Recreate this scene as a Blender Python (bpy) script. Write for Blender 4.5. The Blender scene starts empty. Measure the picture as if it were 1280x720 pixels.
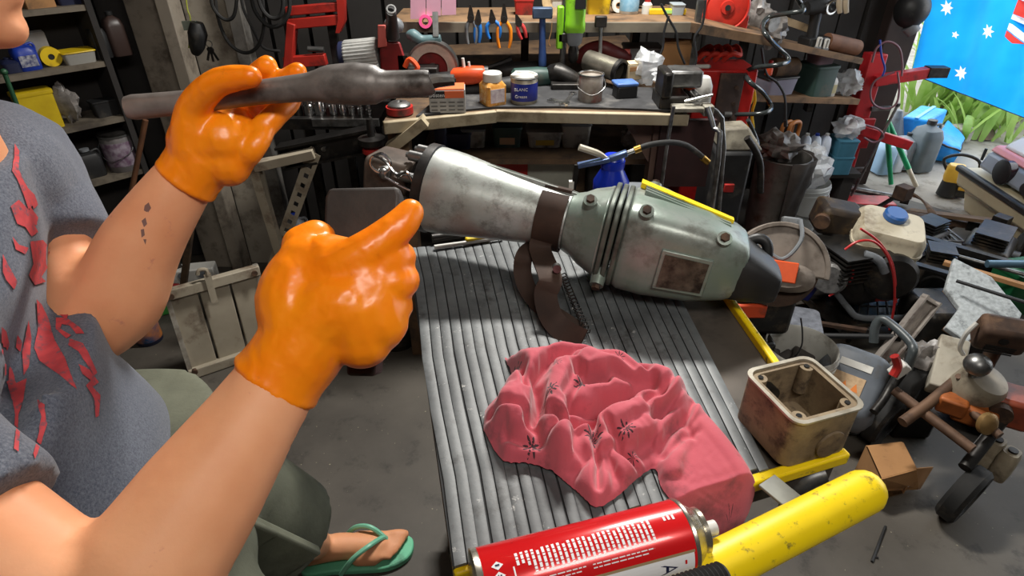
import bpy, math, random
from mathutils import Vector, Matrix, noise as mnoise
from mathutils.bvhtree import BVHTree
V = Vector
R_ = math.radians
rnd = random.Random(7)
S = bpy.context.scene
COL = S.collection

# ------------------------------------------------------------------ camera
CAM_H, PITCH, FPX = 1.45, R_(33.0), 760.0
cam_d = bpy.data.cameras.new('camera')
cam_d.sensor_width = 36.0
cam_d.lens = 36.0 * FPX / 1280.0
cam_d.clip_start = 0.02
cam = bpy.data.objects.new('camera', cam_d)
cam.location = (0, 0, CAM_H)
cam.rotation_euler = (R_(90) - PITCH, 0, 0)
COL.objects.link(cam)
S.camera = cam

# ------------------------------------------------------------------ world, lights, exposure
world = bpy.data.worlds.new('world')
S.world = world
world.use_nodes = True
bg = world.node_tree.nodes['Background']
bg.inputs[0].default_value = (0.90, 0.95, 1.0, 1)
bg.inputs[1].default_value = 3.6
S.view_settings.view_transform = 'Standard'
S.view_settings.look = 'None'
S.view_settings.gamma = 1.0
S.view_settings.use_curve_mapping = False
S.view_settings.exposure = 0.0

def area(name, loc, target, sx, sy, power, col):
    l = bpy.data.lights.new(name, 'AREA')
    l.shape = 'RECTANGLE'; l.size = sx; l.size_y = sy
    l.energy = power; l.color = col
    o = bpy.data.objects.new(name, l)
    o.location = loc
    o.rotation_euler = (V(target) - V(loc)).to_track_quat('-Z', 'Y').to_euler()
    COL.objects.link(o)
    return o
area('lamp_over_bench', (0.25, 1.98, 2.25), (0.20, 1.2, 0.5), 0.6, 0.12, 58, (1.0, 0.97, 0.91))
area('lamp_behind_camera', (0.35, -0.35, 2.42), (-0.2, 1.2, 0.7), 1.1, 0.25, 21, (1.0, 0.95, 0.88))

# ------------------------------------------------------------------ geometry helpers
def ray(px, py):
    a = (px - 640) / FPX; b = (360 - py) / FPX
    return V((a, math.cos(PITCH) + math.sin(PITCH) * b, -math.sin(PITCH) + math.cos(PITCH) * b))
CP = V((0, 0, CAM_H))
def P(px, py, z=None, h=None, y=None, x=None):
    d = ray(px, py)
    if h is not None: t = (h - CAM_H) / d.z
    elif y is not None: t = y / d.y
    elif x is not None: t = x / d.x
    else: t = z
    return CP + d * t
def Pl(px, py, p0, n):
    d = ray(px, py)
    return CP + d * ((V(p0) - CP).dot(V(n)) / d.dot(V(n)))
def depth(p): return (V(p) - CP).dot(V((0, math.cos(PITCH), -math.sin(PITCH))))
def m_(px, p): return px * depth(p) / FPX          # length in metres of px pixels at p

def frame(o, xa, up=(0, 0, 1)):
    """matrix with its X axis along xa and its Z axis near up"""
    x = V(xa).normalized(); z = V(up); z = (z - x * z.dot(x)).normalized(); y = z.cross(x)
    m = Matrix((x, y, z)).transposed().to_4x4(); m.translation = V(o)
    return m
def at(o, rz=0, rx=0, ry=0, s=1):
    return Matrix.Translation(V(o)) @ Matrix.Rotation(rz, 4, 'Z') @ Matrix.Rotation(ry, 4, 'Y') @ Matrix.Rotation(rx, 4, 'X') @ Matrix.Scale(s, 4)

def spline(pts, n=6):
    pts = [V(p) for p in pts]
    if len(pts) < 3: return pts
    out = []
    for i in range(len(pts) - 1):
        p0 = pts[max(i - 1, 0)]; p1 = pts[i]; p2 = pts[i + 1]; p3 = pts[min(i + 2, len(pts) - 1)]
        for k in range(n):
            t = k / n
            out.append(0.5 * ((2 * p1) + (p2 - p0) * t + (2 * p0 - 5 * p1 + 4 * p2 - p3) * t * t + (3 * p1 - p0 - 3 * p2 + p3) * t ** 3))
    out.append(pts[-1])
    return out
def lerpn(vals, n):
    out = []
    for i in range(len(vals) - 1):
        for k in range(n): out.append(vals[i] + (vals[i + 1] - vals[i]) * k / n)
    out.append(vals[-1])
    return out

class MB:
    def __init__(s, M=None):
        s.v = []; s.f = []; s.M = M or Matrix.Identity(4)
    def add(s, vs, fs, M=None):
        k = len(s.v); m = s.M @ M if M is not None else s.M
        s.v += [m @ V(p) for p in vs]
        s.f += [tuple(i + k for i in f) for f in fs]
        return s
    def box(s, c, d, R=None, taper=(1, 1)):
        x, y, z = d[0] / 2, d[1] / 2, d[2] / 2; tx, ty = taper
        vs = [(-x, -y, -z), (x, -y, -z), (x, y, -z), (-x, y, -z), (-x * tx, -y * ty, z), (x * tx, -y * ty, z), (x * tx, y * ty, z), (-x * tx, y * ty, z)]
        m = Matrix.Translation(V(c))
        if R is not None: m = m @ R
        return s.add(vs, [(3, 2, 1, 0), (4, 5, 6, 7), (0, 1, 5, 4), (1, 2, 6, 5), (2, 3, 7, 6), (3, 0, 4, 7)], m)
    def hexa(s, b, t):
        """solid from four bottom and four top corners"""
        return s.add(list(b) + list(t), [(3, 2, 1, 0), (4, 5, 6, 7), (0, 1, 5, 4), (1, 2, 6, 5), (2, 3, 7, 6), (3, 0, 4, 7)])
    def bar(s, p0, p1, w, t, up=(0, 0, 1)):
        p0 = V(p0); p1 = V(p1); m = frame((p0 + p1) / 2, p1 - p0, up)
        return s.box((0, 0, 0), ((p1 - p0).length, w, t), m) if False else s.add(*_bx((p1 - p0).length, w, t), m)
    def loft(s, rings, cap=True, close=False):
        k = len(s.v); n = len(rings[0])
        for r in rings: s.v += [s.M @ V(p) for p in r]
        for i in range(len(rings) - 1 + (1 if close else 0)):
            a = k + i * n; b = k + ((i + 1) % len(rings)) * n
            for j in range(n):
                j2 = (j + 1) % n
                s.f.append((a + j, a + j2, b + j2, b + j))
        if cap and not close:
            s.f.append(tuple(k + j for j in reversed(range(n))))
            s.f.append(tuple(k + (len(rings) - 1) * n + j for j in range(n)))
        return s
    def tube(s, pts, r, seg=10, cap=True, sm=0, close=False):
        pts = [V(p) for p in pts]
        rs = list(r) if isinstance(r, (list, tuple)) else [r] * len(pts)
        if sm: pts = spline(pts, sm); rs = lerpn(rs, sm)
        rings = []; nprev = None
        for i, p in enumerate(pts):
            if close: t = pts[(i + 1) % len(pts)] - pts[i - 1]
            else: t = pts[min(i + 1, len(pts) - 1)] - pts[max(i - 1, 0)]
            if t.length < 1e-9: t = V((0, 0, 1))
            t.normalize()
            if nprev is None:
                a = V((0, 0, 1)) if abs(t.z) < .9 else V((1, 0, 0))
                nprev = (a - t * a.dot(t)).normalized()
            else:
                q = nprev - t * nprev.dot(t)
                nprev = q.normalized() if q.length > 1e-6 else nprev
            b = t.cross(nprev)
            rings.append([p + (nprev * math.cos(2 * math.pi * j / seg) + b * math.sin(2 * math.pi * j / seg)) * rs[i] for j in range(seg)])
        return s.loft(rings, cap and not close, close)
    def cyl(s, p0, p1, r0, r1=None, seg=16, cap=True):
        return s.tube([p0, p1], [r0, r0 if r1 is None else r1], seg, cap)
    def lathe(s, prof, M=None, seg=20, sx=1, sy=1, cap=True):
        rings = [[(r * sx * math.cos(2 * math.pi * j / seg), r * sy * math.sin(2 * math.pi * j / seg), z) for j in range(seg)] for r, z in prof]
        sub = MB(s.M @ M if M is not None else s.M)
        sub.loft(rings, cap)
        k = len(s.v); s.v += sub.v; s.f += [tuple(i + k for i in f) for f in sub.f]
        return s
    def prism(s, poly, z0, z1, M=None):
        n = len(poly)
        vs = [(p[0], p[1], z0) for p in poly] + [(p[0], p[1], z1) for p in poly]
        fs = [tuple(reversed(range(n))), tuple(range(n, 2 * n))] + [(i, (i + 1) % n, n + (i + 1) % n, n + i) for i in range(n)]
        return s.add(vs, fs, M)
    def ring(s, outer, inner, z0, z1, M=None):
        """flat ring between two outlines with equally many points"""
        n = len(outer)
        vs = [(p[0], p[1], z) for z in (z0, z1) for q in (outer, inner) for p in q]
        fs = []
        for i in range(n):
            j = (i + 1) % n
            fs += [(i, j, 2 * n + j, 2 * n + i), (n + j, n + i, 3 * n + i, 3 * n + j), (2 * n + i, 2 * n + j, 3 * n + j, 3 * n + i), (j, i, n + i, n + j)]
        return s.add(vs, fs, M)
    def ball(s, c, r, M=None, seg=14, rows=9):
        r = (r, r, r) if not isinstance(r, (tuple, list)) else r
        vs = [(0, 0, -r[2])]; fs = []
        for i in range(1, rows):
            a = math.pi * i / rows
            for j in range(seg):
                b = 2 * math.pi * j / seg
                vs.append((r[0] * math.sin(a) * math.cos(b), r[1] * math.sin(a) * math.sin(b), -r[2] * math.cos(a)))
        vs.append((0, 0, r[2])); L = len(vs) - 1
        for j in range(seg):
            j2 = (j + 1) % seg
            fs.append((0, 1 + j2, 1 + j))
            for i in range(rows - 2):
                a = 1 + i * seg; fs.append((a + j, a + j2, a + seg + j2, a + seg + j))
            a = 1 + (rows - 2) * seg; fs.append((a + j, a + j2, L))
        m = Matrix.Translation(V(c))
        if M is not None: m = m @ M
        return s.add(vs, fs, m)
    def capsules(s, pts, rs, seg=12, sub=4):
        """a chain of overlapping tapered limbs with round ends"""
        s.tube(pts, rs, seg, True, sub)
        for p, r in ((pts[0], rs[0]), (pts[-1], rs[-1])): s.ball(p, r, seg=12, rows=8)
        return s
def _bx(x, y, z):
    x /= 2; y /= 2; z /= 2
    return [(-x, -y, -z), (x, -y, -z), (x, y, -z), (-x, y, -z), (-x, -y, z), (x, -y, z), (x, y, z), (-x, y, z)], [(3, 2, 1, 0), (4, 5, 6, 7), (0, 1, 5, 4), (1, 2, 6, 5), (2, 3, 7, 6), (3, 0, 4, 7)]
def circ(r, n=20, sx=1, sy=1, c=(0, 0)):
    return [(c[0] + r * sx * math.cos(2 * math.pi * i / n), c[1] + r * sy * math.sin(2 * math.pi * i / n)) for i in range(n)]
def rrect(w, d, r, n=4):
    out = []
    for cx, cy, a0 in ((w / 2 - r, d / 2 - r, 0), (-w / 2 + r, d / 2 - r, 90), (-w / 2 + r, -d / 2 + r, 180), (w / 2 - r, -d / 2 + r, 270)):
        for k in range(n + 1):
            a = R_(a0 + 90 * k / n); out.append((cx + r * math.cos(a), cy + r * math.sin(a)))
    return out
def superel(w, h, e=3.0, n=28, cy=0, cz=0):
    out = []
    for i in range(n):
        a = 2 * math.pi * i / n; c, s_ = math.cos(a), math.sin(a)
        out.append((cy + w * math.copysign(abs(c) ** (2 / e), c), cz + h * math.copysign(abs(s_) ** (2 / e), s_)))
    return out

def _mesh(mb, name, m, off, angle=38, smooth=True):
    me = bpy.data.meshes.new(name)
    me.from_pydata([tuple(p - off) for p in mb.v], [], mb.f)
    me.update()
    import bmesh
    bm = bmesh.new(); bm.from_mesh(me)
    bmesh.ops.recalc_face_normals(bm, faces=bm.faces)
    bm.to_mesh(me); bm.free()
    if smooth:
        me.polygons.foreach_set('use_smooth', [True] * len(me.polygons))
        me.set_sharp_from_angle(angle=R_(angle))
    if m is not None: me.materials.append(m)
    return me
def _mods(o, bevel=0, remesh=0, smoothit=0, subsurf=0, solid=0, seg=2):
    if solid:
        q = o.modifiers.new('solid', 'SOLIDIFY'); q.thickness = solid; q.offset = 0
    if remesh:
        q = o.modifiers.new('remesh', 'REMESH'); q.mode = 'VOXEL'; q.voxel_size = remesh; q.use_smooth_shade = True
    if smoothit:
        q = o.modifiers.new('smooth', 'SMOOTH'); q.factor = .5; q.iterations = smoothit
    if subsurf:
        q = o.modifiers.new('sub', 'SUBSURF'); q.levels = subsurf; q.render_levels = subsurf
    if bevel:
        q = o.modifiers.new('bevel', 'BEVEL'); q.width = bevel; q.segments = seg; q.limit_method = 'ANGLE'; q.angle_limit = R_(40); q.harden_normals = False
def props(o, label=None, cat=None, group=None, kind=None):
    if label: o['label'] = label
    if cat: o['category'] = cat
    if group: o['group'] = group
    if kind: o['kind'] = kind
    return o
def thing(name, label, cat, base, group=None):
    o = bpy.data.objects.new(name, None)
    o.empty_display_size = .02
    o.location = V(base); COL.objects.link(o)
    return props(o, label, cat, group)
def part(mb, name, m, parent, label=None, kind=None, **k):
    """a mesh in world coordinates as the child of a thing (or of a part)"""
    sm = k.pop('smooth', True); an = k.pop('angle', 38)
    base = V((0, 0, 0)); q = parent
    while q is not None: base = base + V(q.location); q = q.parent
    o = bpy.data.objects.new(name, _mesh(mb, name, m, base, an, sm))
    o.parent = parent
    COL.objects.link(o); _mods(o, **k)
    return props(o, label, None, None, kind)
def solo(mb, name, m, label, cat, group=None, kind=None, **k):
    sm = k.pop('smooth', True); an = k.pop('angle', 38)
    xs = [p.x for p in mb.v]; ys = [p.y for p in mb.v]; zs = [p.z for p in mb.v]
    off = V(((min(xs) + max(xs)) / 2, (min(ys) + max(ys)) / 2, min(zs)))
    o = bpy.data.objects.new(name, _mesh(mb, name, m, off, an, sm))
    o.location = off
    COL.objects.link(o); _mods(o, **k)
    return props(o, label, cat, group, kind)
def struct(mb, name, m, **k):
    return solo(mb, name, m, k.pop('label', None), None, None, 'structure', **k)
def dup(o, loc, label=None, rz=0, parent=None):
    c = o.copy(); COL.objects.link(c); c.parent = parent
    if parent is None:
        c.location = V(loc); c.rotation_euler = (0, 0, rz)
        if label: c['label'] = label
    for ch in list(o.children): dup(ch, None, parent=c)
    return c

# ------------------------------------------------------------------ materials
_M = {}
def rgb(h):
    """sRGB 0-255 to linear"""
    return tuple(((c / 255 / 12.92) if c / 255 <= .04045 else ((c / 255 + .055) / 1.055) ** 2.4) for c in h)
class NT:
    def __init__(s, name):
        s.m = bpy.data.materials.new(name); s.m.use_nodes = True
        s.t = s.m.node_tree; s.b = s.t.nodes['Principled BSDF']; s._tc = None
    def n(s, typ, **k):
        q = s.t.nodes.new(typ)
        for a, b in k.items(): setattr(q, a, b)
        return q
    def l(s, a, b): s.t.links.new(a, b)
    def tc(s):
        if s._tc is None: s._tc = s.n('ShaderNodeTexCoord').outputs['Object']
        return s._tc
    def noise(s, scale, detail=4, rough=.55, vec=None):
        q = s.n('ShaderNodeTexNoise'); q.inputs['Scale'].default_value = scale; q.inputs['Detail'].default_value = detail
        q.inputs['Roughness'].default_value = rough
        s.l(vec if vec is not None else s.tc(), q.inputs['Vector']); return q.outputs['Fac']
    def ramp(s, fac, a, b, c0=(0, 0, 0, 1), c1=(1, 1, 1, 1)):
        q = s.n('ShaderNodeValToRGB'); q.color_ramp.elements[0].position = a; q.color_ramp.elements[1].position = b
        q.color_ramp.elements[0].color = c0; q.color_ramp.elements[1].color = c1
        s.l(fac, q.inputs[0]); return q.outputs[0]
    def mix(s, fac, a, b):
        q = s.n('ShaderNodeMix'); q.data_type = 'RGBA'
        for sock, val in ((q.inputs[0], fac), (q.inputs[6], a), (q.inputs[7], b)):
            if isinstance(val, bpy.types.NodeSocket): s.l(val, sock)
            elif isinstance(val, (int, float)): sock.default_value = val
            else: sock.default_value = tuple(val) + ((1,) if len(val) == 3 else ())
        return q.outputs[2]
    def math(s, op, a, b=None):
        q = s.n('ShaderNodeMath'); q.operation = op
        for sock, val in ((q.inputs[0], a), (q.inputs[1], b)):
            if val is None: continue
            if isinstance(val, bpy.types.NodeSocket): s.l(val, sock)
            else: sock.default_value = val
        return q.outputs[0]
    def bump(s, fac, strength, dist=.002):
        q = s.n('ShaderNodeBump'); q.inputs['Strength'].default_value = strength; q.inputs['Distance'].default_value = dist
        s.l(fac, q.inputs['Height']); s.l(q.outputs[0], s.b.inputs['Normal'])
def mat(name, c, c2=None, sc=12, rough=.55, metal=0, dirt=None, da=.5, dsc=9, bump=0, bsc=60, bd=.002, coat=0, spec=None, rv=0, trans=0, alpha=None, ior=None, sheen=0):
    """colour with a second tone in noise, dirt patches, fine relief. Colours are sRGB 0-255."""
    if name in _M: return _M[name]
    t = NT(name); b = t.b
    base = rgb(c)
    if c2 is not None: col = t.mix(t.ramp(t.noise(sc), .35, .65), base, rgb(c2))
    else: col = None
    if dirt is not None:
        f = t.ramp(t.noise(dsc, 7, .65), .62 - da * .3, .72 - da * .15)
        col = t.mix(f, col if col is not None else base, rgb(dirt))
    if col is None: b.inputs['Base Color'].default_value = base + (1,)
    else: t.l(col, b.inputs['Base Color'])
    b.inputs['Roughness'].default_value = rough
    if rv:
        f = t.noise(sc * 2.3, 5); q = t.n('ShaderNodeMapRange'); t.l(f, q.inputs[0])
        q.inputs[1].default_value = .3; q.inputs[2].default_value = .7
        q.inputs[3].default_value = max(.03, rough - rv); q.inputs[4].default_value = min(1, rough + rv); t.l(q.outputs[0], b.inputs['Roughness'])
    b.inputs['Metallic'].default_value = metal
    if bump: t.bump(t.noise(bsc, 5, .6), bump, bd)
    if coat: b.inputs['Coat Weight'].default_value = coat
    if spec is not None: b.inputs['Specular IOR Level'].default_value = spec
    if trans: b.inputs['Transmission Weight'].default_value = trans
    if ior: b.inputs['IOR'].default_value = ior
    if alpha is not None: b.inputs['Alpha'].default_value = alpha
    if sheen: b.inputs['Sheen Weight'].default_value = sheen
    _M[name] = t.m
    return t.m

# a small palette shared by the clutter
STEEL = mat('steel', (150, 150, 148), (115, 115, 115), 30, .38, .9, dirt=(60, 56, 50), da=.3, bump=.15)
DSTEEL = mat('dark steel', (62, 60, 58), (40, 38, 37), 30, .45, .7, dirt=(80, 72, 64), da=.25, bump=.25)
CHROME = mat('bright steel', (205, 205, 205), None, rough=.22, metal=1)
BLACK = mat('black plastic', (26, 26, 27), (36, 36, 37), 20, .5, dirt=(70, 66, 60), da=.15)
RUBBER = mat('rubber', (24, 24, 24), (34, 33, 32), 20, .75, dirt=(74, 68, 60), da=.25)
RUST = mat('rusty steel', (84, 62, 48), (58, 44, 36), 22, .75, .3, dirt=(112, 84, 62), da=.3, bump=.3)
WOOD = mat('pale timber', (172, 150, 118), (146, 124, 94), 14, .7, dirt=(84, 70, 56), da=.4, bump=.1)
DWOOD = mat('old timber', (108, 84, 60), (84, 64, 46), 14, .75, dirt=(58, 46, 38), da=.4, bump=.1)
RED = mat('red paint', (176, 40, 34), (150, 32, 30), 10, .45, dirt=(60, 34, 30), da=.35)
ORANGE = mat('orange plastic', (226, 84, 38), (204, 70, 32), 10, .42, dirt=(90, 50, 36), da=.2)
YELLOW = mat('yellow plastic', (232, 198, 30), (214, 178, 26), 10, .45, dirt=(110, 92, 40), da=.2)
BLUE = mat('blue plastic', (32, 62, 168), (26, 50, 140), 10, .4)
WHITE = mat('white plastic', (214, 212, 205), (196, 194, 188), 10, .45, dirt=(140, 132, 120), da=.2)
GREYP = mat('grey plastic', (120, 124, 128), (102, 106, 110), 10, .5, dirt=(70, 68, 64), da=.3)
CARD = mat('cardboard', (176, 130, 84), (160, 116, 74), 8, .85, dirt=(112, 84, 58), da=.25)
GREEN = mat('green plastic', (60, 140, 60), (50, 122, 52), 10, .45)
LIME = mat('lime plastic', (140, 206, 40), (124, 190, 34), 10, .4, dirt=(60, 70, 30), da=.2)
TEAL = mat('dark green plastic', (52, 78, 72), (42, 64, 60), 10, .5, dirt=(80, 80, 70), da=.2)
GLASSY = mat('cloudy clear plastic', (200, 200, 196), None, rough=.25, trans=.55, ior=1.3)
NAVY = mat('navy plastic', (34, 40, 70), (26, 30, 56), 10, .45)
PINKP = mat('pink plastic', (216, 80, 140), None, rough=.45)
# ================================================================== setting
concrete = NT('oily concrete')
c1 = concrete.mix(concrete.ramp(concrete.noise(2.2, 8, .6), .35, .7), rgb((92, 86, 78)), rgb((66, 61, 55)))
c1 = concrete.mix(concrete.ramp(concrete.noise(9, 9, .7), .56, .7), c1, rgb((48, 44, 39)))
c1 = concrete.mix(concrete.ramp(concrete.noise(70, 3, .6), .69, .73), c1, rgb((150, 142, 118)))
concrete.l(c1, concrete.b.inputs['Base Color']); concrete.b.inputs['Roughness'].default_value = .62
concrete.bump(concrete.noise(120, 5, .6), .2, .001)
ROOM = [(-3.0, -2.3), (4.0, -2.3), (4.0, 1.2), (2.1, 3.3), (2.05, 3.5), (-3.0, 3.5)]
b = MB(); b.prism(ROOM, -.1, 0); struct(b, 'floor', concrete.m)
paving = mat('pale outdoor concrete', (150, 145, 136), (132, 126, 116), 3, .8, dirt=(104, 96, 86), da=.35, bump=.2, bsc=80)
b = MB(); b.box((5.0, 7.0, -.062), (18, 16, .1)); struct(b, 'ground', paving)
WA, WB = V((-3.05, 2.075, 0)), V((1.98, 3.44, 0))       # the slanting back wall
wdir = (WB - WA).normalized(); wn = V((wdir.y, -wdir.x, 0))     # wn points into the room
wallm = mat('dark stained boards', (40, 36, 33), (30, 27, 25), 5, .85, dirt=(30, 26, 24), da=.5, bump=.2, bsc=40)
wallb = mat('black wall lining', (24, 22, 21), (18, 17, 16), 5, .9)
b = MB(frame(WA, wdir)); L = (WB - WA).length
b.box((L / 2, .10, 1.25), (L, .08, 2.5))
wall = struct(b, 'wall_back', wallb)
nb = 34; w = L / nb
for i in range(nb):
    b = MB(frame(WA, wdir)); b.box(((i + .5) * w, .03 + .006 * (i % 3), 1.25), (w * .9, .045, 2.48))
    part(b, 'plank', wallm, wall)
lining = mat('grey lining', (96, 92, 86), (84, 80, 76), 3, .9)
b = MB(); b.box((-2.97, -.1, 1.25), (.1, 4.6, 2.5)); struct(b, 'wall_left', lining)
b = MB(); b.box((.5, -2.35, 1.25), (7.0, .1, 2.5)); struct(b, 'wall_rear', lining)
b = MB(); b.box((4.05, -.55, 1.25), (.1, 3.5, 2.5)); struct(b, 'wall_right', lining)
b = MB(); b.prism(ROOM, 2.5, 2.6); struct(b, 'ceiling', lining)
b = MB(); b.bar((2.1, 3.3, 2.25), (4.0, 1.2, 2.25), .1, .5); struct(b, 'wall_front', lining)     # lintel over the doorway
# pale door post and panel by the cupboard
postm = mat('grubby cream paint', (150, 140, 126), (130, 121, 110), 5, .6, dirt=(88, 78, 68), da=.45, bump=.08)
pb = P(292, 345, h=0)
pt0, pt1 = V((pb.x, pb.y, 0)), None
b = MB(); b.box((pb.x - .07, pb.y + .10, 1.25), (.16, .05, 2.5)); b.box((pb.x + .02, pb.y + .06, 1.25), (.05, .09, 2.5))
struct(b, 'trim_1', postm, bevel=.004, label='pale painted door post beside the dark cupboard')
b = MB(); b.box((pb.x + .125, pb.y + .13, 1.25), (.17, .03, 2.5)); struct(b, 'trim_2', mat('dirty cream panel', (164, 156, 142), (146, 138, 126), 4, .65, dirt=(104, 94, 84), da=.4), bevel=.003)
b = MB(); b.box((pb.x + .24, pb.y + .11, 1.25), (.05, .06, 2.5)); struct(b, 'trim_3', mat('grey steel channel', (130, 126, 120), (108, 104, 100), 6, .5, .4, dirt=(70, 64, 58), da=.4), bevel=.003)

b = MB(); b.box((2.55, 5.5, .75), (1.1, .08, 1.5)); struct(b, 'wall_outside', mat('white rendered wall', (232, 228, 220), (216, 210, 200), 3, .8))
# ================================================================== trolley
DH = .87
FL, FR, BR, BL = P(566, 708, h=DH), P(1050, 565, h=DH), V((.345, 1.15, DH)), P(510, 310, h=DH)
MFR, MBR = P(962, 586, h=DH), V((.275, 1.125, DH))
yel = mat('chipped yellow paint', (244, 212, 14), (232, 198, 12), 9, .42, dirt=(110, 96, 50), da=.12, dsc=75, bump=.1)
dk = mat('trolley deck steel', (92, 84, 76), (74, 68, 62), 9, .6, .3, dirt=(50, 46, 42), da=.4)
ctr = (FL + FR + BR + BL) / 4
tr = thing('lift_trolley', 'yellow framed lift trolley carrying the ribbed rubber mat and the hammer', 'trolley', (ctr.x, ctr.y, 0))
dn = V((0, 0, -1))
b = MB(); b.hexa([p + dn * .05 for p in (FL, FR, BR, BL)], [p + dn * .012 for p in (FL, FR, BR, BL)]); part(b, 'deck', dk, tr)
b = MB(); e = (FR - BR).normalized()
b.bar(BR + dn * .006, FR + dn * .006, .012, .016); part(b, 'side_rail', yel, tr, bevel=.003)
b = MB(); b.bar(FL + dn * .014, FR + dn * .010 + (FR - FL).normalized() * .012, .014, .018); part(b, 'front_rail', yel, tr, bevel=.003)
h1, h2 = P(1079, 615, h=.890), P(760, 778, h=.885)
HR = m_(27, h1)
b = MB(); b.tube([h1, h1 + (h2 - h1) * .5, h2, h2 + (h2 - h1) * .25], HR, 24)
b.ball(h1, HR)
hd = part(b, 'push_handle', yel, tr, 'thick yellow tube handle with chipped paint')
b = MB(); bm_ = h1 + (h2 - h1) * .20
fr2 = FL + (FR - FL) * .86 + dn * .03
b.bar(bm_ + V((0, .0, -.012)), bm_ + V((-.035, .055, -.012)), .028, .004); part(b, 'handle_bracket', mat('dull grey plate', (150, 152, 146), (120, 122, 118), 20, .6, .1), tr, bevel=.001)
b = MB(); b.tube([P(1030, 592, h=.84), P(1008, 600, h=.83), P(990, 625, h=.80), P(978, 665, h=.74)], .013, 14, sm=5); part(b, 'lift_arm', mat('grimy steel', (120, 122, 124), (84, 84, 84), 14, .4, .7, dirt=(50, 46, 40), da=.4), tr)
for k, (a0, a1) in enumerate((((FL, .12), (BR, .12)), ((BL, .12), (FR, .12)))):
    b = MB(); q0 = a0[0].lerp(ctr, .2); q1 = a1[0].lerp(ctr, .2)
    b.bar((q0.x, q0.y, .16), (q1.x, q1.y, .80), .02, .05); part(b, 'scissor_arm', dk, tr)
b = MB(); lo = [p.lerp(ctr, .08) for p in (FL, FR, BR, BL)]
b.hexa([V((p.x, p.y, .12)) for p in lo], [V((p.x, p.y, .17)) for p in lo]); part(b, 'base_frame', dk, tr)
for p in lo:
    q = p.lerp(ctr, .12); b = MB(); b.cyl((q.x - .02, q.y, .06), (q.x + .02, q.y, .06), .06, seg=20); b.box((q.x, q.y, .10), (.05, .05, .05)); part(b, 'caster', RUBBER, tr)
# ribbed rubber mat on the deck
matm = NT('worn ribbed rubber'); mc = matm.mix(matm.ramp(matm.noise(7, 7, .65), .36, .68), rgb((66, 69, 71)), rgb((112, 116, 117)))
mc = matm.mix(matm.ramp(matm.noise(26, 6, .7), .55, .70), mc, rgb((58, 58, 58))); mc = matm.mix(matm.ramp(matm.noise(45, 6, .75), .63, .72), mc, rgb((190, 190, 186)))
matm.l(mc, matm.b.inputs['Base Color']); matm.b.inputs['Roughness'].default_value = .5; matm.bump(matm.noise(160, 4), .15, .001)
mt = thing('rubber_mat', 'worn grey ribbed rubber mat covering the top of the yellow trolley', 'mat', (ctr.x, ctr.y, DH - .012))
b = MB(); z = V((0, 0, 1))
b.hexa([p + dn * .012 for p in (FL, MFR, MBR, BL)], [p + dn * .0035 for p in (FL, MFR, MBR, BL)]); part(b, 'backing', mat('black rubber backing', (34, 35, 36), None, rough=.8), mt)
N = 27
for i in range(N):
    a0, a1 = (i + .05) / N, (i + .95) / N
    jit = .004 * math.sin(i * 2.3) + .003 * math.sin(i * 5.1)
    n_ = 6; rows = []
    ff = [FL.lerp(MFR, t) + V((0, jit, 0)) for t in (a0, a1)]; bb = [BL.lerp(MBR, t) for t in (a0, a1)]
    b = MB(); rings = []
    for k in range(n_ + 1):
        t = k / n_; wob = V((.003 * math.sin(3.1 * t * math.pi + .3) * (1 - i / N), 0, 0))
        l_, r_ = ff[0].lerp(bb[0], t) + wob, ff[1].lerp(bb[1], t) + wob
        rings.append([l_ + dn * .004, r_ + dn * .004, r_ + dn * .0006, l_.lerp(r_, .85), l_.lerp(r_, .15), l_ + dn * .0006])
    b.loft(rings); part(b, 'rib', matm.m, mt)

# ================================================================== demolition hammer
alu = NT('scuffed green grey aluminium')
ac = alu.mix(alu.ramp(alu.noise(9, 7, .65), .38, .66), rgb((152, 158, 152)), rgb((182, 184, 182)))
ac = alu.mix(alu.ramp(alu.noise(22, 9, .75), .50, .70), ac, rgb((100, 96, 90)))
ac = alu.mix(alu.ramp(alu.noise(5, 3, .5), .58, .72), ac, rgb((156, 122, 112)))  # pinkish patches: the rag's reflection, put into the barrel colour
alu.l(ac, alu.b.inputs['Base Color']); alu.b.inputs['Metallic'].default_value = .35; alu.b.inputs['Roughness'].default_value = .42
alu.bump(alu.noise(90, 6, .65), .22, .0015)
alug = NT('green painted alloy'); ac = alug.mix(alug.ramp(alug.noise(8, 7, .65), .40, .66), rgb((122, 138, 127)), rgb((150, 155, 150)))
ac = alug.mix(alug.ramp(alug.noise(17, 8, .7), .52, .72), ac, rgb((92, 92, 84)))
alug.l(ac, alug.b.inputs['Base Color']); alug.b.inputs['Metallic'].default_value = .35; alug.b.inputs['Roughness'].default_value = .36; alug.bump(alug.noise(80, 6, .6), .2, .0015)
A_, B_ = P(541, 236, h=1.005), P(944, 334, h=.935)
HL = (B_ - A_).length
HM = frame(A_, B_ - A_)
Rr = Matrix.Rotation(R_(-6), 4, 'X')
HM = HM @ Rr
k = HL / .60            # design length of .60 m from flange to tail
def hx(x, y, z): return HM @ (V((x, y, z)) * k)
bn = P(735, 420, h=DH)
ham = thing('demolition_hammer', 'big scuffed green grey electric demolition hammer lying on the rubber mat', 'power tool', (B_.x, B_.y, DH))
def hring(x, w, h, e=2, n=32, cy=0, cz=0): return [hx(x, p[0], p[1]) for p in superel(w, h, e, n, cy, cz)]
b = MB(); b.loft([hring(x, r, r) for x, r in ((.0, .080), (.012, .081), (.05, .078), (.10, .0705), (.15, .063), (.20, .0565), (.25, .052), (.28, .051))])
part(b, 'barrel_housing', alu.m, ham, angle=50)
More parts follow.
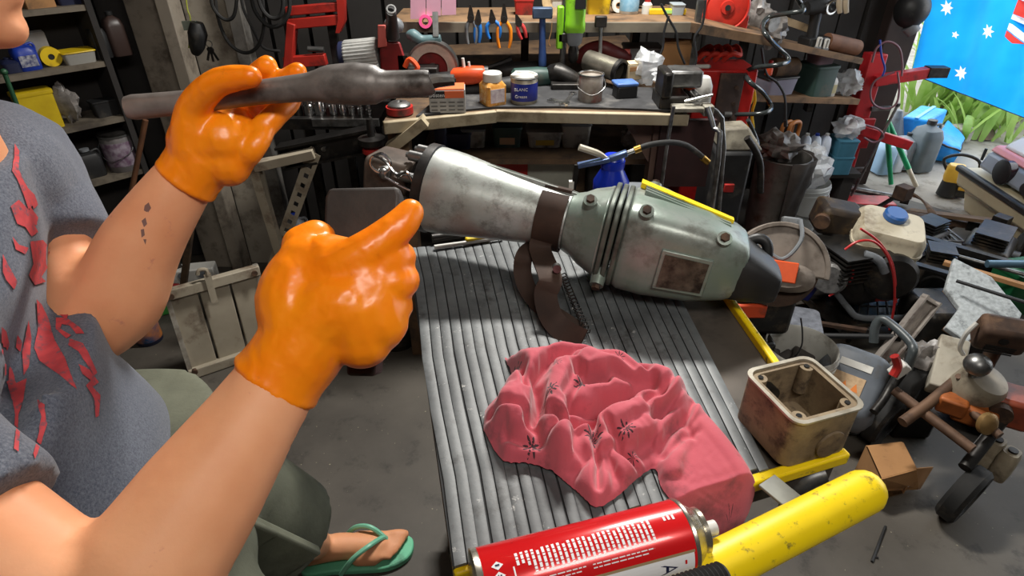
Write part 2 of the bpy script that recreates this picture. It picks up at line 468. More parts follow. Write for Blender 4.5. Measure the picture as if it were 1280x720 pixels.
b = MB(); b.loft([hring(x, r, r) for x, r in ((-.014, .080), (-.012, .084), (.004, .084), (.006, .080))]); part(b, 'flange_ring', DSTEEL, ham)
b = MB()
for a in (72, 58, 86):
    b.loft([[hx(x, r * math.cos(R_(a)) - 0, r * math.sin(R_(a))) for x, r in ((.12, .068), (.27, .056), (.27, .050), (.12, .058))], [hx(x, r * math.cos(R_(a + 5)), r * math.sin(R_(a + 5))) for x, r in ((.10, .071), (.27, .056), (.27, .050), (.10, .058))]])
part(b, 'barrel_rib', alu.m, ham)
# tool holder in front of the flange
b = MB(HM); b.prism([(p[0], p[1]) for p in rrect(.100 * k, .098 * k, .016 * k)], -.120 * k, -.034 * k, Matrix.Rotation(R_(90), 4, 'Y') @ Matrix.Rotation(R_(90), 4, 'Z'))
hold = part(b, 'tool_holder', mat('oily dark steel', (94, 82, 73), (66, 57, 50), 18, .42, .3, dirt=(30, 27, 25), da=.35, bump=.2), ham, bevel=.004)
b = MB(); b.loft([hring(x, r, r) for x, r in ((-.032, .040), (-.030, .055), (-.014, .060))]); part(b, 'neck', DSTEEL, ham)
b = MB(HM); b.cyl((-.128 * k, 0, 0), (-.115 * k, 0, 0), .03 * k, seg=20); part(b, 'bore_collar', DSTEEL, hold)
for a in (110, 75, 40, 150, 190, -45):
    b = MB(); c, s_ = math.cos(R_(a)) * .066, math.sin(R_(a)) * .066
    b.cyl(hx(-.042, c, s_), hx(-.012, c, s_), .0095 * k, seg=12); b.cyl(hx(-.048, c, s_), hx(-.040, c, s_), .0055 * k, seg=6); part(b, 'flange_bolt', STEEL, ham)
b = MB(); b.cyl(hx(-.075, -.058, .030), hx(-.075, -.040, .030), .012 * k, seg=14); b.ball(hx(-.075, -.058, .030), .010 * k); part(b, 'retaining_pin', STEEL, hold)
ts = [(-.095, -.052, .052), (-.078, -.055, .060), (-.062, -.058, .050), (-.062, -.060, .034), (-.082, -.060, .026), (-.098, -.06, .036), (-.095, -.056, .052), (-.070, -.058, .048), (-.045, -.062, .030), (-.025, -.066, .040), (-.010, -.068, .022)]
b = MB(); b.tube([hx(*q) for q in [(x, y - .004, z + .006) for x, y, z in ts]], .0028 * k, 8, sm=5); part(b, 'hitch_clip', CHROME, hold)
b = MB(); b.tube([hx(-.085, -.061, .030), hx(-.04, -.066, .018), hx(-.006, -.070, .012)], .0022 * k, 8); part(b, 'clip_leg', CHROME, hold)
# gear and motor housing
b = MB(); b.loft([hring(x, w, h, e) for x, w, h, e in ((.262, .052, .052, 2), (.285, .060, .058, 2.4), (.300, .066, .066, 2.8), (.325, .076, .072, 3.4), (.333, .080, .076, 3.6))], True)
part(b, 'gear_housing', alug.m, ham, bevel=.004)
for x0 in (.334, .346, .358):
    b = MB(); b.loft([hring(x, .0845, .0805, 4) for x in (x0, x0 + .009)]); part(b, 'joint_rib', mat('grimy green alloy', (104, 112, 102), (80, 84, 78), 14, .5, .4, dirt=(48, 46, 42), da=.4), ham, bevel=.002)
b = MB(); b.loft([hring(x, w, h, e, 32, cy, cz) for x, w, h, e, cy, cz in ((.366, .080, .077, 4, 0, 0), (.378, .086, .080, 4.5, 0, 0), (.42, .088, .078, 5, 0, .0), (.50, .082, .070, 5, 0, .0), (.555, .072, .056, 4.5, 0, .0), (.575, .062, .048, 4, 0, .0))])
part(b, 'motor_housing', alug.m, ham, bevel=.005)
b = MB()
for i in range(4):
    yv = .012 + i * .013
    b.loft([[hx(.385, yv - .004, .078), hx(.385, yv + .004, .078), hx(.385, yv + .003, .087), hx(.385, yv - .003, .087)], [hx(.54, yv - .010, .052), hx(.54, yv - .002, .052), hx(.54, yv - .003, .062), hx(.54, yv - .009, .062)]])
part(b, 'cooling_rib', alug.m, ham)
b = MB(); b.loft([[hx(.375, .040, .0805), hx(.375, .066, .080), hx(.375, .066, .089), hx(.375, .040, .0895)], [hx(.545, .026, .055), hx(.545, .044, .053), hx(.545, .044, .064), hx(.545, .026, .065)]]); part(b, 'yellow_stripe', yel, ham, 'yellow painted band along the top')
for x, y, z in ((.395, -.070, .074), (.30, -.045, .060), (.525, -.064, .058), (.40, .074, .072), (.345, -.078, -.062)):
    b = MB(); nrm = V((0, y, z)).normalized(); p0 = V((x, y, z))
    b.cyl(hx(*(p0 - nrm * .02)), hx(*(p0 + nrm * .010)), .014 * k, .012 * k, 16); boss = part(b, 'bolt_boss', alug.m, ham)
    b = MB(); b.cyl(hx(*(p0 + nrm * .006)), hx(*(p0 + nrm * .017)), .0075 * k, seg=6); part(b, 'bolt_head', RUST, boss)
b = MB(); b.loft([[hx(x, -.0865 + o, z) for z, o in ((-.036, 0.006), (.028, .004), (.028, .010), (-.036, .012))] for x, o2 in ((.425, 0), (.43, 0))] + [[hx(x, -.083 + (x - .43) * .12 + o, z) for z, o in ((-.036, .002), (.028, .000), (.028, .008), (-.036, .008))] for x in (.50,)]) if False else None
npl = mat('worn rating plate', (104, 96, 84), (70, 62, 54), 60, .45, .5, dirt=(40, 34, 30), da=.5, dsc=40)
b = MB(); b.hexa([hx(.435, -.0915, -.045), hx(.52, -.0830, -.042), hx(.52, -.0830, .026), hx(.435, -.0915, .028)], [hx(.435, -.070, -.045), hx(.52, -.070, -.042), hx(.52, -.070, .026), hx(.435, -.070, .028)]); part(b, 'plate_frame', alug.m, ham, bevel=.002)
b = MB(); b.hexa([hx(.442, -.0930, -.038), hx(.514, -.0850, -.035), hx(.514, -.0850, .019), hx(.442, -.0930, .021)], [hx(.442, -.080, -.038), hx(.514, -.073, -.035), hx(.514, -.073, .019), hx(.442, -.080, .021)]); part(b, 'rating_plate', npl, ham, 'worn dark rating plate')
# black tail with hand grip
b = MB(); b.loft([hring(x, w, h, 4, 24, cy, cz) for x, w, h, cy, cz in ((.560, .066, .050, 0, -.004), (.585, .062, .044, -.003, -.008), (.625, .048, .032, -.008, -.014), (.640, .040, .024, -.010, -.016))]); part(b, 'end_cover', BLACK, ham, bevel=.004)
b = MB(); b.tube([hx(.575, .042, .020), hx(.595, .044, .036), hx(.612, .042, .032), hx(.620, .038, .012), hx(.615, .036, -.006)], .009, 12, sm=5); part(b, 'rear_grip', BLACK, ham)
# flat steel hoop handle round the barrel
brown = mat('brown steel strap', (64, 48, 40), (46, 35, 30), 12, .72, 0, dirt=(82, 68, 58), da=.2, bump=.1, spec=.2)
wv = (B_ - A_).normalized()
def band(path, wid, th, n=5):
    pts = spline(path, n); rings = []
    for i, p in enumerate(pts):
        t = (pts[min(i + 1, len(pts) - 1)] - pts[max(0, i - 1)]).normalized()
        w_ = (wv - t * wv.dot(t)).normalized(); q = t.cross(w_)
        rings.append([p - w_ * wid - q * th, p + w_ * wid - q * th, p + w_ * wid + q * th, p - w_ * wid + q * th])
    return rings
b = MB(); ringp = [hx(.236, .0565 * math.cos(a), .0565 * math.sin(a)) for a in [R_(d) for d in range(-250, 100, 18)]]
b.loft(band(ringp, .0235, .0025, 2)); strap = part(b, 'strap_handle', brown, ham, 'brown flat steel strap looped round the barrel', smooth=True)
VD = V((0, math.cos(PITCH), -math.sin(PITCH)))
def ribbon(path, wid, th, tw):
    pts = spline(path, 5); rings = []; n_ = len(pts) - 1
    for i, p in enumerate(pts):
        t = (pts[min(i + 1, n_)] - pts[max(0, i - 1)]).normalized(); f = min(1, tw * i / n_)
        c_ = t.cross(VD).normalized(); c_ = c_ if c_.dot(wv) > 0 else -c_
        w_ = wv * (1 - f) + c_ * f; w_ = (w_ - t * w_.dot(t)).normalized(); q = t.cross(w_)
        rings.append([p - w_ * wid - q * th, p + w_ * wid - q * th, p + w_ * wid + q * th, p - w_ * wid + q * th])
    return rings
low = [hx(.236, -.050, -.012), hx(.232, -.058, -.040), P(688, 348, h=.935), P(682, 368, h=.915), P(688, 394, h=.892), P(704, 413, h=.880), P(728, 426, h=.877)]
b = MB(); b.loft(ribbon(low, .0185, .0025, 1.6)); part(b, 'strap_end', brown, strap)
low = [hx(.225, .020, -.055), P(658, 316, h=.94), P(653, 338, h=.915), P(660, 362, h=.893), P(680, 385, h=.880), P(708, 404, h=.876), P(724, 416, h=.876)]
b = MB(); b.loft(ribbon(low, .0150, .0025, 1.6)); part(b, 'strap_end', brown, strap)
b = MB(); q = P(696, 336, h=.946); b.cyl(q + V((0, .006, 0)), q - V((0, .006, -.003)), .007, seg=12); part(b, 'strap_rivet', STEEL, strap)
b = MB(); pts = []
for i in range(90):
    t = i / 89; c = P(704, 345, h=.905).lerp(P(735, 418, h=.884), t); pts.append(c + V((.006 * math.cos(i * 1.25), .002, .006 * math.sin(i * 1.25))))
b.tube(pts, .0012, 5); part(b, 'strap_spring', DSTEEL, strap)

# tools lying along the back of the mat
b = MB(); b.cyl(P(543, 309, h=.876), P(628, 297, h=.876), .0045, .0035, 10); solo(b, 'welding_rod', WHITE, 'thin white rod lying on the back edge of the rubber mat', 'rod')
b = MB(); b.bar(P(582, 301, h=.878), P(612, 296, h=.878), .014, .012); solo(b, 'marker', YELLOW, 'short yellow marker on the mat behind the white rod', 'marker', bevel=.003)
b = MB(); q0, q1 = P(540, 298, h=.88), P(580, 292, h=.88); b.cyl(q0, q1, .009, .007, 10); b.cyl(q1, q1 + (q1 - q0) * .6, .003, seg=8); solo(b, 'screwdriver', DSTEEL, 'dark screwdriver lying behind the white rod on the trolley', 'screwdriver')

# ================================================================== open alloy box on the corner of the trolley
bb0 = [P(920, 518, h=DH), P(966, 589, h=DH), P(1052, 553, h=DH)]
bb0.append(bb0[0] + bb0[2] - bb0[1])
# height from where the front rim corner shows
hb = DH
for i in range(200):
    hb += .001
    q = V((bb0[1].x, bb0[1].y, hb)); d = q - CP
    zz = depth(q); py = 360 - FPX * (d.dot(V((0, math.sin(PITCH), math.cos(PITCH))))) / zz
    if py < 553: break
BXH = (hb - DH) * 1.1
bc = sum(bb0, V()) / 4 + V((.004, .004, 0))
boxm = NT('grimy cast alloy'); xc = boxm.mix(boxm.ramp(boxm.noise(11, 7, .7), .38, .66), rgb((146, 128, 100)), rgb((98, 82, 66)))
xc = boxm.mix(boxm.ramp(boxm.noise(34, 8, .7), .52, .68), xc, rgb((62, 50, 42))); boxm.l(xc, boxm.b.inputs['Base Color']); boxm.b.inputs['Roughness'].default_value = .6; boxm.b.inputs['Metallic'].default_value = .15
boxm.bump(boxm.noise(70, 6, .6), .3, .002)
ub, vb = (bb0[2] - bb0[1]), (bb0[0] - bb0[1])
BW, BD, BXH = .098, .098, .071
bc = V((.356, .556, DH)); BM = at(bc, .316)
bx = thing('junction_box', 'open grimy cast alloy box standing on the trolley corner', 'box', (bc.x, bc.y, DH))
o_ = rrect(BW, BD, .014, 4); i_ = rrect(BW - .018, BD - .018, .010, 4)
b = MB(BM); b.ring(o_, i_, 0, BXH); b.prism(i_, .0, .006); part(b, 'body', boxm.m, bx)
rim = mat('bare alloy rim', (190, 184, 170), (150, 142, 126), 30, .4, .5)
b = MB(BM); b.ring(rrect(BW + .004, BD + .004, .015, 4), rrect(BW - .006, BD - .006, .013, 4), BXH, BXH + .003); part(b, 'rim', rim, bx)
for sx in (-1, 1):
    for sy in (-1, 1):
        cx, cy = sx * (BW / 2 - .014), sy * (BD / 2 - .014)
        b = MB(BM); b.cyl((cx, cy, .03), (cx, cy, BXH - .001), .0085, seg=14); lug = part(b, 'screw_lug', boxm.m, bx)
        b = MB(BM); b.cyl((cx, cy, BXH - .002), (cx, cy, BXH + .0005), .0035, seg=10); part(b, 'screw_hole', mat('dark hole', (14, 13, 12), None, rough=.9), lug)
b = MB(BM); b.tube([(-.02, BD / 2 - .004, BXH * .55), (-.02, BD / 2 - .022, BXH * .55)], .016, 18); part(b, 'cable_entry', DSTEEL, bx)
b = MB(BM); b.cyl((.004, .012, .005), (.004, .012, .022), .0095, .009, 14); part(b, 'boss', boxm.m, bx)
b = MB(BM); b.lathe([(.020, 0), (.020, .003), (.016, .004)], Matrix.Translation(V((.012, -BD / 2 - .0005, BXH * .33))) @ Matrix.Rotation(R_(90), 4, 'X'), 18); part(b, 'knockout', boxm.m, bx)

# ================================================================== pink rag
poly = [(604, 540), (628, 578), (660, 582), (690, 592), (722, 618), (745, 637), (775, 620), (800, 598), (818, 588), (826, 612), (852, 642), (880, 662), (907, 672), (930, 655), (944, 615), (938, 590), (905, 545), (868, 505), (850, 492), (815, 478), (780, 462), (745, 450), (700, 448), (668, 458), (640, 452), (630, 448), (640, 478), (622, 496), (606, 515)]
ridges = [  # polyline in pixels, height in metres, half width in pixels
    ([(640, 540), (655, 500), (672, 468), (705, 450), (750, 448), (795, 470), (835, 500)], .060, 20),
    ([(700, 570), (690, 530), (700, 500), (730, 487), (770, 488), (800, 500)], .064, 17),
    ([(725, 555), (760, 545), (800, 530), (835, 505)], .050, 14),
    ([(725, 520), (742, 508), (765, 505)], .052, 10),
    ([(640, 468), (648, 478), (662, 490)], .042, 11),
    ([(622, 530), (640, 552), (680, 568), (720, 572)], .034, 17),
    ([(735, 575), (775, 560), (812, 548)], .040, 12),
    ([(740, 625), (745, 590), (748, 570)], .026, 14),
    ([(790, 600), (770, 575), (752, 566)], .026, 14),
    ([(846, 505), (870, 530), (900, 580), (905, 640)], .020, 40),
    ([(830, 560), (842, 535), (868, 520)], .036, 10),
    ([(835, 590), (850, 560), (872, 540)], .022, 12),
]
gc_ = lambda pts: [(540 + a / 2.25, 400 + c / 2.25) for a, c in pts]
grooves = [(gc_(p_), d_, w_) for p_, d_, w_ in (
    ([(300, 330), (288, 230), (330, 165), (400, 133), (500, 133), (590, 200)], .030, 9), ([(330, 335), (385, 358), (440, 322), (490, 292), (560, 258), (610, 238)], .034, 9),
    ([(235, 165), (255, 185), (262, 250)], .026, 8), ([(160, 300), (245, 312), (300, 372)], .020, 7), ([(180, 215), (225, 215), (260, 200)], .02, 6), ([(205, 365), (300, 385), (440, 340)], .018, 7),
    ([(448, 335), (455, 400), (470, 505)], .022, 6), ([(480, 340), (530, 400), (585, 445)], .022, 6), ([(640, 385), (680, 325), (735, 262)], .034, 10),
    ([(615, 330), (660, 270), (725, 225)], .018, 6), ([(595, 292), (640, 245), (700, 205)], .018, 6), ([(400, 205), (425, 232), (485, 228)], .03, 8), ([(500, 215), (560, 238), (600, 225)], .026, 7),
    ([(360, 280), (380, 240), (400, 215)], .014, 6), ([(460, 175), (520, 190), (560, 215)], .014, 6), ([(650, 400), (700, 350), (745, 330)], .010, 7), ([(690, 300), (720, 330), (735, 350)], .010, 5))]
def segd(p, a, c):
    ax, ay = a; cx, cy = c; dx, dy = cx - ax, cy - ay
    t = max(0, min(1, ((p[0] - ax) * dx + (p[1] - ay) * dy) / (dx * dx + dy * dy)))
    return math.hypot(p[0] - ax - t * dx, p[1] - ay - t * dy)
def inside(p, pl):
    c = False; j = len(pl) - 1
    for i in range(len(pl)):
        if (pl[i][1] > p[1]) != (pl[j][1] > p[1]) and p[0] < (pl[j][0] - pl[i][0]) * (p[1] - pl[i][1]) / (pl[j][1] - pl[i][1]) + pl[i][0]: c = not c
        j = i
    return c
sp = [(p.x, p.y) for p in spline([V((x, y, 0)) for x, y in poly + poly[:1]], 3)]
import numpy as np
st = 2.7; nx, ny = int(360 / st), int(250 / st)
X0 = np.zeros((ny, nx, 3)); MSK = np.zeros((ny, nx), bool); EDG = np.zeros((ny, nx)); FLO = np.zeros((ny, nx)); FLAT = np.zeros((ny, nx))
for j in range(ny):
    for i in range(nx):
        x, y = 594 + i * st, 436 + j * st
        ins = inside((x, y), sp)
        ed = min(segd((x, y), sp[q], sp[q + 1]) for q in range(0, len(sp) - 1))
        if not ins and ed < st * .75:
            q_ = min(range(len(sp) - 1), key=lambda q: segd((x, y), sp[q], sp[q + 1])); (ax, ay), (cx, cy) = sp[q_], sp[q_ + 1]
            t_ = max(0, min(1, ((x - ax) * (cx - ax) + (y - ay) * (cy - ay)) / ((cx - ax) ** 2 + (cy - ay) ** 2 + 1e-9))); x, y = ax + t_ * (cx - ax), ay + t_ * (cy - ay); ins = True; ed = 0
        MSK[j, i] = ins; ed = ed if ins else 0
        e_ = min(1, ed / 24); prof = math.sqrt(max(0, 1 - (1 - e_) ** 2))
        wx = x + 9 * mnoise.noise((x * .03, y * .03, 1)); wy = y + 9 * mnoise.noise((x * .03, y * .03, 7))
        hh = .010
        for pl, hgt, wd in ridges:
            d_ = min(segd((wx, wy), pl[q], pl[q + 1]) for q in range(len(pl) - 1)) / wd
            if d_ < 1.35: hh = max(hh, .010 + (hgt * .98 - .010) * math.sqrt(max(0, 1 - (d_ / 1.35) ** 2)))
        for pl, dep, wd in grooves:
            d_ = min(segd((wx * .6 + x * .4, wy * .6 + y * .4), pl[q], pl[q + 1]) for q in range(len(pl) - 1)) / wd
            if d_ < 1: hh -= min(dep, hh - .006) * (1 - d_) ** 1.3
        over = max(0, (y - (592 + (965 - x) * .3085)))
        hb = DH + .001 - .0011 * over * (1 if x > 815 else 0)
        q = P(x, y, h=hb); FLO[j, i] = hb
        EDG[j, i] = 1 - e_; FLAT[j, i] = max(0, min(1, (x - 832) / 22))
        X0[j, i] = (q.x, q.y, q.z + hh * prof)
# let the cloth find its folds: it is larger than its footprint and buckles upward
X = X0.copy(); rs_ = np.random.RandomState(4)
X[..., 2] += rs_.rand(ny, nx) * .002
def nz(fx, fy, sd): return np.array([[mnoise.noise((i * fx, j * fy, sd)) for i in range(nx)] for j in range(ny)])
big = nz(.06, .06, 2.2)
stx = 1.04 + .24 * np.clip(.5 + 1.2 * big, 0, 1); sty = 1.04 + .24 * np.clip(.5 - 1.2 * big, 0, 1)
stx = stx * (1 - FLAT) + 1.015 * FLAT; sty = sty * (1 - FLAT) + 1.015 * FLAT
def dist0(a, c): return np.linalg.norm((X0 * (1, 1, .9))[a] - (X0 * (1, 1, .9))[c], axis=-1)
cons = []
for dj, di, kst in ((0, 1, .5), (1, 0, .5), (1, 1, .3), (1, -1, .3), (0, 2, .22), (2, 0, .22), (0, 6, .16), (6, 0, .16)):
    a = (slice(0, ny - dj), slice(0, nx - di) if di >= 0 else slice(-di, nx)); c = (slice(dj, ny), slice(di, nx) if di >= 0 else slice(0, nx + di))
    f_ = stx[a] if dj == 0 else sty[a] if di == 0 else np.sqrt((stx[a] ** 2 + sty[a] ** 2) / 2)
    if max(abs(di), abs(dj)) == 6: f_ = .95 * f_
    mm = (MSK[a] & MSK[c])[..., None]
    cons.append((a, c, dist0(a, c) * f_, kst, mm))
Xa = X.copy(); vel = np.zeros_like(X); cnt = 1.0
for it in range(60):
    vel *= .82; vel[..., 2] -= .00006; X += vel; Xp = X.copy() - vel
    for a, c, r0, kst, mm in cons:
        d = X[c] - X[a]; l_ = np.linalg.norm(d, axis=-1) + 1e-9
        cr = (d * ((l_ - r0) / l_ * .5 * kst)[..., None]) * mm
        X[a] += cr; X[c] -= cr
    an = (.02 + .45 * EDG)[..., None] * np.array((1, 1, .45)); X += (X0 - X) * an
    X[..., 2] = np.maximum(X[..., 2], FLO + .0012); X[EDG >= .999] = X0[EDG >= .999]
    vel = np.clip(X - Xp, -.004, .004)
DSP = np.zeros((ny, nx, 3))
for j in range(ny):
    for i in range(nx):
        q = P(594 + i * st, 436 + j * st, h=FLO[j, i]); DSP[j, i] = (X[j, i] - np.array(q)) if MSK[j, i] else 0
import mathutils.geometry as mgeo0
bd_ = [V(p_) for k_ in range(len(sp) - 1) for p_ in [V(sp[k_]).lerp(V(sp[k_ + 1]), f) for f in np.arange(0, 1, min(1, 2.6 / max(.1, math.dist(sp[k_], sp[k_ + 1]))))]]
gi_ = []; ss_ = 2.3
for a in range(int(350 / ss_)):
    for c_ in range(int(240 / ss_)):
        x, y = 596 + a * ss_, 438 + c_ * ss_ + (a % 2) * ss_ / 2
        if inside((x, y), sp) and min(segd((x, y), sp[q], sp[q + 1]) for q in range(len(sp) - 1)) > 1.2: gi_.append(V((x, y)))
vs_, _, fs_, _, _, _ = mgeo0.delaunay_2d_cdt(bd_ + gi_, [(i, (i + 1) % len(bd_)) for i in range(len(bd_))], [], 0, 1e-5)
b = MB()
for v in vs_:
    gx, gy = max(0, min(nx - 1.001, (v.x - 594) / st)), max(0, min(ny - 1.001, (v.y - 436) / st)); i, j = int(gx), int(gy); fx, fy = gx - i, gy - j
    dsp = (DSP[j, i] * (1 - fx) + DSP[j, i + 1] * fx) * (1 - fy) + (DSP[j + 1, i] * (1 - fx) + DSP[j + 1, i + 1] * fx) * fy
    ed = min(segd((v.x, v.y), sp[q], sp[q + 1]) for q in range(len(sp) - 1))
    over = max(0, (v.y - (592 + (965 - v.x) * .3085))); hb = DH + .001 - .0011 * over * (1 if v.x > 815 else 0)
    ek = min(1, ed / 4); q = P(v.x, v.y, h=hb); b.v.append(q + V(dsp) * ek + V((0, 0, .0015)))
b.f = [f for f in fs_ if inside((sum(vs_[i].x for i in f) / len(f), sum(vs_[i].y for i in f) / len(f)), sp)]
b.f = [tuple(f) for f in b.f]
rag = NT('faded pink cotton')
rc = rag.mix(rag.ramp(rag.noise(14, 5, .6), .3, .7), rgb((196, 90, 102)), rgb((180, 76, 90)))
rc = rag.mix(rag.ramp(rag.noise(11, 7, .65), .56, .72), rc, rgb((96, 56, 60)))
vo = rag.n('ShaderNodeTexVoronoi'); vo.inputs['Scale'].default_value = 21; flat = rag.n('ShaderNodeVectorMath', operation='MULTIPLY'); flat.inputs[1].default_value = (1, 1, .12); rag.l(rag.tc(), flat.inputs[0]); rag.l(flat.outputs[0], vo.inputs['Vector'])
sc_ = rag.n('ShaderNodeVectorMath', operation='SUBTRACT'); mp = rag.n('ShaderNodeVectorMath', operation='SCALE'); mp.inputs['Scale'].default_value = 21
rag.l(flat.outputs[0], mp.inputs[0]); rag.l(mp.outputs[0], sc_.inputs[0])
vp = rag.n('ShaderNodeVectorMath', operation='SCALE'); vp.inputs['Scale'].default_value = 21; rag.l(vo.outputs['Position'], vp.inputs[0]); rag.l(vp.outputs[0], sc_.inputs[1])
se = rag.n('ShaderNodeSeparateXYZ'); rag.l(sc_.outputs[0], se.inputs[0])
an_ = rag.math('ARCTAN2', se.outputs[0], se.outputs[1]); st_ = rag.math('ADD', rag.math('MULTIPLY', rag.math('SINE', rag.math('MULTIPLY', an_, 9.0)), .09), .17)
spot = rag.math('MULTIPLY', rag.math('LESS_THAN', vo.outputs['Distance'], st_), rag.math('GREATER_THAN', rag.noise(230, 2), .42))
hs = rag.n('ShaderNodeSeparateColor'); rag.l(vo.outputs['Color'], hs.inputs[0]); spot = rag.math('MULTIPLY', spot, rag.math('GREATER_THAN', hs.outputs[0], .15))
rc = rag.mix(spot, rc, rgb((58, 34, 42)))
rag.l(rc, rag.b.inputs['Base Color']); rag.b.inputs['Roughness'].default_value = .9; rag.b.inputs['Sheen Weight'].default_value = .25; rag.bump(rag.noise(420, 3), .25, .001)
solo(b, 'rag', rag.m, 'crumpled pink cotton rag with small dark prints on the trolley mat', 'rag', angle=180, smoothit=3, subsurf=1)

# ================================================================== spray can
c0, c1_ = P(598, 737, h=.912), P(848, 671, h=.912)
CR = m_(45, c1_)
CL = (c1_ - c0).length
CM = frame(c0, c1_ - c0) @ Matrix.Rotation(R_(90), 4, 'Y')        # local Z runs along the can
cm_ = (c0 + c1_) / 2
can = thing('spray_can', 'red and white aerosol spray can lying on its side beside the yellow handle', 'spray can', (cm_.x, cm_.y, DH))
redl = mat('glossy red print', (214, 28, 32), (205, 24, 28), 4, .22, .15, coat=.4); whl = mat('glossy white print', (226, 226, 228), None, rough=.25, coat=.4)
tin = mat('tinplate', (190, 184, 170), None, rough=.25, metal=.9)
b = MB(CM); b.lathe([(CR * .95, 0), (CR, .003), (CR, CL)], None, 48); body = part(b, 'body', redl, can)
b = MB(CM); b.lathe([(CR * .9, -.003), (CR * 1.02, -.002), (CR * 1.02, .002), (CR, .004)], None, 40); part(b, 'base_rim', tin, can)
b = MB(CM); b.lathe([(CR, CL), (CR * 1.02, CL + .001), (CR * 1.02, CL + .004), (CR * .93, CL + .006), (CR * .72, CL + .016), (CR * .62, CL + .019)], None, 40); part(b, 'shoulder', tin, can)
b = MB(CM); b.lathe([(CR * .60, CL + .018), (CR * .66, CL + .020), (CR * .66, CL + .024), (CR * .5, CL + .025)], None, 32); part(b, 'valve_cup', tin, can)
b = MB(CM); b.cyl((0, 0, CL + .020), (0, 0, CL + .041), .0075, seg=16); part(b, 'nozzle', WHITE, can)
toc = (CM.inverted() @ CP); TH0 = math.atan2(toc.y, toc.x)        # the side that faces the camera height
def cpt(s, th, r=.0004): return CM @ V(((CR + r) * math.cos(TH0 + th), (CR + r) * math.sin(TH0 + th), s * CL))
sgn = 1 if (cpt(.5, .5) - cpt(.5, -.5)).z > 0 else -1       # positive th goes up
def cpatch(b, s0, s1, t0, t1, r=.0004):
    n = max(1, int(abs(t1 - t0) / .1)); ri = []
    for i in range(n + 1):
        t = sgn * (t0 + (t1 - t0) * i / n); ri.append((cpt(s0, t, r), cpt(s1, t, r)))
    for i in range(n): b.add([ri[i][0], ri[i][1], ri[i + 1][1], ri[i + 1][0]], [(0, 1, 2, 3)])
b = MB(); cpatch(b, .30, .985, -.44, -2.6, .0003); cpatch(b, .0, .30, -.8, -2.6, .0003); part(b, 'white_label', whl, can)
b = MB(); cpatch(b, .30, .99, -.38, -.45, .0005); part(b, 'label_band', mat('bronze print', (150, 128, 96), None, rough=.3), can)
b = MB()       # ranks of small print across the can: columns of short dashes
for i in range(27):
    s0 = .17 + i * .0245
    if s0 > .86: break
    t = .62 - .06 * (i % 5 == 4)
    while t > .08 + .25 * (i < 3):
        ln = rnd.uniform(.05, .16)
        cpatch(b, s0, s0 + .0125, t, max(t - ln, .06)); t -= ln + .022
for i in range(3):
    t = .70
    cpatch(b, .89 + i * .022, .902 + i * .022, .60, .60 - rnd.uniform(.12, .25))
for s0, s1 in ((.03, .17), (.20, .47), (.50, .80)):
    for r_ in range(2):
        t = -.10 - r_ * .085; s = s0
        while s < s1 - (.05 * r_):
            ln = rnd.uniform(.012, .035); cpatch(b, s, min(s + ln, s1), t, t - .028); s += ln + .006
cpatch(b, .15, .157, .30, -.05)
part(b, 'small_print', whl, can)
b = MB()
for s0, t0, sz in ((.085, .42, .030), (.085, .16, .030)):
    vs = [cpt(s0 + sz * .9, sgn * t0, .0005), cpt(s0, sgn * (t0 + .11), .0005), cpt(s0 - sz * .9, sgn * t0, .0005), cpt(s0, sgn * (t0 - .11), .0005)]; b.add(vs, [(0, 1, 2, 3)])
haz = part(b, 'hazard_diamond', whl, can)
b = MB()
cpatch(b, .075, .095, .45, .40, .0008); cpatch(b, .078, .083, .20, .12, .0008); cpatch(b, .088, .096, .19, .15, .0008); cpatch(b, .072, .078, .16, .12, .0008)
navy = mat('navy print', (22, 28, 62), None, rough=.4); part(b, 'hazard_symbol', navy, haz)
b = MB()       # the letter A, turned to read along the can
def cstroke(p0, p1, w):
    for i in range(6):
        a = i / 6; c = (i + 1) / 6
        s0, t0 = p0[0] + (p1[0] - p0[0]) * a, p0[1] + (p1[1] - p0[1]) * a; s1, t1 = p0[0] + (p1[0] - p0[0]) * c, p0[1] + (p1[1] - p0[1]) * c
        b.add([cpt(s0 - w, sgn * t0, .0007), cpt(s0 + w, sgn * t0, .0007), cpt(s1 + w, sgn * t1, .0007), cpt(s1 - w, sgn * t1, .0007)], [(0, 1, 2, 3)])
cstroke((.82, -.60), (.89, -.74), .010); cstroke((.82, -.88), (.89, -.74), .010); cstroke((.845, -.66), (.845, -.82), .007)
part(b, 'letter', navy, can, 'navy letter A')
b = MB(); cpatch(b, .935, .945, -.60, -.72, .0006); part(b, 'red_print', redl, can)

# black ribbed knob by the handle
q = P(884, 729, h=.975); b = MB(at(q, .3, R_(20)))
pr = []
for i in range(14): pr += [(.0115, -.04 + i * .004), (.0135, -.038 + i * .004)]
b.lathe(pr + [(.011, .017), (.004, .020)], Matrix.Rotation(R_(90), 4, 'Y'), 24)
kn = thing('ribbed_grip', 'black ribbed rubber grip at the near end of the yellow handle', 'grip', q); part(b, 'grip', RUBBER, kn, angle=20)
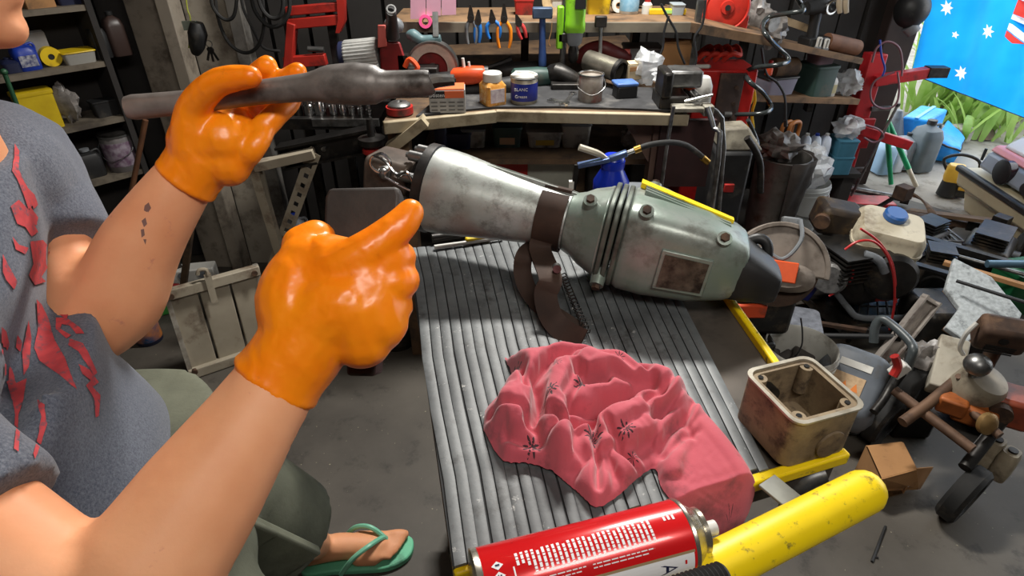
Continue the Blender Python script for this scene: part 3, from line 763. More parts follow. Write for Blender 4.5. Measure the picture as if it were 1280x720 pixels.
# ================================================================== the person
skin = NT('tanned skin'); kc = skin.mix(skin.ramp(skin.noise(9, 5, .6), .35, .68), rgb((228, 164, 122)), rgb((216, 146, 104)))
kc = skin.mix(skin.ramp(skin.noise(34, 5, .65), .66, .74), kc, rgb((196, 126, 104)))
skin.l(kc, skin.b.inputs['Base Color']); skin.b.inputs['Roughness'].default_value = .56; skin.b.inputs['Specular IOR Level'].default_value = .35
skin.b.inputs['Subsurface Weight'].default_value = .12; skin.b.inputs['Subsurface Radius'].default_value = (.02, .008, .004)
skin.bump(skin.noise(330, 4, .6), .12, .0008)
shoL, shoR = P(6, 205, z=.72), P(-215, 535, z=.43)
face = V((.94, .34, 0)).normalized()                    # where the chest faces
side = V((-face.y, face.x, 0))                           # towards the far (left) arm
midS = (shoL + shoR) / 2
neck0 = P(-75, 205, z=.60); chin = P(28, 42, z=.56)
headc = chin - face * .085 + V((0, 0, .085))
pel = V((-.47, .47, .80)); bel = V((-.455, .455, 1.0)); che = midS + V((-.02, .0, -.08))
elL, wrL = P(104, 412, z=.71), P(238, 214, z=.70)
elR, wrR = P(138, 785, z=.435), P(352, 470, z=.505)
knL, anL = P(372, 672, z=1.08), P(415, 735, z=1.52)
toe = P(508, 684, h=.022); anL = V((toe.x - .215, toe.y - .035, .085))
hipL, hipR = pel + side * .09 + V((0, 0, .02)), pel - side * .09 + V((0, 0, .02))
knL = P(362, 665, z=1.06)
knR, anR = hipR + face * .10 + V((0, 0, -.38)), hipR + face * .02 + V((0, 0, -.74))
person = thing('person', 'person in grey red-printed t-shirt and green shorts holding a steel chisel in each orange-gloved hand', 'person', (pel.x, pel.y, 0))
b = MB()
b.capsules([shoR, shoR.lerp(elR, .5) + V((0, 0, -.005)), elR], [.054, .049, .045])
b.capsules([elR, elR.lerp(wrR, .22), elR.lerp(wrR, .5) , elR.lerp(wrR, .8), wrR, P(392, 415, z=.51)], [.049, .0535, .048, .0385, .034, .034])
b.capsules([shoL, shoL.lerp(elL, .5), elL], [.056, .050, .044])
b.capsules([elL, elL.lerp(wrL, .25) + V((.006, 0, -.01)), elL.lerp(wrL, .55), wrL, P(258, 185, z=.695)], [.048, .052, .045, .0315, .030])
b.capsules([pel - face * .03, bel - face * .09, che - face * .085, neck0], [.085, .075, .07, .055]); b.capsules([shoR, midS - face * .08 - V((0, 0, .03)), shoL], [.048, .050, .048])
b.capsules([neck0 - V((0, 0, .03)), neck0 + V((0, 0, .03)), headc - V((0, 0, .03)) - face * .03], [.06, .056, .058])
# head: skull, jaw, nose, lips, ear
fm = frame(headc, face)
b.ball(headc + V((0, 0, .035)) - face * .012, (.098, .076, .098), frame((0, 0, 0), face)); b.ball(headc + face * .030 - V((0, 0, .055)), (.062, .056, .048), frame((0, 0, 0), face))
b.ball(headc + face * .072 - V((0, 0, .080)), (.020, .026, .018), frame((0, 0, 0), face))
b.tube([fm @ V((.080, 0, .034)), fm @ V((.094, 0, .006)), fm @ V((.100, 0, -.006)), fm @ V((.088, 0, -.016))], [.007, .010, .012, .008], 10, sm=3)
for sy in (-1, 1): b.ball(fm @ V((.090, sy * .012, -.010)), (.010, .008, .008), frame((0, 0, 0), face))
b.ball(fm @ V((.090, 0, -.040)), (.012, .024, .007), frame((0, 0, 0), face)); b.ball(fm @ V((.088, 0, -.054)), (.012, .022, .008), frame((0, 0, 0), face))
for sy in (-1, 1): b.tube([fm @ V((.078, sy * .012, .036)), fm @ V((.074, sy * .034, .042)), fm @ V((.056, sy * .054, .036))], .010, 10, sm=3)
for sy in (-1, 1): b.ball(fm @ V((.058, sy * .040, -.018)), (.020, .022, .020), frame((0, 0, 0), face))
for sy in (-1, 1): b.ball(fm @ V((-.01, sy * .078, .01)), (.018, .008, .030), frame((0, 0, 0), face))
# legs and the foot in the thong
for hp, kn_, an_ in ((hipL, knL, anL), (hipR, knR, anR)):
    b.capsules([hp, hp.lerp(kn_, .5) + face * .01, kn_], [.085, .075, .060]); b.capsules([kn_, kn_.lerp(an_, .3) - face * .012, kn_.lerp(an_, .7), an_], [.055, .055, .042, .036])
def foot(an_, dirv):
    d = V((dirv.x, dirv.y, 0)).normalized(); q = V((-d.y, d.x, 0)); a0 = V((an_.x, an_.y, 0))
    b.capsules([a0 - d * .03 + V((0, 0, .052)), a0 + d * .05 + V((0, 0, .065)), a0 + d * .115 + V((0, 0, .050)), a0 + d * .155 + V((0, 0, .040))], [.030, .034, .030, .022])
    b.capsules([a0 + d * .10 + q * .022 + V((0, 0, .044)), a0 + d * .155 + q * .02 + V((0, 0, .040))], [.026, .019]); b.capsules([a0 + d * .10 - q * .020 + V((0, 0, .040)), a0 + d * .145 - q * .024 + V((0, 0, .036))], [.024, .017])
    for i, (o, l_, r_) in enumerate(((.030, .215, .0135), (.012, .208, .0095), (-.003, .200, .0088), (-.017, .190, .0083), (-.030, .176, .0080))):
        b.capsules([a0 + d * (l_ - .06) + q * o * .95 + V((0, 0, .040)), a0 + d * (l_ - .02) + q * o + V((0, 0, .040)), a0 + d * l_ + q * o + V((0, 0, .034))], [r_ * 1.05, r_, r_])
    return a0, d, q
fd = V((toe.x - anL.x, toe.y - anL.y, 0)); f0, fdir, fq = foot(anL, fd); f1, fdir1, fq1 = foot(anR, face)
body = part(b, 'body', skin.m, person, remesh=.0065, smoothit=4)
# face details
eyem = mat('eye white', (225, 220, 214), None, rough=.2); iris = mat('brown iris', (50, 34, 24), None, rough=.2); hair = mat('short dark hair', (46, 36, 30), (30, 24, 20), 80, .8, bump=.6, bsc=300)
for sy in (-1, 1):
    b = MB(); b.ball(fm @ V((.0645, sy * .032, .022)), .0120); ey = part(b, 'eye', eyem, person)
    b = MB(); b.ball(fm @ V((.0732, sy * .0315, .019)), .0055); part(b, 'iris', iris, ey)
    b = MB(); b.ball(fm @ V((.0650, sy * .032, .0265)), (.0135, .0150, .0105), frame((0, 0, 0), face)); part(b, 'eyelid', skin.m, ey)
    b = MB(); b.tube([fm @ V((.082, sy * .014, .044)), fm @ V((.079, sy * .033, .047)), fm @ V((.064, sy * .050, .042))], .0030, 8, sm=3); part(b, 'eyebrow', hair, person)
b = MB(); b.ball(headc + V((0, 0, .055)) - face * .026, (.097, .082, .096), frame((0, 0, 0), face), 24, 16); part(b, 'hair', hair, person)
b = MB(); b.ball(fm @ V((.0945, 0, -.0415)), (.0075, .022, .0042), frame((0, 0, 0), face)); b.ball(fm @ V((.0935, 0, -.0505)), (.0080, .020, .0050), frame((0, 0, 0), face)); part(b, 'lips', mat('lips', (188, 96, 92), None, rough=.4), person)
# forearm marks: faded tattoo specks on the far arm
def cast(px, py, bvh):
    d = ray(px, py).normalized(); h = bvh.ray_cast(CP, d); return h
def bvh_of(o):
    dg = bpy.context.evaluated_depsgraph_get(); e = o.evaluated_get(dg); me = e.to_mesh()
    mw = o.matrix_world; v = [mw @ q.co for q in me.vertices]; f = [tuple(p.vertices) for p in me.polygons]; e.to_mesh_clear()
    return BVHTree.FromPolygons(v, f)
def decal(polys, bvh, off=.0006, step=4):
    """flat print wrapped on a surface: outlines filled with small cells that lie on it"""
    b = MB()
    for pl in polys:
        x0, x1 = min(p[0] for p in pl), max(p[0] for p in pl); y0, y1 = min(p[1] for p in pl), max(p[1] for p in pl)
        g = {}
        import mathutils.geometry as mg
        pts = []; es = []
        n = len(pl); dense = []
        for i in range(n):
            a, c = pl[i], pl[(i + 1) % n]; k_ = max(1, int(math.hypot(c[0] - a[0], c[1] - a[1]) / step))
            for k in range(k_): dense.append(V((a[0] + (c[0] - a[0]) * k / k_, a[1] + (c[1] - a[1]) * k / k_)))
        nb_ = len(dense); grid = []
        y = y0 + step / 2
        while y < y1:
            x = x0 + step / 2
            while x < x1:
                if inside((x, y), pl) and min(segd((x, y), pl[i], pl[(i + 1) % n]) for i in range(n)) > step * .4: grid.append(V((x, y)))
                x += step
            y += step
        vs, _, fs, _, _, _ = mg.delaunay_2d_cdt(dense + grid, [(i, (i + 1) % nb_) for i in range(nb_)], [list(range(nb_))], 1, 1e-5)
        mp_ = {}
        for i, v in enumerate(vs):
            h = cast(v.x, v.y, bvh)
            if h[0] is not None:
                nr = h[1] if h[1].dot(ray(v.x, v.y)) < 0 else -h[1]
                mp_[i] = len(b.v); b.v.append(h[0] + nr * off)
        for f in fs:
            if all(i in mp_ for i in f):
                q = [b.v[mp_[i]] for i in f]
                if max((q[i] - q[i - 1]).length for i in range(3)) < .03: b.f.append(tuple(mp_[i] for i in f))
    return b
bpy.context.view_layer.update()
bt = bvh_of(body)
b = decal([[(181, 257), (186, 253), (189, 260), (185, 266), (180, 263)], [(177, 276), (182, 272), (184, 280), (180, 284)], [(176, 287), (180, 286), (181, 294), (177, 297)], [(179, 299), (183, 299), (182, 306)]], bt, .0003, 3)
part(b, 'tattoo', mat('faded ink', (118, 84, 76), None, rough=.6), person, kind='stuff')
b = decal([[(162, 694), (168, 690), (172, 698), (167, 704), (161, 701)], [(509 - 260, 650), (251, 645), (253, 648)]], bt, .0003, 3)

# t-shirt
shirt = NT('grey melange jersey'); tc_ = shirt.mix(shirt.ramp(shirt.noise(420, 2, .8), .3, .75), rgb((58, 64, 78)), rgb((112, 116, 126)))
tc_ = shirt.mix(shirt.ramp(shirt.noise(3.5, 4), .4, .7), tc_, shirt.mix(.45, tc_, rgb((60, 66, 80))))
shirt.l(tc_, shirt.b.inputs['Base Color']); shirt.b.inputs['Roughness'].default_value = .95; shirt.b.inputs['Sheen Weight'].default_value = .2; shirt.bump(shirt.noise(600, 2), .25, .0008)
b = MB()
def tring(c, hw, hd, e=2.3, tilt=0, n=40):
    return [c + side * p[0] + face * p[1] + V((0, 0, tilt * p[1])) for p in superel(hw, hd, e, n)]
fold = lambda i, a: 0
fb = lambda v: V((0, 0, 0)) - face * v
tors = [(pel + fb(.035), .170, .120), (pel + fb(.035) + V((0, 0, .07)), .168, .116), (bel + fb(.05) + V((0, 0, -.06)), .166, .112), (bel + fb(.065) + V((0, 0, .0)), .165, .104), (bel + fb(.062) + V((0, 0, .07)), .168, .100), (che + fb(.035) + V((0, 0, -.02)), .174, .098), (che + fb(.02) + V((0, 0, .03)), .178, .098), (midS + fb(.02) + V((0, 0, -.01)), .170, .094), (midS.lerp(neck0, .45) + fb(.01) + V((0, 0, .01)), .118, .084), (neck0, .072, .070)]
b.loft([tring(c, hw, hd) for c, hw, hd in tors])
slL, slR = shoL.lerp(elL, .52), P(-28, 672, z=.43)
b.capsules([shoL - side * .06, shoL, shoL.lerp(slL, .6)], [.085, .078, .072]); b.cyl(shoL.lerp(slL, .5), slL, .074, .075, 24)
b.capsules([shoR + side * .06, shoR, shoR.lerp(slR, .5)], [.085, .078, .070]); b.cyl(shoR.lerp(slR, .3), slR, .066, .066, 24)
# drooping folds at the waist
for t, dz, r_ in ((-.6, .06, .014), (-.9, .12, .012), (-.3, 0, .010)):
    c = bel + fb(.06) + side * .165 * math.sin(t * 1.4) + face * .100 * math.cos(t * 1.4)
    b.capsules([c + V((0, 0, .08)) - face * .01, c + V((0, 0, -.05)), c + V((.01, 0, -.14))], [r_ * .6, r_, r_ * .8], 10)
tshirt = part(b, 't_shirt', shirt.m, person, remesh=.008, smoothit=6)
bpy.context.view_layer.update(); st_b = bvh_of(tshirt)
PR = [  # the red print, in jagged strokes
 [(18, 180), (24, 190), (22, 212), (28, 226), (36, 240), (40, 256), (34, 262), (28, 244), (20, 224), (14, 214), (18, 198)],
 [(12, 258), (22, 250), (34, 262), (44, 268), (40, 278), (46, 290), (38, 296), (30, 284), (20, 280)],
 [(34, 236), (42, 244), (46, 256), (40, 262)], [(36, 258), (46, 272), (44, 282), (34, 276)],
 [(36, 302), (52, 300), (68, 318), (72, 332), (58, 334), (50, 346), (56, 352), (42, 356), (34, 344), (40, 330)],
 [(56, 306), (66, 312), (70, 322), (60, 320)],
 [(14, 296), (22, 306), (34, 310), (30, 318), (18, 312)],
 [(2, 318), (8, 330), (20, 352), (16, 362), (6, 350), (2, 340)],
 [(44, 374), (50, 380), (60, 400), (68, 424), (82, 448), (95, 488), (76, 470), (50, 452), (42, 436), (46, 410)],
 [(0, 408), (6, 414), (10, 430), (4, 448), (0, 440)], [(4, 450), (14, 462), (20, 480), (34, 474), (30, 500), (24, 520), (22, 566), (16, 562), (20, 520), (12, 490), (4, 470)],
 [(34, 400), (38, 424), (36, 460), (30, 470), (26, 440)], [(20, 418), (26, 428), (24, 440), (18, 434)],
 [(70, 350), (84, 352), (92, 366), (88, 374), (100, 384), (98, 392), (84, 378), (76, 372), (80, 362), (72, 358)],
 [(62, 354), (66, 372), (74, 386), (86, 394), (84, 400), (68, 390), (60, 374)],
 [(70, 398), (84, 398), (100, 410), (106, 418), (96, 418), (88, 408), (78, 406), (76, 412), (90, 420), (84, 424), (70, 412)],
 [(88, 424), (104, 430), (112, 448), (120, 466), (116, 470), (104, 450), (98, 440), (86, 432)],
 [(98, 456), (110, 462), (122, 478), (114, 484), (124, 494), (122, 520), (118, 522), (116, 498), (106, 482), (112, 476), (102, 468)],
 [(48, 500), (56, 506), (58, 530), (48, 560), (42, 575), (40, 568), (48, 540), (52, 522)],
]
b = decal(PR, st_b, .0012, 4)
part(b, 'shirt_print', mat('cracked red print', (196, 66, 70), (170, 54, 60), 60, .8, dirt=(96, 74, 84), da=.35, dsc=130), person, 'jagged red print on the grey shirt', kind='stuff')
# shorts
shorts = mat('green cargo cloth', (104, 106, 90), (84, 86, 72), 12, .9, dirt=(60, 60, 50), da=.3, bump=.3, bsc=150)
b = MB(); b.loft([tring(pel + V((0, 0, z)), .17, .13, 2.4) for z in (-.10, -.02, .06, .11)])
for hp, kn_ in ((hipL, knL), (hipR, knR)):
    d = (kn_ - hp)
    b.capsules([hp, hp + d * .5], [.105, .100], 20); b.cyl(hp + d * .4, hp + d * .97, .102, .094, 24)
    sd = side if hp is hipL else -side
    for k_ in (.40, .70): b.tube([hp + d * k_ + face * .092 - sd * .03, hp + d * (k_ + .05) + face * .094 + sd * .02, hp + d * (k_ + .16) + face * .080 + sd * .045], [.006, .008, .005], 8, sm=3)
sho = part(b, 'shorts', shorts, person, remesh=.009, smoothit=5)
d = knL - hipL; b = MB()
pk = hipL + d * .62 - side * .098 + face * .01
b.box((0, 0, 0), (.15, .012, .16), None); 
b = MB(frame(pk, d, -side)); b.box((0, 0, 0), (.17, .14, .016)); b.box((-.06, 0, .010), (.055, .15, .010)); part(b, 'pocket', shorts, sho, bevel=.004)
b = MB(); dd = d.normalized()
# thongs (flip flops)
thg = mat('mint rubber', (120, 206, 166), (104, 190, 150), 9, .6, dirt=(60, 90, 76), da=.2)
for a0, dv, qv in ((f0, fdir, fq), (f1, fdir1, fq1)):
    m_f = Matrix((V((dv.x, dv.y, 0)), V((qv.x, qv.y, 0)), V((0, 0, 1)))).transposed().to_4x4(); m_f.translation = V((a0.x, a0.y, 0))
    sole = [(p.x, p.y) for p in spline([V(q + (0,)) for q in ((-.055, 0), (-.035, .036), (.03, .036), (.10, .046), (.17, .050), (.225, .036), (.236, .008), (.220, -.028), (.17, -.048), (.10, -.044), (.03, -.036), (-.035, -.034), (-.055, 0))], 4)][:-1]
    b = MB(m_f); b.prism(sole, .0, .020); so = part(b, 'thong', thg, person, 'mint green rubber thong on the foot', bevel=.004)
    b = MB(m_f)
    for s_ in (1, -1):
        pts = spline([V((.172, .012, .022)), V((.165, .014, .056)), V((.13, .028 * s_ + .004, .082)), V((.09, .045 * s_, .070)), V((.055, .050 * s_, .022))], 5)
        for i in range(len(pts) - 1):
            pass
        b.tube(pts, .0065, 8)
    part(b, 'strap', mat('shiny mint strap', (120, 190, 160), None, rough=.3), so)

# ------------------------------------------------------------------ gloves (close on what they hold)
glv = NT('orange nitrile'); gc = glv.mix(glv.ramp(glv.noise(16, 5, .6), .35, .7), rgb((255, 146, 18)), rgb((250, 126, 10)))
gc = glv.mix(glv.ramp(glv.noise(28, 7, .7), .64, .76), gc, rgb((206, 104, 24))); glv.l(gc, glv.b.inputs['Base Color']); glv.b.inputs['Roughness'].default_value = .33
glv.b.inputs['Subsurface Weight'].default_value = .08
wv_ = glv.n('ShaderNodeTexWave'); wv_.inputs['Scale'].default_value = 15; wv_.inputs['Distortion'].default_value = 9; wv_.inputs['Detail'].default_value = 3; wv_.inputs['Detail Scale'].default_value = 1.6; glv.l(glv.tc(), wv_.inputs['Vector'])
glv.bump(glv.math('MULTIPLY', wv_.outputs['Fac'], glv.noise(20, 3)), .38, .0025)
def Q(x, y, z): return P(x, y, z=z)
# far hand, palm towards the camera
b = MB()
b.loft([[Q(x, y, z + dz) for x, y, dz in r] for z, r in ()]) if False else None
wr0, wr1 = Q(226, 226, .70), Q(246, 206, .70)
b.capsules([Q(236, 217, .70), Q(248, 200, .698)], [.034, .034], 20); b.capsules([Q(248, 200, .698), Q(268, 180, .695)], [.034, .036], 20)
b.capsules([Q(246, 178, .69), Q(282, 176, .69)], [.032, .033]); b.capsules([Q(285, 205, .695), Q(300, 178, .70)], [.026, .028]); b.capsules([Q(252, 165, .695), Q(290, 158, .70)], [.026, .026])
b.capsules([Q(240, 190, .68), Q(240, 160, .672), Q(244, 132, .66), Q(268, 106, .642), Q(292, 98, .637), Q(314, 96, .634)], [.022, .022, .0175, .0150, .0140, .0115], 14)       # thumb over the bar
b.capsules([Q(282, 160, .705), Q(296, 128, .722), Q(316, 98, .722), Q(334, 82, .700)], [.017, .0145, .0130, .0120])     # index behind
b.capsules([Q(300, 166, .705), Q(322, 142, .720), Q(345, 110, .716), Q(372, 90, .688)], [.017, .0148, .0135, .0112])   # middle
b.capsules([Q(308, 182, .70), Q(326, 163, .694), Q(346, 142, .700), Q(362, 128, .712), Q(368, 112, .712)], [.0165, .0145, .0138, .0125, .011])    # ring
b.capsules([Q(302, 200, .695), Q(318, 186, .684), Q(330, 166, .690), Q(336, 150, .704)], [.0155, .0125, .0115, .010])  # little
for dp in ((222, 228), ): pass
rings = []
dirc = (Q(262, 186, .695) - Q(226, 232, .70)).normalized()
for t, r_ in ((0, .0350), (.0035, .0372), (.007, .0350), (.02, .0345), (.04, .0350)):
    c = Q(233, 226, .70) + dirc * (t - .004); u = dirc.cross(V((0, 0, 1))).normalized(); w_ = dirc.cross(u)
    rings.append([c + u * r_ * math.cos(a) + w_ * r_ * math.sin(a) for a in [2 * math.pi * i / 24 for i in range(24)]])
b.loft(rings)
part(b, 'glove', glv.m, person, 'orange glove with the palm showing', remesh=.0026, smoothit=9)
# near hand, back towards the camera, closed round the flat chisel
b = MB()
b.capsules([Q(345, 478, .505), Q(372, 442, .507), Q(398, 405, .508)], [.0355, .037, .036], 20)
b.capsules([Q(385, 330, .515), Q(372, 372, .51), Q(385, 420, .507)], [.026, .034, .036], 16); b.capsules([Q(412, 330, .512), Q(455, 352, .508), Q(470, 400, .508)], [.026, .030, .028], 16); b.capsules([Q(400, 400, .507), Q(440, 380, .503), Q(452, 420, .508)], [.036, .034, .028], 16)
b.capsules([Q(378, 308, .522), Q(395, 300, .528)], [.018, .018])
b.capsules([Q(405, 345, .505), Q(440, 327, .497), Q(472, 305, .497), Q(500, 282, .502), Q(513, 266, .506)], [.022, .0195, .0165, .0145, .0120])   # thumb along the blade
for i, (x, y, r_) in enumerate(((488, 326, .0165), (492, 354, .017), (484, 386, .0165), (470, 414, .0150))):
    b.capsules([Q(448 - i * 3, 352 + i * 20, .502), Q(x, y, .505), Q(x + 10, y - 4, .528), Q(x - 4, y - 2, .566), Q(x - 40, y + 2, .582), Q(x - 62, y + 4, .570)], [r_, r_, r_ * .92, r_ * .85, r_ * .78, r_ * .66])
rings = []
dirc = (Q(392, 412, .508) - Q(345, 478, .505)).normalized()
for t, r_ in ((0, .0372), (.003, .0392), (.007, .0372), (.02, .0362), (.04, .0365)):
    c = Q(345, 478, .505) + dirc * (t - .002); u = dirc.cross(V((0, 0, 1))).normalized(); w_ = dirc.cross(u)
    rings.append([c + u * r_ * math.cos(a) + w_ * r_ * math.sin(a) for a in [2 * math.pi * i / 24 for i in range(24)]])
b.loft(rings)
part(b, 'glove', glv.m, person, 'orange glove with the back of the hand showing', remesh=.0026, smoothit=5)

# chisels
chm = mat('dull forged steel', (128, 122, 118), (104, 98, 94), 30, .45, .2, dirt=(54, 48, 44), da=.35, bump=.25)
ch = thing('point_chisel', 'long grey forged steel chisel held across the raised far glove', 'chisel', Q(330, 115, .665))
pts = [Q(163, 135, .665), Q(168, 134, .665), Q(240, 127, .665), Q(320, 116, .665), Q(385, 109, .665), Q(412, 106, .665), Q(445, 105, .665), Q(470, 106, .665), Q(484, 106, .665), Q(532, 104, .665), Q(540, 103, .665)]
b = MB(); b.tube(pts, [.0100, .0135, .0125, .0128, .0150, .0205, .0225, .0205, .0148, .0142, .0115], 20, sm=3); part(b, 'shaft', chm, ch)
b = MB(); b.tube([Q(536, 103, .665), Q(548, 101, .665), Q(568, 100, .665)], [.0085, .0075, .0060], 8); part(b, 'tip', DSTEEL, ch)
ch = thing('spade_chisel', 'wide flat dark steel chisel gripped upright in the near glove', 'chisel', Q(450, 380, .55))
ax = (Q(464, 240, .548) - Q(445, 468, .552)); up_ = ax.normalized()
cm = frame(Q(456, 352, .540), (Q(502, 352, .535) - Q(456, 352, .540)), up_)
def cr(z, w, t): return [cm @ V(p) for p in ((-w, -t, z), (w, -t, z), (w, t, z), (-w, t, z))]
LZ = ax.length / 2
b = MB(); b.loft([cr(-LZ, .013, .011), cr(-LZ * .5, .015, .012), cr(0, .018, .012), cr(LZ * .25, .026, .012), cr(LZ * .55, .0340, .0105), cr(LZ * .9, .0345, .007), cr(LZ, .0315, .005)]); part(b, 'blade', mat('dark forged steel', (50, 42, 37), (36, 30, 27), 30, .6, 0, dirt=(28, 24, 22), da=.35, bump=.25), ch, bevel=.003)
# ================================================================== helpers for the clutter
def fit(px, pyb, pyt, wpx, **k):
    """base point, half width and height of something that shows from pyb up to pyt"""
    p = P(px, pyb, **k); d = ray(px, pyt); t = p.y / d.y
    return p, m_(wpx, p) / 2, max(.01, CAM_H + d.z * t - p.z)
def tin(name, label, cat, p, r, h, body, lab=None, lid=None, bail=False, group=None, rimm=STEEL):
    t = thing(name, label, cat, p, group); M = at(p)
    b = MB(M); b.lathe([(r * .96, 0), (r, h * .03), (r, h * .95), (r * .97, h * .97), (r * .9, h * .97), (r * .9, h * .9)], None, 24); part(b, 'body', body, t)
    b = MB(M); b.lathe([(r, h * .94), (r * 1.05, h * .95), (r * 1.05, h * .99), (r * .97, h), (r * .93, h * .96)], None, 24, cap=False); part(b, 'rim', rimm, t)
    if lab: b = MB(M); b.lathe([(r * 1.008, h * .16), (r * 1.012, h * .17), (r * 1.012, h * .80), (r * 1.008, h * .81)], None, 24); lb = part(b, 'paper_label', lab, t)
    if lid: b = MB(M); b.lathe([(r * .98, h * .97), (r * 1.02, h), (r * 1.02, h * 1.06), (r * .9, h * 1.09)], None, 24); part(b, 'lid', lid, t)
    if bail: b = MB(M); b.tube([(r, 0, h * .85), (r * 1.1, -r * .5, h * .55), (0, -r * 1.25, h * .35), (-r * 1.1, -r * .5, h * .55), (-r, 0, h * .85)], r * .025, 6, sm=5); part(b, 'wire_handle', STEEL, t)
    return t
def jug(name, label, cat, p, w, d, h, body, cap, rz=0, group=None, handle=True, lab=None):
    t = thing(name, label, cat, p, group); M = at(p, rz)
    def rr(w_, d_, z): return [(q[0], q[1], z) for q in rrect(w_, d_, min(w_, d_) * .28, 3)]
    b = MB(M); b.loft([rr(w * .96, d * .96, 0), rr(w, d, h * .03), rr(w, d, h * .68), rr(w * .8, d * .8, h * .82), rr(w * .3, min(d, w) * .3, h * .90), rr(w * .3, min(d, w) * .3, h * .93)]); part(b, 'body', body, t)
    b = MB(M); b.cyl((0, 0, h * .92), (0, 0, h), w * .19, seg=14); part(b, 'cap', cap, t)
    if handle: b = MB(M); b.tube([(w * .2, 0, h * .86), (w * .45, 0, h * .9), (w * .52, 0, h * .75), (w * .46, 0, h * .6)], w * .06, 8, sm=4); part(b, 'handle', body, t)
    if lab: b = MB(M); b.box((0, -d * .502, h * .36), (w * .7, .002, h * .4)); part(b, 'paper_label', lab, t)
    return t
def tub(name, label, cat, p, w, d, h, body, lid, rz=0, group=None, lab=None, taper=1.12):
    t = thing(name, label, cat, p, group); M = at(p, rz)
    def rr(s, z): return [(q[0], q[1], z) for q in rrect(w * s, d * s, min(w, d) * .12, 3)]
    b = MB(M); b.loft([rr(1 / taper, 0), rr(1, h * .9)]); part(b, 'body', body, t)
    b = MB(M); b.loft([rr(1.04, h * .88), rr(1.06, h * .92), rr(1.04, h * .98), rr(.9, h)]); part(b, 'lid', lid, t)
    if lab: b = MB(M); b.box((0, -d / 2 / taper * 1.035, h * .42), (w * .52, .003, h * .5)); part(b, 'paper_label', lab, t)
    return t
def carton(name, label, cat, p, w, d, h, m, rz=0, flaps=True, band=None, group=None):
    t = thing(name, label, cat, p, group); M = at(p, rz); e = .004
    b = MB(M); b.box((0, 0, e / 2), (w, d, e)); part(b, 'bottom', m, t)
    for c, s in (((0, -d / 2, h / 2), (w, e, h)), ((0, d / 2, h / 2), (w, e, h)), ((-w / 2, 0, h / 2), (e, d - e, h)), ((w / 2, 0, h / 2), (e, d - e, h))): b = MB(M); b.box(c, s); part(b, 'side', m, t)
    if flaps:
        for s in (-1, 1): b = MB(M @ at((0, s * d / 2, h), rx=s * R_(-8 if s < 0 else 4))); b.box((0, -s * d * .245, .002), (w, d * .49, .003)); part(b, 'flap', m, t)
    if band: b = MB(M); b.box((0, -d / 2 - e / 2 - .0005, h * .72), (w * .98, .001, h * .3)); part(b, 'printed_band', band, t)
    return t
def text_part(txt, M, size, m, parent, label=None, ext=.0006):
    """lettering as flat mesh print"""
    cu = bpy.data.curves.new('lettering', 'FONT'); cu.body = txt; cu.size = size; cu.align_x = 'CENTER'; cu.align_y = 'CENTER'; cu.extrude = ext; cu.resolution_u = 2
    o = bpy.data.objects.new('tmp', cu); COL.objects.link(o); bpy.context.view_layer.update()
    me = bpy.data.meshes.new_from_object(o.evaluated_get(bpy.context.evaluated_depsgraph_get())); bpy.data.objects.remove(o)
    b = MB(M); b.v = [M @ q.co for q in me.vertices]; b.f = [tuple(p.vertices) for p in me.polygons]; bpy.data.meshes.remove(me)
    return part(b, 'lettering', m, parent, label, smooth=False, kind='stuff')
def facing(p, rz=0): # frame whose local x,y lie on an upright face that looks at -y
    return at(p, rz) @ Matrix.Rotation(R_(90), 4, 'X')
def bolt_row(): pass

# ================================================================== work bench
BH = .90
benchw = mat('worn pale bench edge', (168, 156, 130), (146, 132, 108), 12, .65, dirt=(104, 90, 66), da=.4)
bt_ = thing('workbench', 'long timber workbench with a pale front edge along the back wall', 'workbench', (0, 2.2, 0))
f0_, f1_, f2_ = P(478, 152, h=BH), P(620, 138, h=BH), P(862, 143, h=BH)
yb_ = lambda x: 2.17 + (x + 2.7) * .2714 - .03
b = MB(); pts = [f0_, f1_, f2_]
outl = [(p.x, p.y + .012) for p in pts] + [(f2_.x, yb_(f2_.x)), (f0_.x, yb_(f0_.x))]
b.prism(outl, BH - .035, BH - .004); part(b, 'top', DWOOD, bt_)
b = MB(); b.bar(f0_ + V((0, .006, -.020)), f1_ + V((0, .006, -.020)), .02, .036); part(b, 'front_edge', benchw, bt_, bevel=.003)
b = MB(); b.bar(f1_ + V((0, .006, -.018)), f2_ + V((0, .006, -.018)), .02, .034); part(b, 'front_edge', benchw, bt_, bevel=.003)
b = MB(); q = P(486, 186, y=f0_.y + .03); b.bar(q, P(532, 150, y=f0_.y + .03), .03, .05, (0, 1, 0)); part(b, 'brace', benchw, bt_)
legm = mat('stained red brown timber', (104, 80, 70), (84, 62, 54), 14, .75, dirt=(120, 104, 92), da=.35)
b = MB(); q = P(826, 150, y=1.90); b.box((q.x, q.y, BH / 2 - .02), (.05, .06, BH - .04)); part(b, 'leg', legm, bt_)
b = MB(); b.prism([(q.x - .13, 0), (q.x - .02, 0), (q.x - .02, -.16)], 0, .03, Matrix.Translation(V((0, q.y + .02, BH - .035))) @ Matrix.Rotation(R_(90), 4, 'X')); part(b, 'gusset', legm, bt_)
b = MB(); b.box((f0_.x + .03, f0_.y + .08, BH / 2 - .02), (.06, .06, BH - .04)); part(b, 'leg', DWOOD, bt_)
for x_ in (f0_.x + .03, f2_.x - .05): b = MB(); b.box((x_, yb_(x_) - .08, BH / 2 - .02), (.06, .06, BH - .04)); part(b, 'leg', DWOOD, bt_)
UH1, UH2 = P(680, 186, y=2.12).z, P(680, 252, y=2.10).z
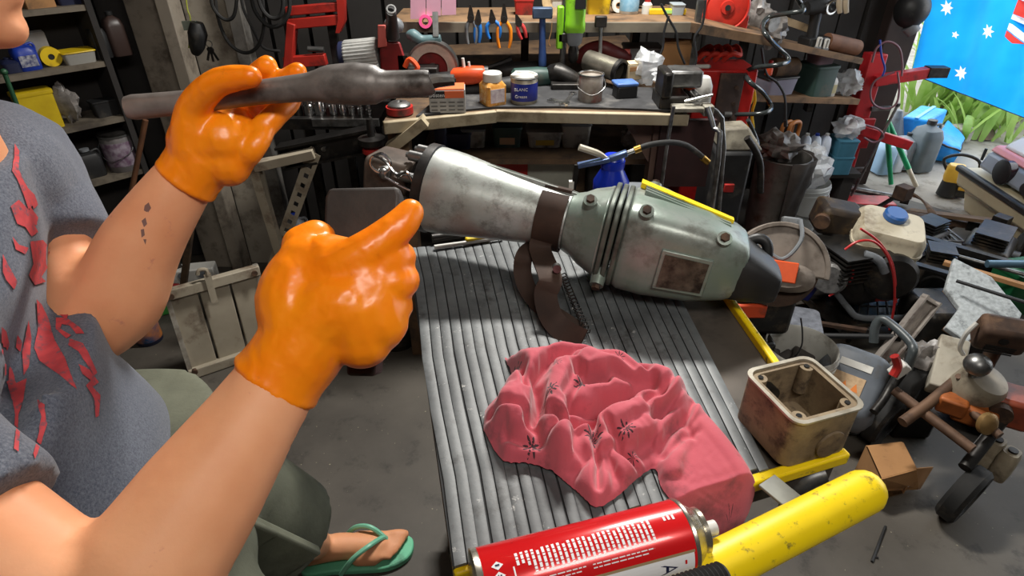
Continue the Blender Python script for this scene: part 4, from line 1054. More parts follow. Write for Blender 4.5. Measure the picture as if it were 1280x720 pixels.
for hh in (UH1, UH2):
    b = MB(); b.prism([(f0_.x + .05, 2.02), (f2_.x - .02, 2.02), (f2_.x - .02, 2.5), (f0_.x + .05, 2.5)], hh - .02, hh); part(b, 'lower_shelf', DWOOD, bt_)
# black mat on the bench
b = MB(); o2 = [P(x, y, h=BH) for x, y in ((520, 146), (560, 140), (620, 134.5), (700, 134), (800, 137), (858, 140), (850, 112), (700, 106), (560, 112))]
b.prism([(p.x, p.y) for p in o2], BH - .003, BH + .003); solo(b, 'bench_mat', mat('black dusty rubber', (54, 54, 56), (36, 36, 38), 16, .8, dirt=(86, 84, 82), da=.3), 'black dusty rubber mat on the pale edged workbench', 'mat')

# upper shelf over the bench (two lengths)
SH = P(640, 28, y=2.2).z
shw = mat('shelf timber', (138, 108, 78), (112, 86, 62), 9, .7, dirt=(74, 60, 46), da=.35)
t = thing('upper_shelf', 'long timber shelf above the workbench holding tubs and a red reel', 'shelf', (0, 2.3, SH))
a0, a1, a2 = P(488, 33, y=2.2), P(640, 27.5, y=2.2), P(862, 33, y=2.2)
a3 = P(960, 47, y=2.32)
b = MB(); b.prism([(a0.x, 2.2), (a2.x, 2.2), (a2.x, 2.56), (a0.x, 2.5)], SH - .018, SH); part(b, 'board', shw, t)
b = MB(); b.box(((a0.x + a2.x) / 2, 2.195, SH - .014), (a2.x - a0.x, .018, .03)); part(b, 'front_strip', mat('grey shelf edge', (120, 112, 98), (98, 90, 78), 9, .7), t)
b = MB(); b.hexa([V((a2.x, 2.2, SH - .03)), a3 + V((.02, 0, -.03)), a3 + V((.04, .4, -.03)), V((a2.x, 2.6, SH - .03))], [V((a2.x, 2.2, SH)), a3 + V((.02, 0, 0)), a3 + V((.04, .4, 0)), V((a2.x, 2.6, SH))]); part(b, 'board', shw, t)
for x_ in (a0.x + .1, .05, a2.x - .12): b = MB(); b.box((x_, 2.52, SH - .10), (.03, .05, .2)); part(b, 'bracket', DSTEEL, t)
b = MB(); q = P(880, 60, y=2.24); b.bar(P(876, 0, y=2.25), P(862, 92, y=2.25), .02, .02, (0, 1, 0)); part(b, 'upright', STEEL, t)

# ------------------------------------------------------------------ on the bench
inkw = mat('white ink', (220, 220, 220), None, rough=.6); inkb = mat('black ink', (24, 24, 26), None, rough=.6)
# grey and orange carton
p, r, h = fit(559, 141, 113, 43, h=BH); c = carton('screw_carton', 'small grey and orange printed carton at the front edge of the bench', 'box', p + V((0, .035, 0)), r * 2, .07, h, mat('grey print carton', (168, 166, 162), (150, 148, 144), 40, .7), .06, flaps=False)
M = at(p + V((0, .035, 0)), .06)
b = MB(M); b.box((0, 0, h + .002), (r * 2, .07, .004)); part(b, 'top', mat('orange print', (222, 104, 58), None, rough=.6), c)
b = MB(M); b.box((r * .42, -.0378, h * .82), (r * 1.1, .001, h * .3)); part(b, 'orange_band', mat('orange print', (222, 104, 58), None, rough=.6), c)
b = MB(M); b.box((-r * .55, -.0380, h * .82), (r * .85, .001, h * .3)); part(b, 'dark_band', inkb, c)
text_part('bosten', M @ facing((-r * .55, -.0388, h * .80)), .016, inkw, c)
b = MB(M)
for i in range(4):
    for j in range(3): b.box((-r * .75 + i * r * .5, -.0375, h * (.14 + j * .17)), (r * .36, .001, h * .06))
part(b, 'small_print', mat('grey ink', (96, 94, 92), None, rough=.7), c, kind='stuff')
# jar with white lid
p, r, h = fit(616, 130, 90, 27, h=BH)
t = thing('jar', 'square clear jar of amber contents with a white lid on the bench', 'jar', p); M = at(p, .5)
b = MB(M); b.loft([[(q[0] * s, q[1] * s, z) for q in rrect(r * 2, r * 2, r * .35, 3)] for s, z in ((.94, 0), (1, h * .03), (1, h * .62), (.74, h * .74))]); part(b, 'body', mat('amber jar', (206, 150, 74), (186, 124, 56), 70, .25, dirt=(226, 196, 140), da=.3, dsc=60), t)
b = MB(M); b.lathe([(r * .84, h * .73), (r * .86, h * .75), (r * .86, h * .97), (r * .78, h)], None, 24); part(b, 'lid', WHITE, t)
b = MB(M); b.box((r * .0, -r * 1.005, h * .34), (r * 1.4, .002, h * .42)); part(b, 'paper_label', mat('jar label', (196, 188, 190), (166, 150, 160), 90, .6), t)
# tin of grease with a blue label
p, r, h = fit(655, 128, 95, 33, h=BH)
t = tin('grease_tin', 'round tin with a blue label and loose white lid on the bench', 'tin', p, r, h, mat('cream tin', (172, 164, 146), (150, 142, 124), 40, .4, .3), mat('blue label', (28, 46, 150), (24, 36, 120), 18, .4))
b = MB(at(p)); b.tube([(-r * .95, -r * .2, h * 1.03), (-r * .5, -r * .5, h * 1.07), (r * .1, -r * .5, h * 1.03), (r * .9, -r * .2, h * 1.06), (r * .4, r * .7, h * 1.05), (-r * .6, r * .7, h * 1.06)], r * .10, 8, sm=4, close=True); b.lathe([(r * .9, h * 1.0), (r * .88, h * 1.04), (.001, h * 1.05)]); part(b, 'lid', WHITE, t)
text_part('BLANC', at(p) @ facing((-r * .25, -r * 1.0 - .0015, h * .62)), .013, inkw, t); text_part('Grease', at(p) @ facing((-r * .25, -r * 1.0 - .0015, h * .36)), .013, inkw, t)
# paint spattered tin
p, r, h = fit(737, 126, 91, 30, h=BH)
tin('paint_tin', 'paint spattered open grey tin standing on the bench mat', 'tin', p, r, h, mat('spattered tin', (168, 160, 150), (124, 112, 104), 26, .5, .3, dirt=(150, 84, 78), da=.3, dsc=20), bail=True)
# spanners
for i, (x0, y0, x1, y1) in enumerate(((705, 130, 716, 117), (690, 126, 707, 129))):
    q0, q1 = P(x0, y0, h=BH + .006), P(x1, y1, h=BH + .006)
    b = MB(); M = frame(q0, q1 - q0); L = (q1 - q0).length
    b.box((L / 2, 0, 0), (L, .012, .006), None); b.M = M; b.v = []; b.f = []
    b.box((L / 2, 0, 0), (L, .011, .006)); b.prism([(-.014, -.014), (.010, -.014), (.014, -.006), (0, -.005), (-.004, 0), (0, .005), (.014, .006), (.010, .014), (-.014, .014)][::-1], -.004, .004, Matrix.Rotation(math.pi, 4, 'Z')); b.ring(circ(.013, 16, c=(L, 0)), circ(.008, 16, c=(L, 0)), -.004, .004)
    solo(b, 'spanner', CHROME, ('bright combination spanner lying open end forward by the paint tin', 'spanner lying flat, left of the other beside the grease tin')[i], 'spanner', 'spanners on the bench mat')
# cordless drill lying behind the tins
def drill(name, label, p, rz, body, s=1.0, roll=0, bat=True):
    t = thing(name, label, 'power tool', p); M = at(p, rz, s=s) @ Matrix.Rotation(roll, 4, 'X')
    b = MB(M); b.loft([[(x, y, z) for y, z in superel(r, r, 2.3, 18)] for x, r in ((-.09, .018), (-.08, .030), (.0, .032), (.05, .027), (.06, .022))]); part(b, 'motor_body', body, t)
    b = MB(M); b.tube([(.06, 0, 0), (.075, 0, 0), (.10, 0, 0), (.105, 0, 0)], [.020, .021, .014, .008], 14); part(b, 'chuck', DSTEEL, t)
    b = MB(M); b.loft([[(-.03 + dx + x, y, z) for x, y in superel(.020, .016, 2.4, 14)] for dx, z in ((0, -.02), (-.012, -.07), (-.02, -.11))]); part(b, 'handle', BLACK, t)
    if bat: b = MB(M); b.box((-.045, 0, -.125), (.10, .058, .035)); part(b, 'battery', BLACK, t, bevel=.006)
    return t
drill('cordless_drill', 'dark cordless drill standing behind the blue labelled tin', P(672, 96, y=2.12), R_(8), TEAL, 1.0)
# angle grinder, orange
p = P(575, 96, y=2.02); t = thing('cut_off_machine', 'orange and black hand grinder lying on the bench behind the carton', 'power tool', (p.x, p.y, BH)); M = frame(P(540, 99, y=2.02), P(607, 92, y=2.02) - P(540, 99, y=2.02))
L = (P(607, 92, y=2.02) - P(540, 99, y=2.02)).length
b = MB(M); b.loft([[(x * L, y, z) for y, z in superel(w, hh, 3, 18)] for x, w, hh in ((.35, .018, .016), (.42, .026, .026), (.75, .028, .028), (.95, .026, .024), (1.0, .02, .02))]); part(b, 'body', ORANGE, t)
b = MB(M); b.loft([[(x * L, y, z) for y, z in superel(w, hh, 3, 18)] for x, w, hh in ((-.15, .012, .012), (-.05, .018, .018), (.40, .020, .018))]); part(b, 'grip', BLACK, t)
b = MB(M); b.loft([[(x * L, y, z) for y, z in superel(w, hh, 2, 18)] for x, w, hh in ((.99, .022, .024), (1.06, .018, .022))]); part(b, 'rear_cap', BLACK, t)
b = MB(M); b.cyl((.62 * L, 0, .02), (.62 * L, 0, .055), .005, seg=8); b.cyl((.72 * L, 0, .02), (.72 * L, 0, .042), .004, seg=8); part(b, 'switch_post', WHITE, t, kind='stuff')
b = MB(M); b.tube([(.3 * L, .03, -.05), (.8 * L, .02, -.055), (1.5 * L, .02, -.05)], .03, 14, sm=4); part(b, 'lower_body', BLACK, t)
# black drill bodies and leads behind
t = thing('heat_gun', 'long black power tool lying along the back of the bench', 'power tool', P(640, 92, y=2.25)); 
b = MB(); b.tube([P(615, 90, y=2.25), P(640, 88, y=2.25), P(675, 87, y=2.25), P(698, 93, y=2.22)], [.016, .03, .03, .018], 12, sm=3); part(b, 'body', BLACK, t)
b = MB(); b.tube([P(604, 86, y=2.3), P(625, 80, y=2.3), P(640, 74, y=2.3)], [.008, .010, .013], 8, sm=3); part(b, 'handle', BLACK, t)
# red tape and steel wool on the front edge
p = P(500, 141, h=BH); t = thing('tape_roll', 'flat red rimmed measuring tape roll at the front left of the bench', 'tape', p)
b = MB(at(p)); b.ring(circ(.040, 28), circ(.028, 28), 0, .020); part(b, 'red_case', RED, t)
b = MB(at(p)); b.lathe([(.034, .004), (.034, .026), (.026, .032), (.01, .034), (.008, .030)]); part(b, 'drum', STEEL, t)
# mitre saw
p0 = P(520, 118, y=2.05)
t = thing('cutoff_saw', 'red mitre saw with finned grey motor and black handle at the bench end', 'saw', (p0.x, p0.y, BH))
q0, q1 = P(432, 70, y=2.05), P(473, 66, y=2.05); M = frame(q0, q1 - q0); L = (q1 - q0).length; r = m_(37, q0) / 2
pr = []
n_f = 26
b = MB(M); sec = []
for i in range(n_f * 4):
    a = 2 * math.pi * i / (n_f * 4); rr_ = r if i % 4 in (0, 1) else r * .90; sec.append((rr_ * math.cos(a), rr_ * math.sin(a)))
b.loft([[(x, y * s, z * s) for y, z in sec] for x, s in ((.0, .93), (.006, 1), (L * .97, 1), (L, .95))]); part(b, 'finned_motor', mat('cast motor', (206, 206, 202), (180, 180, 178), 30, .45, .2), t, angle=20)
b = MB(M); b.tube([(-.020, 0, 0), (-.012, 0, 0), (.002, 0, 0)], [r * .75, r * .95, r * .95], 20); part(b, 'end_cap', NAVY, t)
dkred = mat('dark red paint', (132, 30, 32), (104, 24, 26), 12, .45, dirt=(50, 26, 24), da=.4)
b = MB(); b.hexa([P(476, 90, y=2.00), P(512, 90, y=2.00), P(512, 90, y=2.12), P(476, 90, y=2.12)], [P(474, 52, y=2.00), P(500, 52, y=2.00), P(500, 52, y=2.12), P(474, 52, y=2.12)]); part(b, 'saw_head', dkred, t, bevel=.006)
b = MB(); b.hexa([P(472, 60, y=1.99), P(484, 58, y=1.99), P(484, 58, y=2.09), P(472, 60, y=2.09)], [P(472, 31, y=1.99), P(482, 31, y=1.99), P(482, 31, y=2.09), P(472, 31, y=2.09)]); part(b, 'red_bracket', mat('faded red paint', (206, 104, 96), (190, 88, 80), 12, .5), t, bevel=.003)
b = MB(); b.tube([P(491, 46, y=2.0), P(490, 30, y=1.98), P(489, 14, y=1.93)], [.022, .018, .0145], 16, sm=3); part(b, 'handle', BLACK, t)
b = MB(); q = P(489, 11.5, y=1.925); M = frame(q, P(489, 14, y=1.93) - P(490, 30, y=1.98)); b.ring(circ(.0145, 20), circ(.010, 20), -.002, .002, M @ Matrix.Rotation(R_(90), 4, 'Y')); part(b, 'handle_end', STEEL, t)
b = MB(); q = P(492, 32, y=2.02); b.ball(q, (.032, .02, .026)); part(b, 'switch_housing', GREYP, t)
q = P(541, 84, y=2.08); R1 = m_(31, q); M = at(q) @ Matrix.Rotation(R_(90), 4, 'X') @ Matrix.Rotation(0, 4, 'Z')
arc = [R_(a) for a in range(-10, 191, 8)]
b = MB(M); b.prism([(R1 * math.cos(a), R1 * math.sin(a)) for a in arc] + [(R1 * .62 * math.cos(a), R1 * .62 * math.sin(a)) for a in reversed(arc)], -.018, .018); part(b, 'blade_guard', mat('brushed guard', (206, 196, 184), (184, 174, 162), 40, .45, .2), t)
b = MB(M); b.prism([(R1 * 1.03 * math.cos(a), R1 * 1.03 * math.sin(a)) for a in arc] + [(R1 * .95 * math.cos(a), R1 * .95 * math.sin(a)) for a in reversed(arc)], -.022, .022); part(b, 'guard_rim', STEEL, t)
b = MB(M); b.cyl((0, 0, -.004), (0, 0, .004), R1 * .66, seg=32); bl = part(b, 'blade', dkred, t)
b = MB(M); b.cyl((0, 0, -.006), (0, 0, .012), R1 * .18, seg=20); part(b, 'arbor', STEEL, bl)
b = MB(); b.box(P(500, 95, y=2.06) + V((.04, 0, -.005)), (.30, .16, .03)); b.box(P(505, 78, y=2.02), (.03, .04, .05)); part(b, 'saw_table', DSTEEL, t, kind='stuff')
b = MB(); b.tube([P(506, 84, y=1.99), P(512, 74, y=1.99), P(522, 84, y=1.98), P(518, 90, y=1.98)], .008, 8, sm=4); part(b, 'trigger_link', ORANGE, t)
b = MB(); b.box((p0.x - .02, p0.y + .04, BH + .04), (.20, .14, .08)); part(b, 'saw_foot', DSTEEL, t, bevel=.004)
# teal handled hand saw leaning on the guard
t = thing('hand_planer', 'small teal handled tool resting on top of the saw guard', 'tool', P(530, 52, y=2.08))
b = MB(); b.tube([P(509, 45, y=2.09), P(516, 44, y=2.09), P(527, 50, y=2.09), P(541, 49, y=2.09), P(551, 48, y=2.09)], [.010, .020, .016, .014, .012], 12, sm=4); part(b, 'handle', mat('blue green grip', (86, 114, 118), (70, 94, 98), 20, .5), t)
b = MB(); b.bar(P(545, 46, y=2.08), P(544, 15, y=2.12), .018, .006, (0, 1, 0)); part(b, 'steel_stem', STEEL, t)
q = P(532, 27, y=2.17); t = thing('tape_roll', 'bright pink tape roll hanging under the pink notes', 'tape', q); M = at(q) @ Matrix.Rotation(R_(80), 4, 'X')
b = MB(M); b.ring(circ(.021, 28), circ(.0115, 28), -.011, .011); part(b, 'tape', mat('pink tape', (240, 90, 150), None, rough=.4), t)
b = MB(M); b.ring(circ(.0115, 28), circ(.0095, 28), -.010, .010); part(b, 'core', CARD, t)
# pink notes pinned on the shelf
notem = mat('pink paper', (226, 176, 196), (212, 160, 182), 8, .85)
for i, (x0, x1, y1) in enumerate(((513, 533, 24), (533, 552, 20), (552, 571, 19))):
    c = [P(x0, y1, y=2.175), P(x1 - 1, y1 - .5, y=2.175), P(x1 - 1, -25, y=2.175), P(x0, -25, y=2.175)]
    b = MB(); b.hexa([q + V((0, .001, 0)) for q in (c[0], c[1])] + [q + V((0, .003, 0)) for q in (c[1], c[0])], [q + V((0, .001, 0)) for q in (c[3], c[2])] + [q + V((0, .003, 0)) for q in (c[2], c[3])])
    solo(b, 'paper_note', notem, ('pink paper note pinned above the mitre saw, nearest the saw handle', 'pink paper note in the middle of the row of three', 'pink paper note nearest the hanging pliers')[i], 'paper', 'pink notes along the shelf edge')
# pliers and hammer hanging under the shelf
def pliers(label, px, py0, py1, ang, m_grip, open_=.25, yy=2.165):
    p = P(px, py0, y=yy); L = (P(px, py0, y=yy) - P(px, py1, y=yy)).length
    t = thing('pliers', label, 'pliers', p, 'pliers hanging from the shelf'); M = at(p) @ Matrix.Rotation(ang, 4, 'Y')
    b = MB(M); b.hexa([(-.012, -.004, -L * .34), (.012, -.004, -L * .34), (.012, .004, -L * .34), (-.012, .004, -L * .34)], [(-.003, -.003, 0), (.003, -.003, 0), (.003, .003, 0), (-.003, .003, 0)]); b.cyl((0, -.006, -L * .36), (0, .006, -L * .36), .011, seg=14); part(b, 'jaws', DSTEEL, t)
    for s in (-1, 1): b = MB(M); b.tube([(s * .004, 0, -L * .38), (s * L * open_ * .55, 0, -L * .55), (s * L * open_ * .6, 0, -L * .8), (s * L * open_ * .45, 0, -L)], [.005, .0065, .006, .0045], 10, sm=4); part(b, 'handle', m_grip, t)
pliers('old steel pliers with bare grey handles hanging under the shelf', 588, 6, 55, R_(0), GREYP, .22)
pliers('slim blue handled pliers hanging beside the bare steel pliers', 598, 12, 53, R_(4), mat('light blue grip', (36, 116, 200), None, rough=.4), .14)
pliers('wide opened blue handled pliers hanging beside the orange pliers', 614, 12, 48, R_(-6), mat('light blue grip', (36, 116, 200), None, rough=.4), .40)
pliers('orange handled combination pliers hanging under the shelf', 630, 4, 60, R_(0), mat('orange grip', (238, 138, 30), None, rough=.4), .26)
pliers('small pliers with a red handle hanging beside the blue hammer', 645, 18, 50, R_(-20), mat('red grip', (196, 62, 62), None, rough=.4), .22)
q = P(678, 16, y=2.165); t = thing('hammer', 'blue club hammer with a blue handle hanging under the shelf', 'hammer', q); bl_ = mat('worn blue paint', (44, 72, 128), (36, 58, 104), 16, .5)
b = MB(at(q)); b.box((0, 0, 0), (.066, .03, .034)); part(b, 'head', mat('blue grey head', (72, 92, 120), (56, 70, 92), 16, .5, .3), t, bevel=.004)
q2 = P(678, 82, y=2.165); b = MB(); b.tube([q, q.lerp(q2, .5), q.lerp(q2, .9), q2], [.010, .011, .014, .013], 12, sm=3); part(b, 'handle', bl_, t)
# drill press: lime drill in a stand
q = P(719, 22, y=2.13); t = thing('stand_drill', 'lime green drill clamped nose down in a bench drill stand', 'power tool', (q.x, q.y, BH))
b = MB(); b.loft([[q + V((x, y, dz)) for x, y in superel(w, w * .8, 3, 18)] for dz, w in ((.20, .03), (.12, .035), (-.01, .032), (-.015, .034), (-.04, .034), (-.045, .030))]); part(b, 'drill_body', LIME, t)
b = MB(); b.loft([[q + V((x, y, dz)) for x, y in superel(w, w * .9, 2.5, 18)] for dz, w in ((-.043, .030), (-.075, .026), (-.085, .018))]); part(b, 'gear_nose', GREYP, t)
b = MB(); b.tube([q + V((0, 0, -.08)), q + V((0, 0, -.10)), q + V((0, 0, -.13)), q + V((0, 0, -.14))], [.012, .018, .016, .008], 14); part(b, 'chuck', DSTEEL, t)
b = MB(); b.box(q + V((-.048, .0, -.03)), (.022, .03, .13)); part(b, 'side_grip', LIME, t, bevel=.005)
b = MB(); b.box(q + V((.012, -.028, .055)), (.034, .012, .05)); part(b, 'label_plate', inkb, t)
b = MB(); b.cyl((q.x - .03, q.y + .06, BH), (q.x - .03, q.y + .06, q.z + .1), .011, seg=14); part(b, 'column', STEEL, t)
b = MB(); b.box((q.x, q.y, BH + .012), (.15, .17, .02)); part(b, 'stand_foot', DSTEEL, t, bevel=.004)
b = MB(); b.box((q.x - .02, q.y + .03, q.z - .06), (.07, .09, .03)); part(b, 'clamp', DSTEEL, t, bevel=.004)
b = MB(); b.tube([q + V((-.07, .02, -.19)), q + V((-.05, -.02, -.17)), q + V((.02, -.04, -.19)), q + V((.06, -.03, -.20)), q + V((.11, -.03, -.19))], [.03, .035, .02, .012, .012], 12, sm=3); part(b, 'feed_arm', DSTEEL, t)
# small lime tray behind the paint tin
p = P(712, 104, h=BH); tub('tray', 'shallow lime green tray behind the paint tin', 'tray', p, .07, .05, .016, LIME, BLACK)
# steel pipe, red grinder, boxes at the back of the bench
t = thing('exhaust_pipe', 'short wide steel pipe lying on its side at the bench back', 'pipe', P(755, 90, h=BH)); q0, q1 = P(735, 76, y=2.18), P(776, 90, y=2.08)
b = MB(); M = frame(q0, q1 - q0) @ Matrix.Rotation(R_(90), 4, 'Y'); L = (q1 - q0).length; b.ring(circ(.036, 28), circ(.032, 28), 0, L, M); part(b, 'tube', mat('satin steel', (176, 170, 156), (140, 134, 122), 20, .35, .8), t)
b = MB(); b.ring(circ(.040, 28), circ(.031, 28), L - .012, L + .002, M); part(b, 'collar', DSTEEL, t)
t = thing('red_hose', 'thick dark red hose bent over the steel pipe', 'hose', P(740, 72, y=2.3)); b = MB(); b.tube([P(722, 74, y=2.3), P(735, 64, y=2.28), P(752, 60, y=2.26), P(768, 66, y=2.26), P(784, 72, y=2.3)], [.02, .026, .026, .024, .02], 14, sm=4); part(b, 'tube', mat('dark red rubber', (110, 40, 40), (88, 32, 34), 14, .5), t)
b = MB(); b.cyl(P(772, 66, y=2.29), P(787, 65, y=2.29), .012, seg=14); part(b, 'coupling', mat('faded red paint', (206, 104, 96), (190, 88, 80), 12, .5), t)
p, r, h = fit(800, 84, 56, 44, y=2.42); tub('storage_tub', 'pale grey lidded plastic tub at the back of the bench', 'tub', p, r * 2, .12, h, mat('grey tub', (128, 124, 124), (112, 108, 108), 8, .5), mat('grey tub', (128, 124, 124), (112, 108, 108), 8, .5))
p, r, h = fit(842, 88, 53, 33, y=2.30); carton('carton', 'tall brown cardboard carton under the upper shelf', 'box', p, r * 2, .11, h, CARD, -.25)
p, r, h = fit(789, 97, 79, 17, y=2.12); carton('carton', 'small cream carton beside the crumpled clear bag', 'box', p, r * 2, .05, h, mat('cream carton', (206, 190, 160), (190, 172, 140), 12, .8), .3, band=CARD)
def lump(c, r, seed, n=18, rough=.35, sq=1):
    b = MB(); b.ball(c, r, seg=n, rows=int(n * .7))
    for i, v in enumerate(b.v):
        d = v - V(c); f = 1 + rough * mnoise.noise(d * (6 / max(r)) * .5 + V((seed, 0, 0))) * 1.5 + rough * .5 * mnoise.noise(d * (18 / max(r)) * .5 + V((0, seed, 0)))
        b.v[i] = V(c) + d * f
    return b
bagm = mat('clear crinkled plastic', (222, 224, 226), (196, 198, 200), 40, .22, alpha=.62, bump=.6, bsc=60, bd=.004)
solo(lump(P(810, 85, y=2.12), (.05, .045, .052), 3), 'plastic_bag', bagm, 'crumpled clear plastic bag on the bench beside the vice', 'bag')
solo(lump(P(830, 96, y=2.06), (.035, .03, .022), 5), 'plastic_bag', bagm, 'small whitish plastic bag lying against the clear bag', 'bag')
# battery packs
p, r, h = fit(783, 124, 103, 27, h=BH); t = thing('battery_pack', 'black and blue tool battery lying on the bench mat', 'battery', p); b = MB(at(p, .2)); b.box((0, .02, h * .4), (r * 2, .05, h * .75)); part(b, 'case', BLACK, t, bevel=.005)
b = MB(at(p, .2)); b.box((0, .025, h * .85), (r * 2.1, .06, h * .22)); part(b, 'blue_top', mat('pale blue plastic', (96, 130, 190), (70, 104, 170), 30, .35), t, bevel=.004)
# bench vice
p = P(842, 138, h=BH); t = thing('bench_vice', 'dark steel bench vice bolted near the right end of the bench', 'vice', p)
b = MB(); b.box(p + V((0, .06, .02)), (.09, .12, .04)); part(b, 'base', DSTEEL, t, bevel=.006)
b = MB(); b.box(p + V((-.03, .04, .075)), (.030, .11, .075)); part(b, 'fixed_jaw', DSTEEL, t, bevel=.008)
b = MB(); b.box(p + V((.03, .06, .085)), (.10, .085, .05)); part(b, 'slide', STEEL, t, bevel=.008)
b = MB(); b.cyl(p + V((.06, -.03, .045)), p + V((.06, .03, .045)), .011, seg=14); b.cyl(p + V((.02, -.03, .035)), p + V((.10, -.03, .055)), .005, seg=10); part(b, 'screw_handle', CHROME, t, kind='stuff')
# white and orange trimmer engine
p = P(875, 118, y=1.95); t = thing('trimmer_engine', 'small orange and white petrol trimmer engine on the bench end', 'engine', p)
b = MB(); b.loft([[p + V((x, y, z)) for x, y in superel(w, w, 3, 18)] for z, w in ((-.035, .026), (-.02, .034), (.03, .032), (.055, .022))]); part(b, 'fuel_tank', WHITE, t)
b = MB(); b.box(p + V((-.045, .0, .035)), (.045, .06, .03), Matrix.Rotation(.4, 3, 'Y').to_4x4()); part(b, 'cover', ORANGE, t, bevel=.006)
b = MB(); b.box(p + V((-.062, -.01, -.02)), (.016, .03, .05)); part(b, 'guard', mat('orange grip', (238, 138, 30), None, rough=.4), t, bevel=.004)
b = MB(); b.box(p + V((-.035, .01, .0)), (.045, .05, .06)); part(b, 'crankcase', DSTEEL, t, bevel=.006)
b = MB(); b.tube([p + V((-.05, -.03, -.035)), p + V((-.02, -.035, -.03)), p + V((.02, -.03, -.045))], .011, 10, sm=3); part(b, 'exhaust', CHROME, t)
b = MB(); b.tube([p + V((-.09, .02, .075)), p + V((-.05, .0, .07)), p + V((-.01, 0, .05))], [.012, .014, .01], 10, sm=3); part(b, 'throttle_grip', BLACK, t)
# a walk-behind frame in front of the bench end
t = thing('folding_frame', 'grey steel tube frame with a cream bracket standing before the bench end', 'frame', P(845, 240, y=1.82))
fz = lambda q: V((q.x, q.y, 0))
b = MB(); q = P(842, 133, y=1.78); b.tube([q, P(834, 180, y=1.78), fz(P(826, 250, y=1.78))], .006, 10); part(b, 'leg', STEEL, t)
b = MB(); b.tube([P(884, 134, y=1.76), P(892, 160, y=1.74), P(898, 200, y=1.72), fz(P(903, 250, y=1.72))], .008, 10, sm=3); part(b, 'leg', STEEL, t)
b = MB(); b.tube([P(878, 132, y=1.84), P(888, 135, y=1.84), P(905, 185, y=1.84), fz(P(920, 250, y=1.84))], .007, 10, sm=3); part(b, 'leg', STEEL, t)
b = MB(); b.box(P(863, 135, y=1.80), (.11, .05, .014)); b.box(P(884, 137, y=1.79), (.03, .04, .03)); part(b, 'bracket', mat('chipped cream metal', (168, 164, 150), (130, 126, 116), 30, .5, .3, dirt=(80, 72, 62), da=.4), t, bevel=.003)
b = MB(); q = P(862, 145, y=1.86); b.box(q + V((0, .0, -.12)), (.17, .02, .22)); part(b, 'back_panel', mat('dull maroon', (60, 34, 34), (46, 28, 28), 10, .6), t)

# ------------------------------------------------------------------ upper shelf
p, r, h = fit(788, 19, -6, 24, h=SH); tin('plastic_jar', 'white screw jar with a pale blue label on the upper shelf', 'jar', p + V((0, .04, 0)), r, h, WHITE, mat('pale blue label', (150, 190, 214), (120, 170, 200), 60, .5), PINKP, rimm=WHITE)
p = P(773, 17, h=SH); t = thing('tape_roll', 'white tape roll on edge between the yellow tub and the white jar', 'tape', p); M = at(p + V((0, .02, .024))) @ Matrix.Rotation(R_(80), 4, 'X'); b = MB(M); b.ring(circ(.024, 24), circ(.010, 24), -.011, .011); part(b, 'tape', WHITE, t)
b = MB(M); b.ring(circ(.0105, 24), circ(.0085, 24), -.0115, .0115); part(b, 'core', CARD, t)
p, r, h = fit(749, 19, -8, 30, h=SH); tub('yellow_tub', 'bright yellow plastic tub with a dark lump inside on the shelf', 'tub', p + V((0, .05, 0)), r * 2, .08, h, YELLOW, YELLOW); 
solo(lump(p + V((-.015, .02, h + .01)), (.035, .03, .025), 8), 'steel_wool', mat('dark wool', (60, 52, 40), (40, 34, 28), 60, .9, bump=.5), 'dark brown wad of wool on top of the yellow tub', 'wool')
p = P(808, 17, h=SH); t = thing('small_bottle', 'small pinkish red capped bottle beside the white jar', 'bottle', p); b = MB(at(p)); b.lathe([(.018, 0), (.018, .03), (.010, .04)]); part(b, 'body', WHITE, t); b = MB(at(p)); b.cyl((0, 0, .038), (0, 0, .055), .011); part(b, 'cap', RED, t)
p, r, h = fit(835, 19, 12, 46, h=SH); t = thing('spirit_level', 'long yellow spirit level lying on the upper shelf', 'level', p); b = MB(at(p)); b.box((0, .02, h / 2), (r * 2, .024, h)); part(b, 'beam', YELLOW, t, bevel=.002); b = MB(at(p)); b.box((0, .007, h * .55), (.03, .003, h * .6)); part(b, 'vial', mat('vial green', (170, 220, 120), None, rough=.2), t)
for i, (x, w, hh, m1, lab) in enumerate(((655, 24, 20, RED, 'pink and red parts box half hidden behind the orange pliers'), (700, 22, 22, WHITE, 'white tub behind the head of the blue hammer'), (850, 16, 14, mat('grey bottle', (160, 170, 176), None, rough=.4), 'small grey tub beside the spirit level'))):
    p, r, h = fit(x, 21, 21 - hh, w, h=SH); tub('parts_tub', lab, 'tub', p + V((0, .06, 0)), r * 2, .06, h, m1, m1)
t = thing('sanding_disc', 'pale round disc leaning on the shelf behind the hammer', 'disc', P(697, 18, h=SH)); b = MB(at(P(697, 0, y=2.35)) @ Matrix.Rotation(R_(80), 4, 'X')); b.ring(circ(.055, 30), circ(.014, 30), -.004, .004); part(b, 'disc', mat('tan abrasive', (196, 170, 130), (170, 146, 108), 90, .9), t)
b = MB(at(P(697, 0, y=2.35)) @ Matrix.Rotation(R_(80), 4, 'X')); b.ring(circ(.016, 24), circ(.012, 24), -.005, .005); part(b, 'hub', STEEL, t)
# hook with a hanging socket bar
t = thing('hanging_socket_bar', 'steel tee bar with a square socket hanging under the shelf', 'tool', P(751, 22, y=2.17)); b = MB(); b.cyl(P(751, 34, y=2.17), P(750, 70, y=2.17), .006, seg=10); part(b, 'bar', STEEL, t); b = MB(); b.box(P(751, 27, y=2.17), (.04, .02, .035)); part(b, 'socket', DSTEEL, t, bevel=.004)
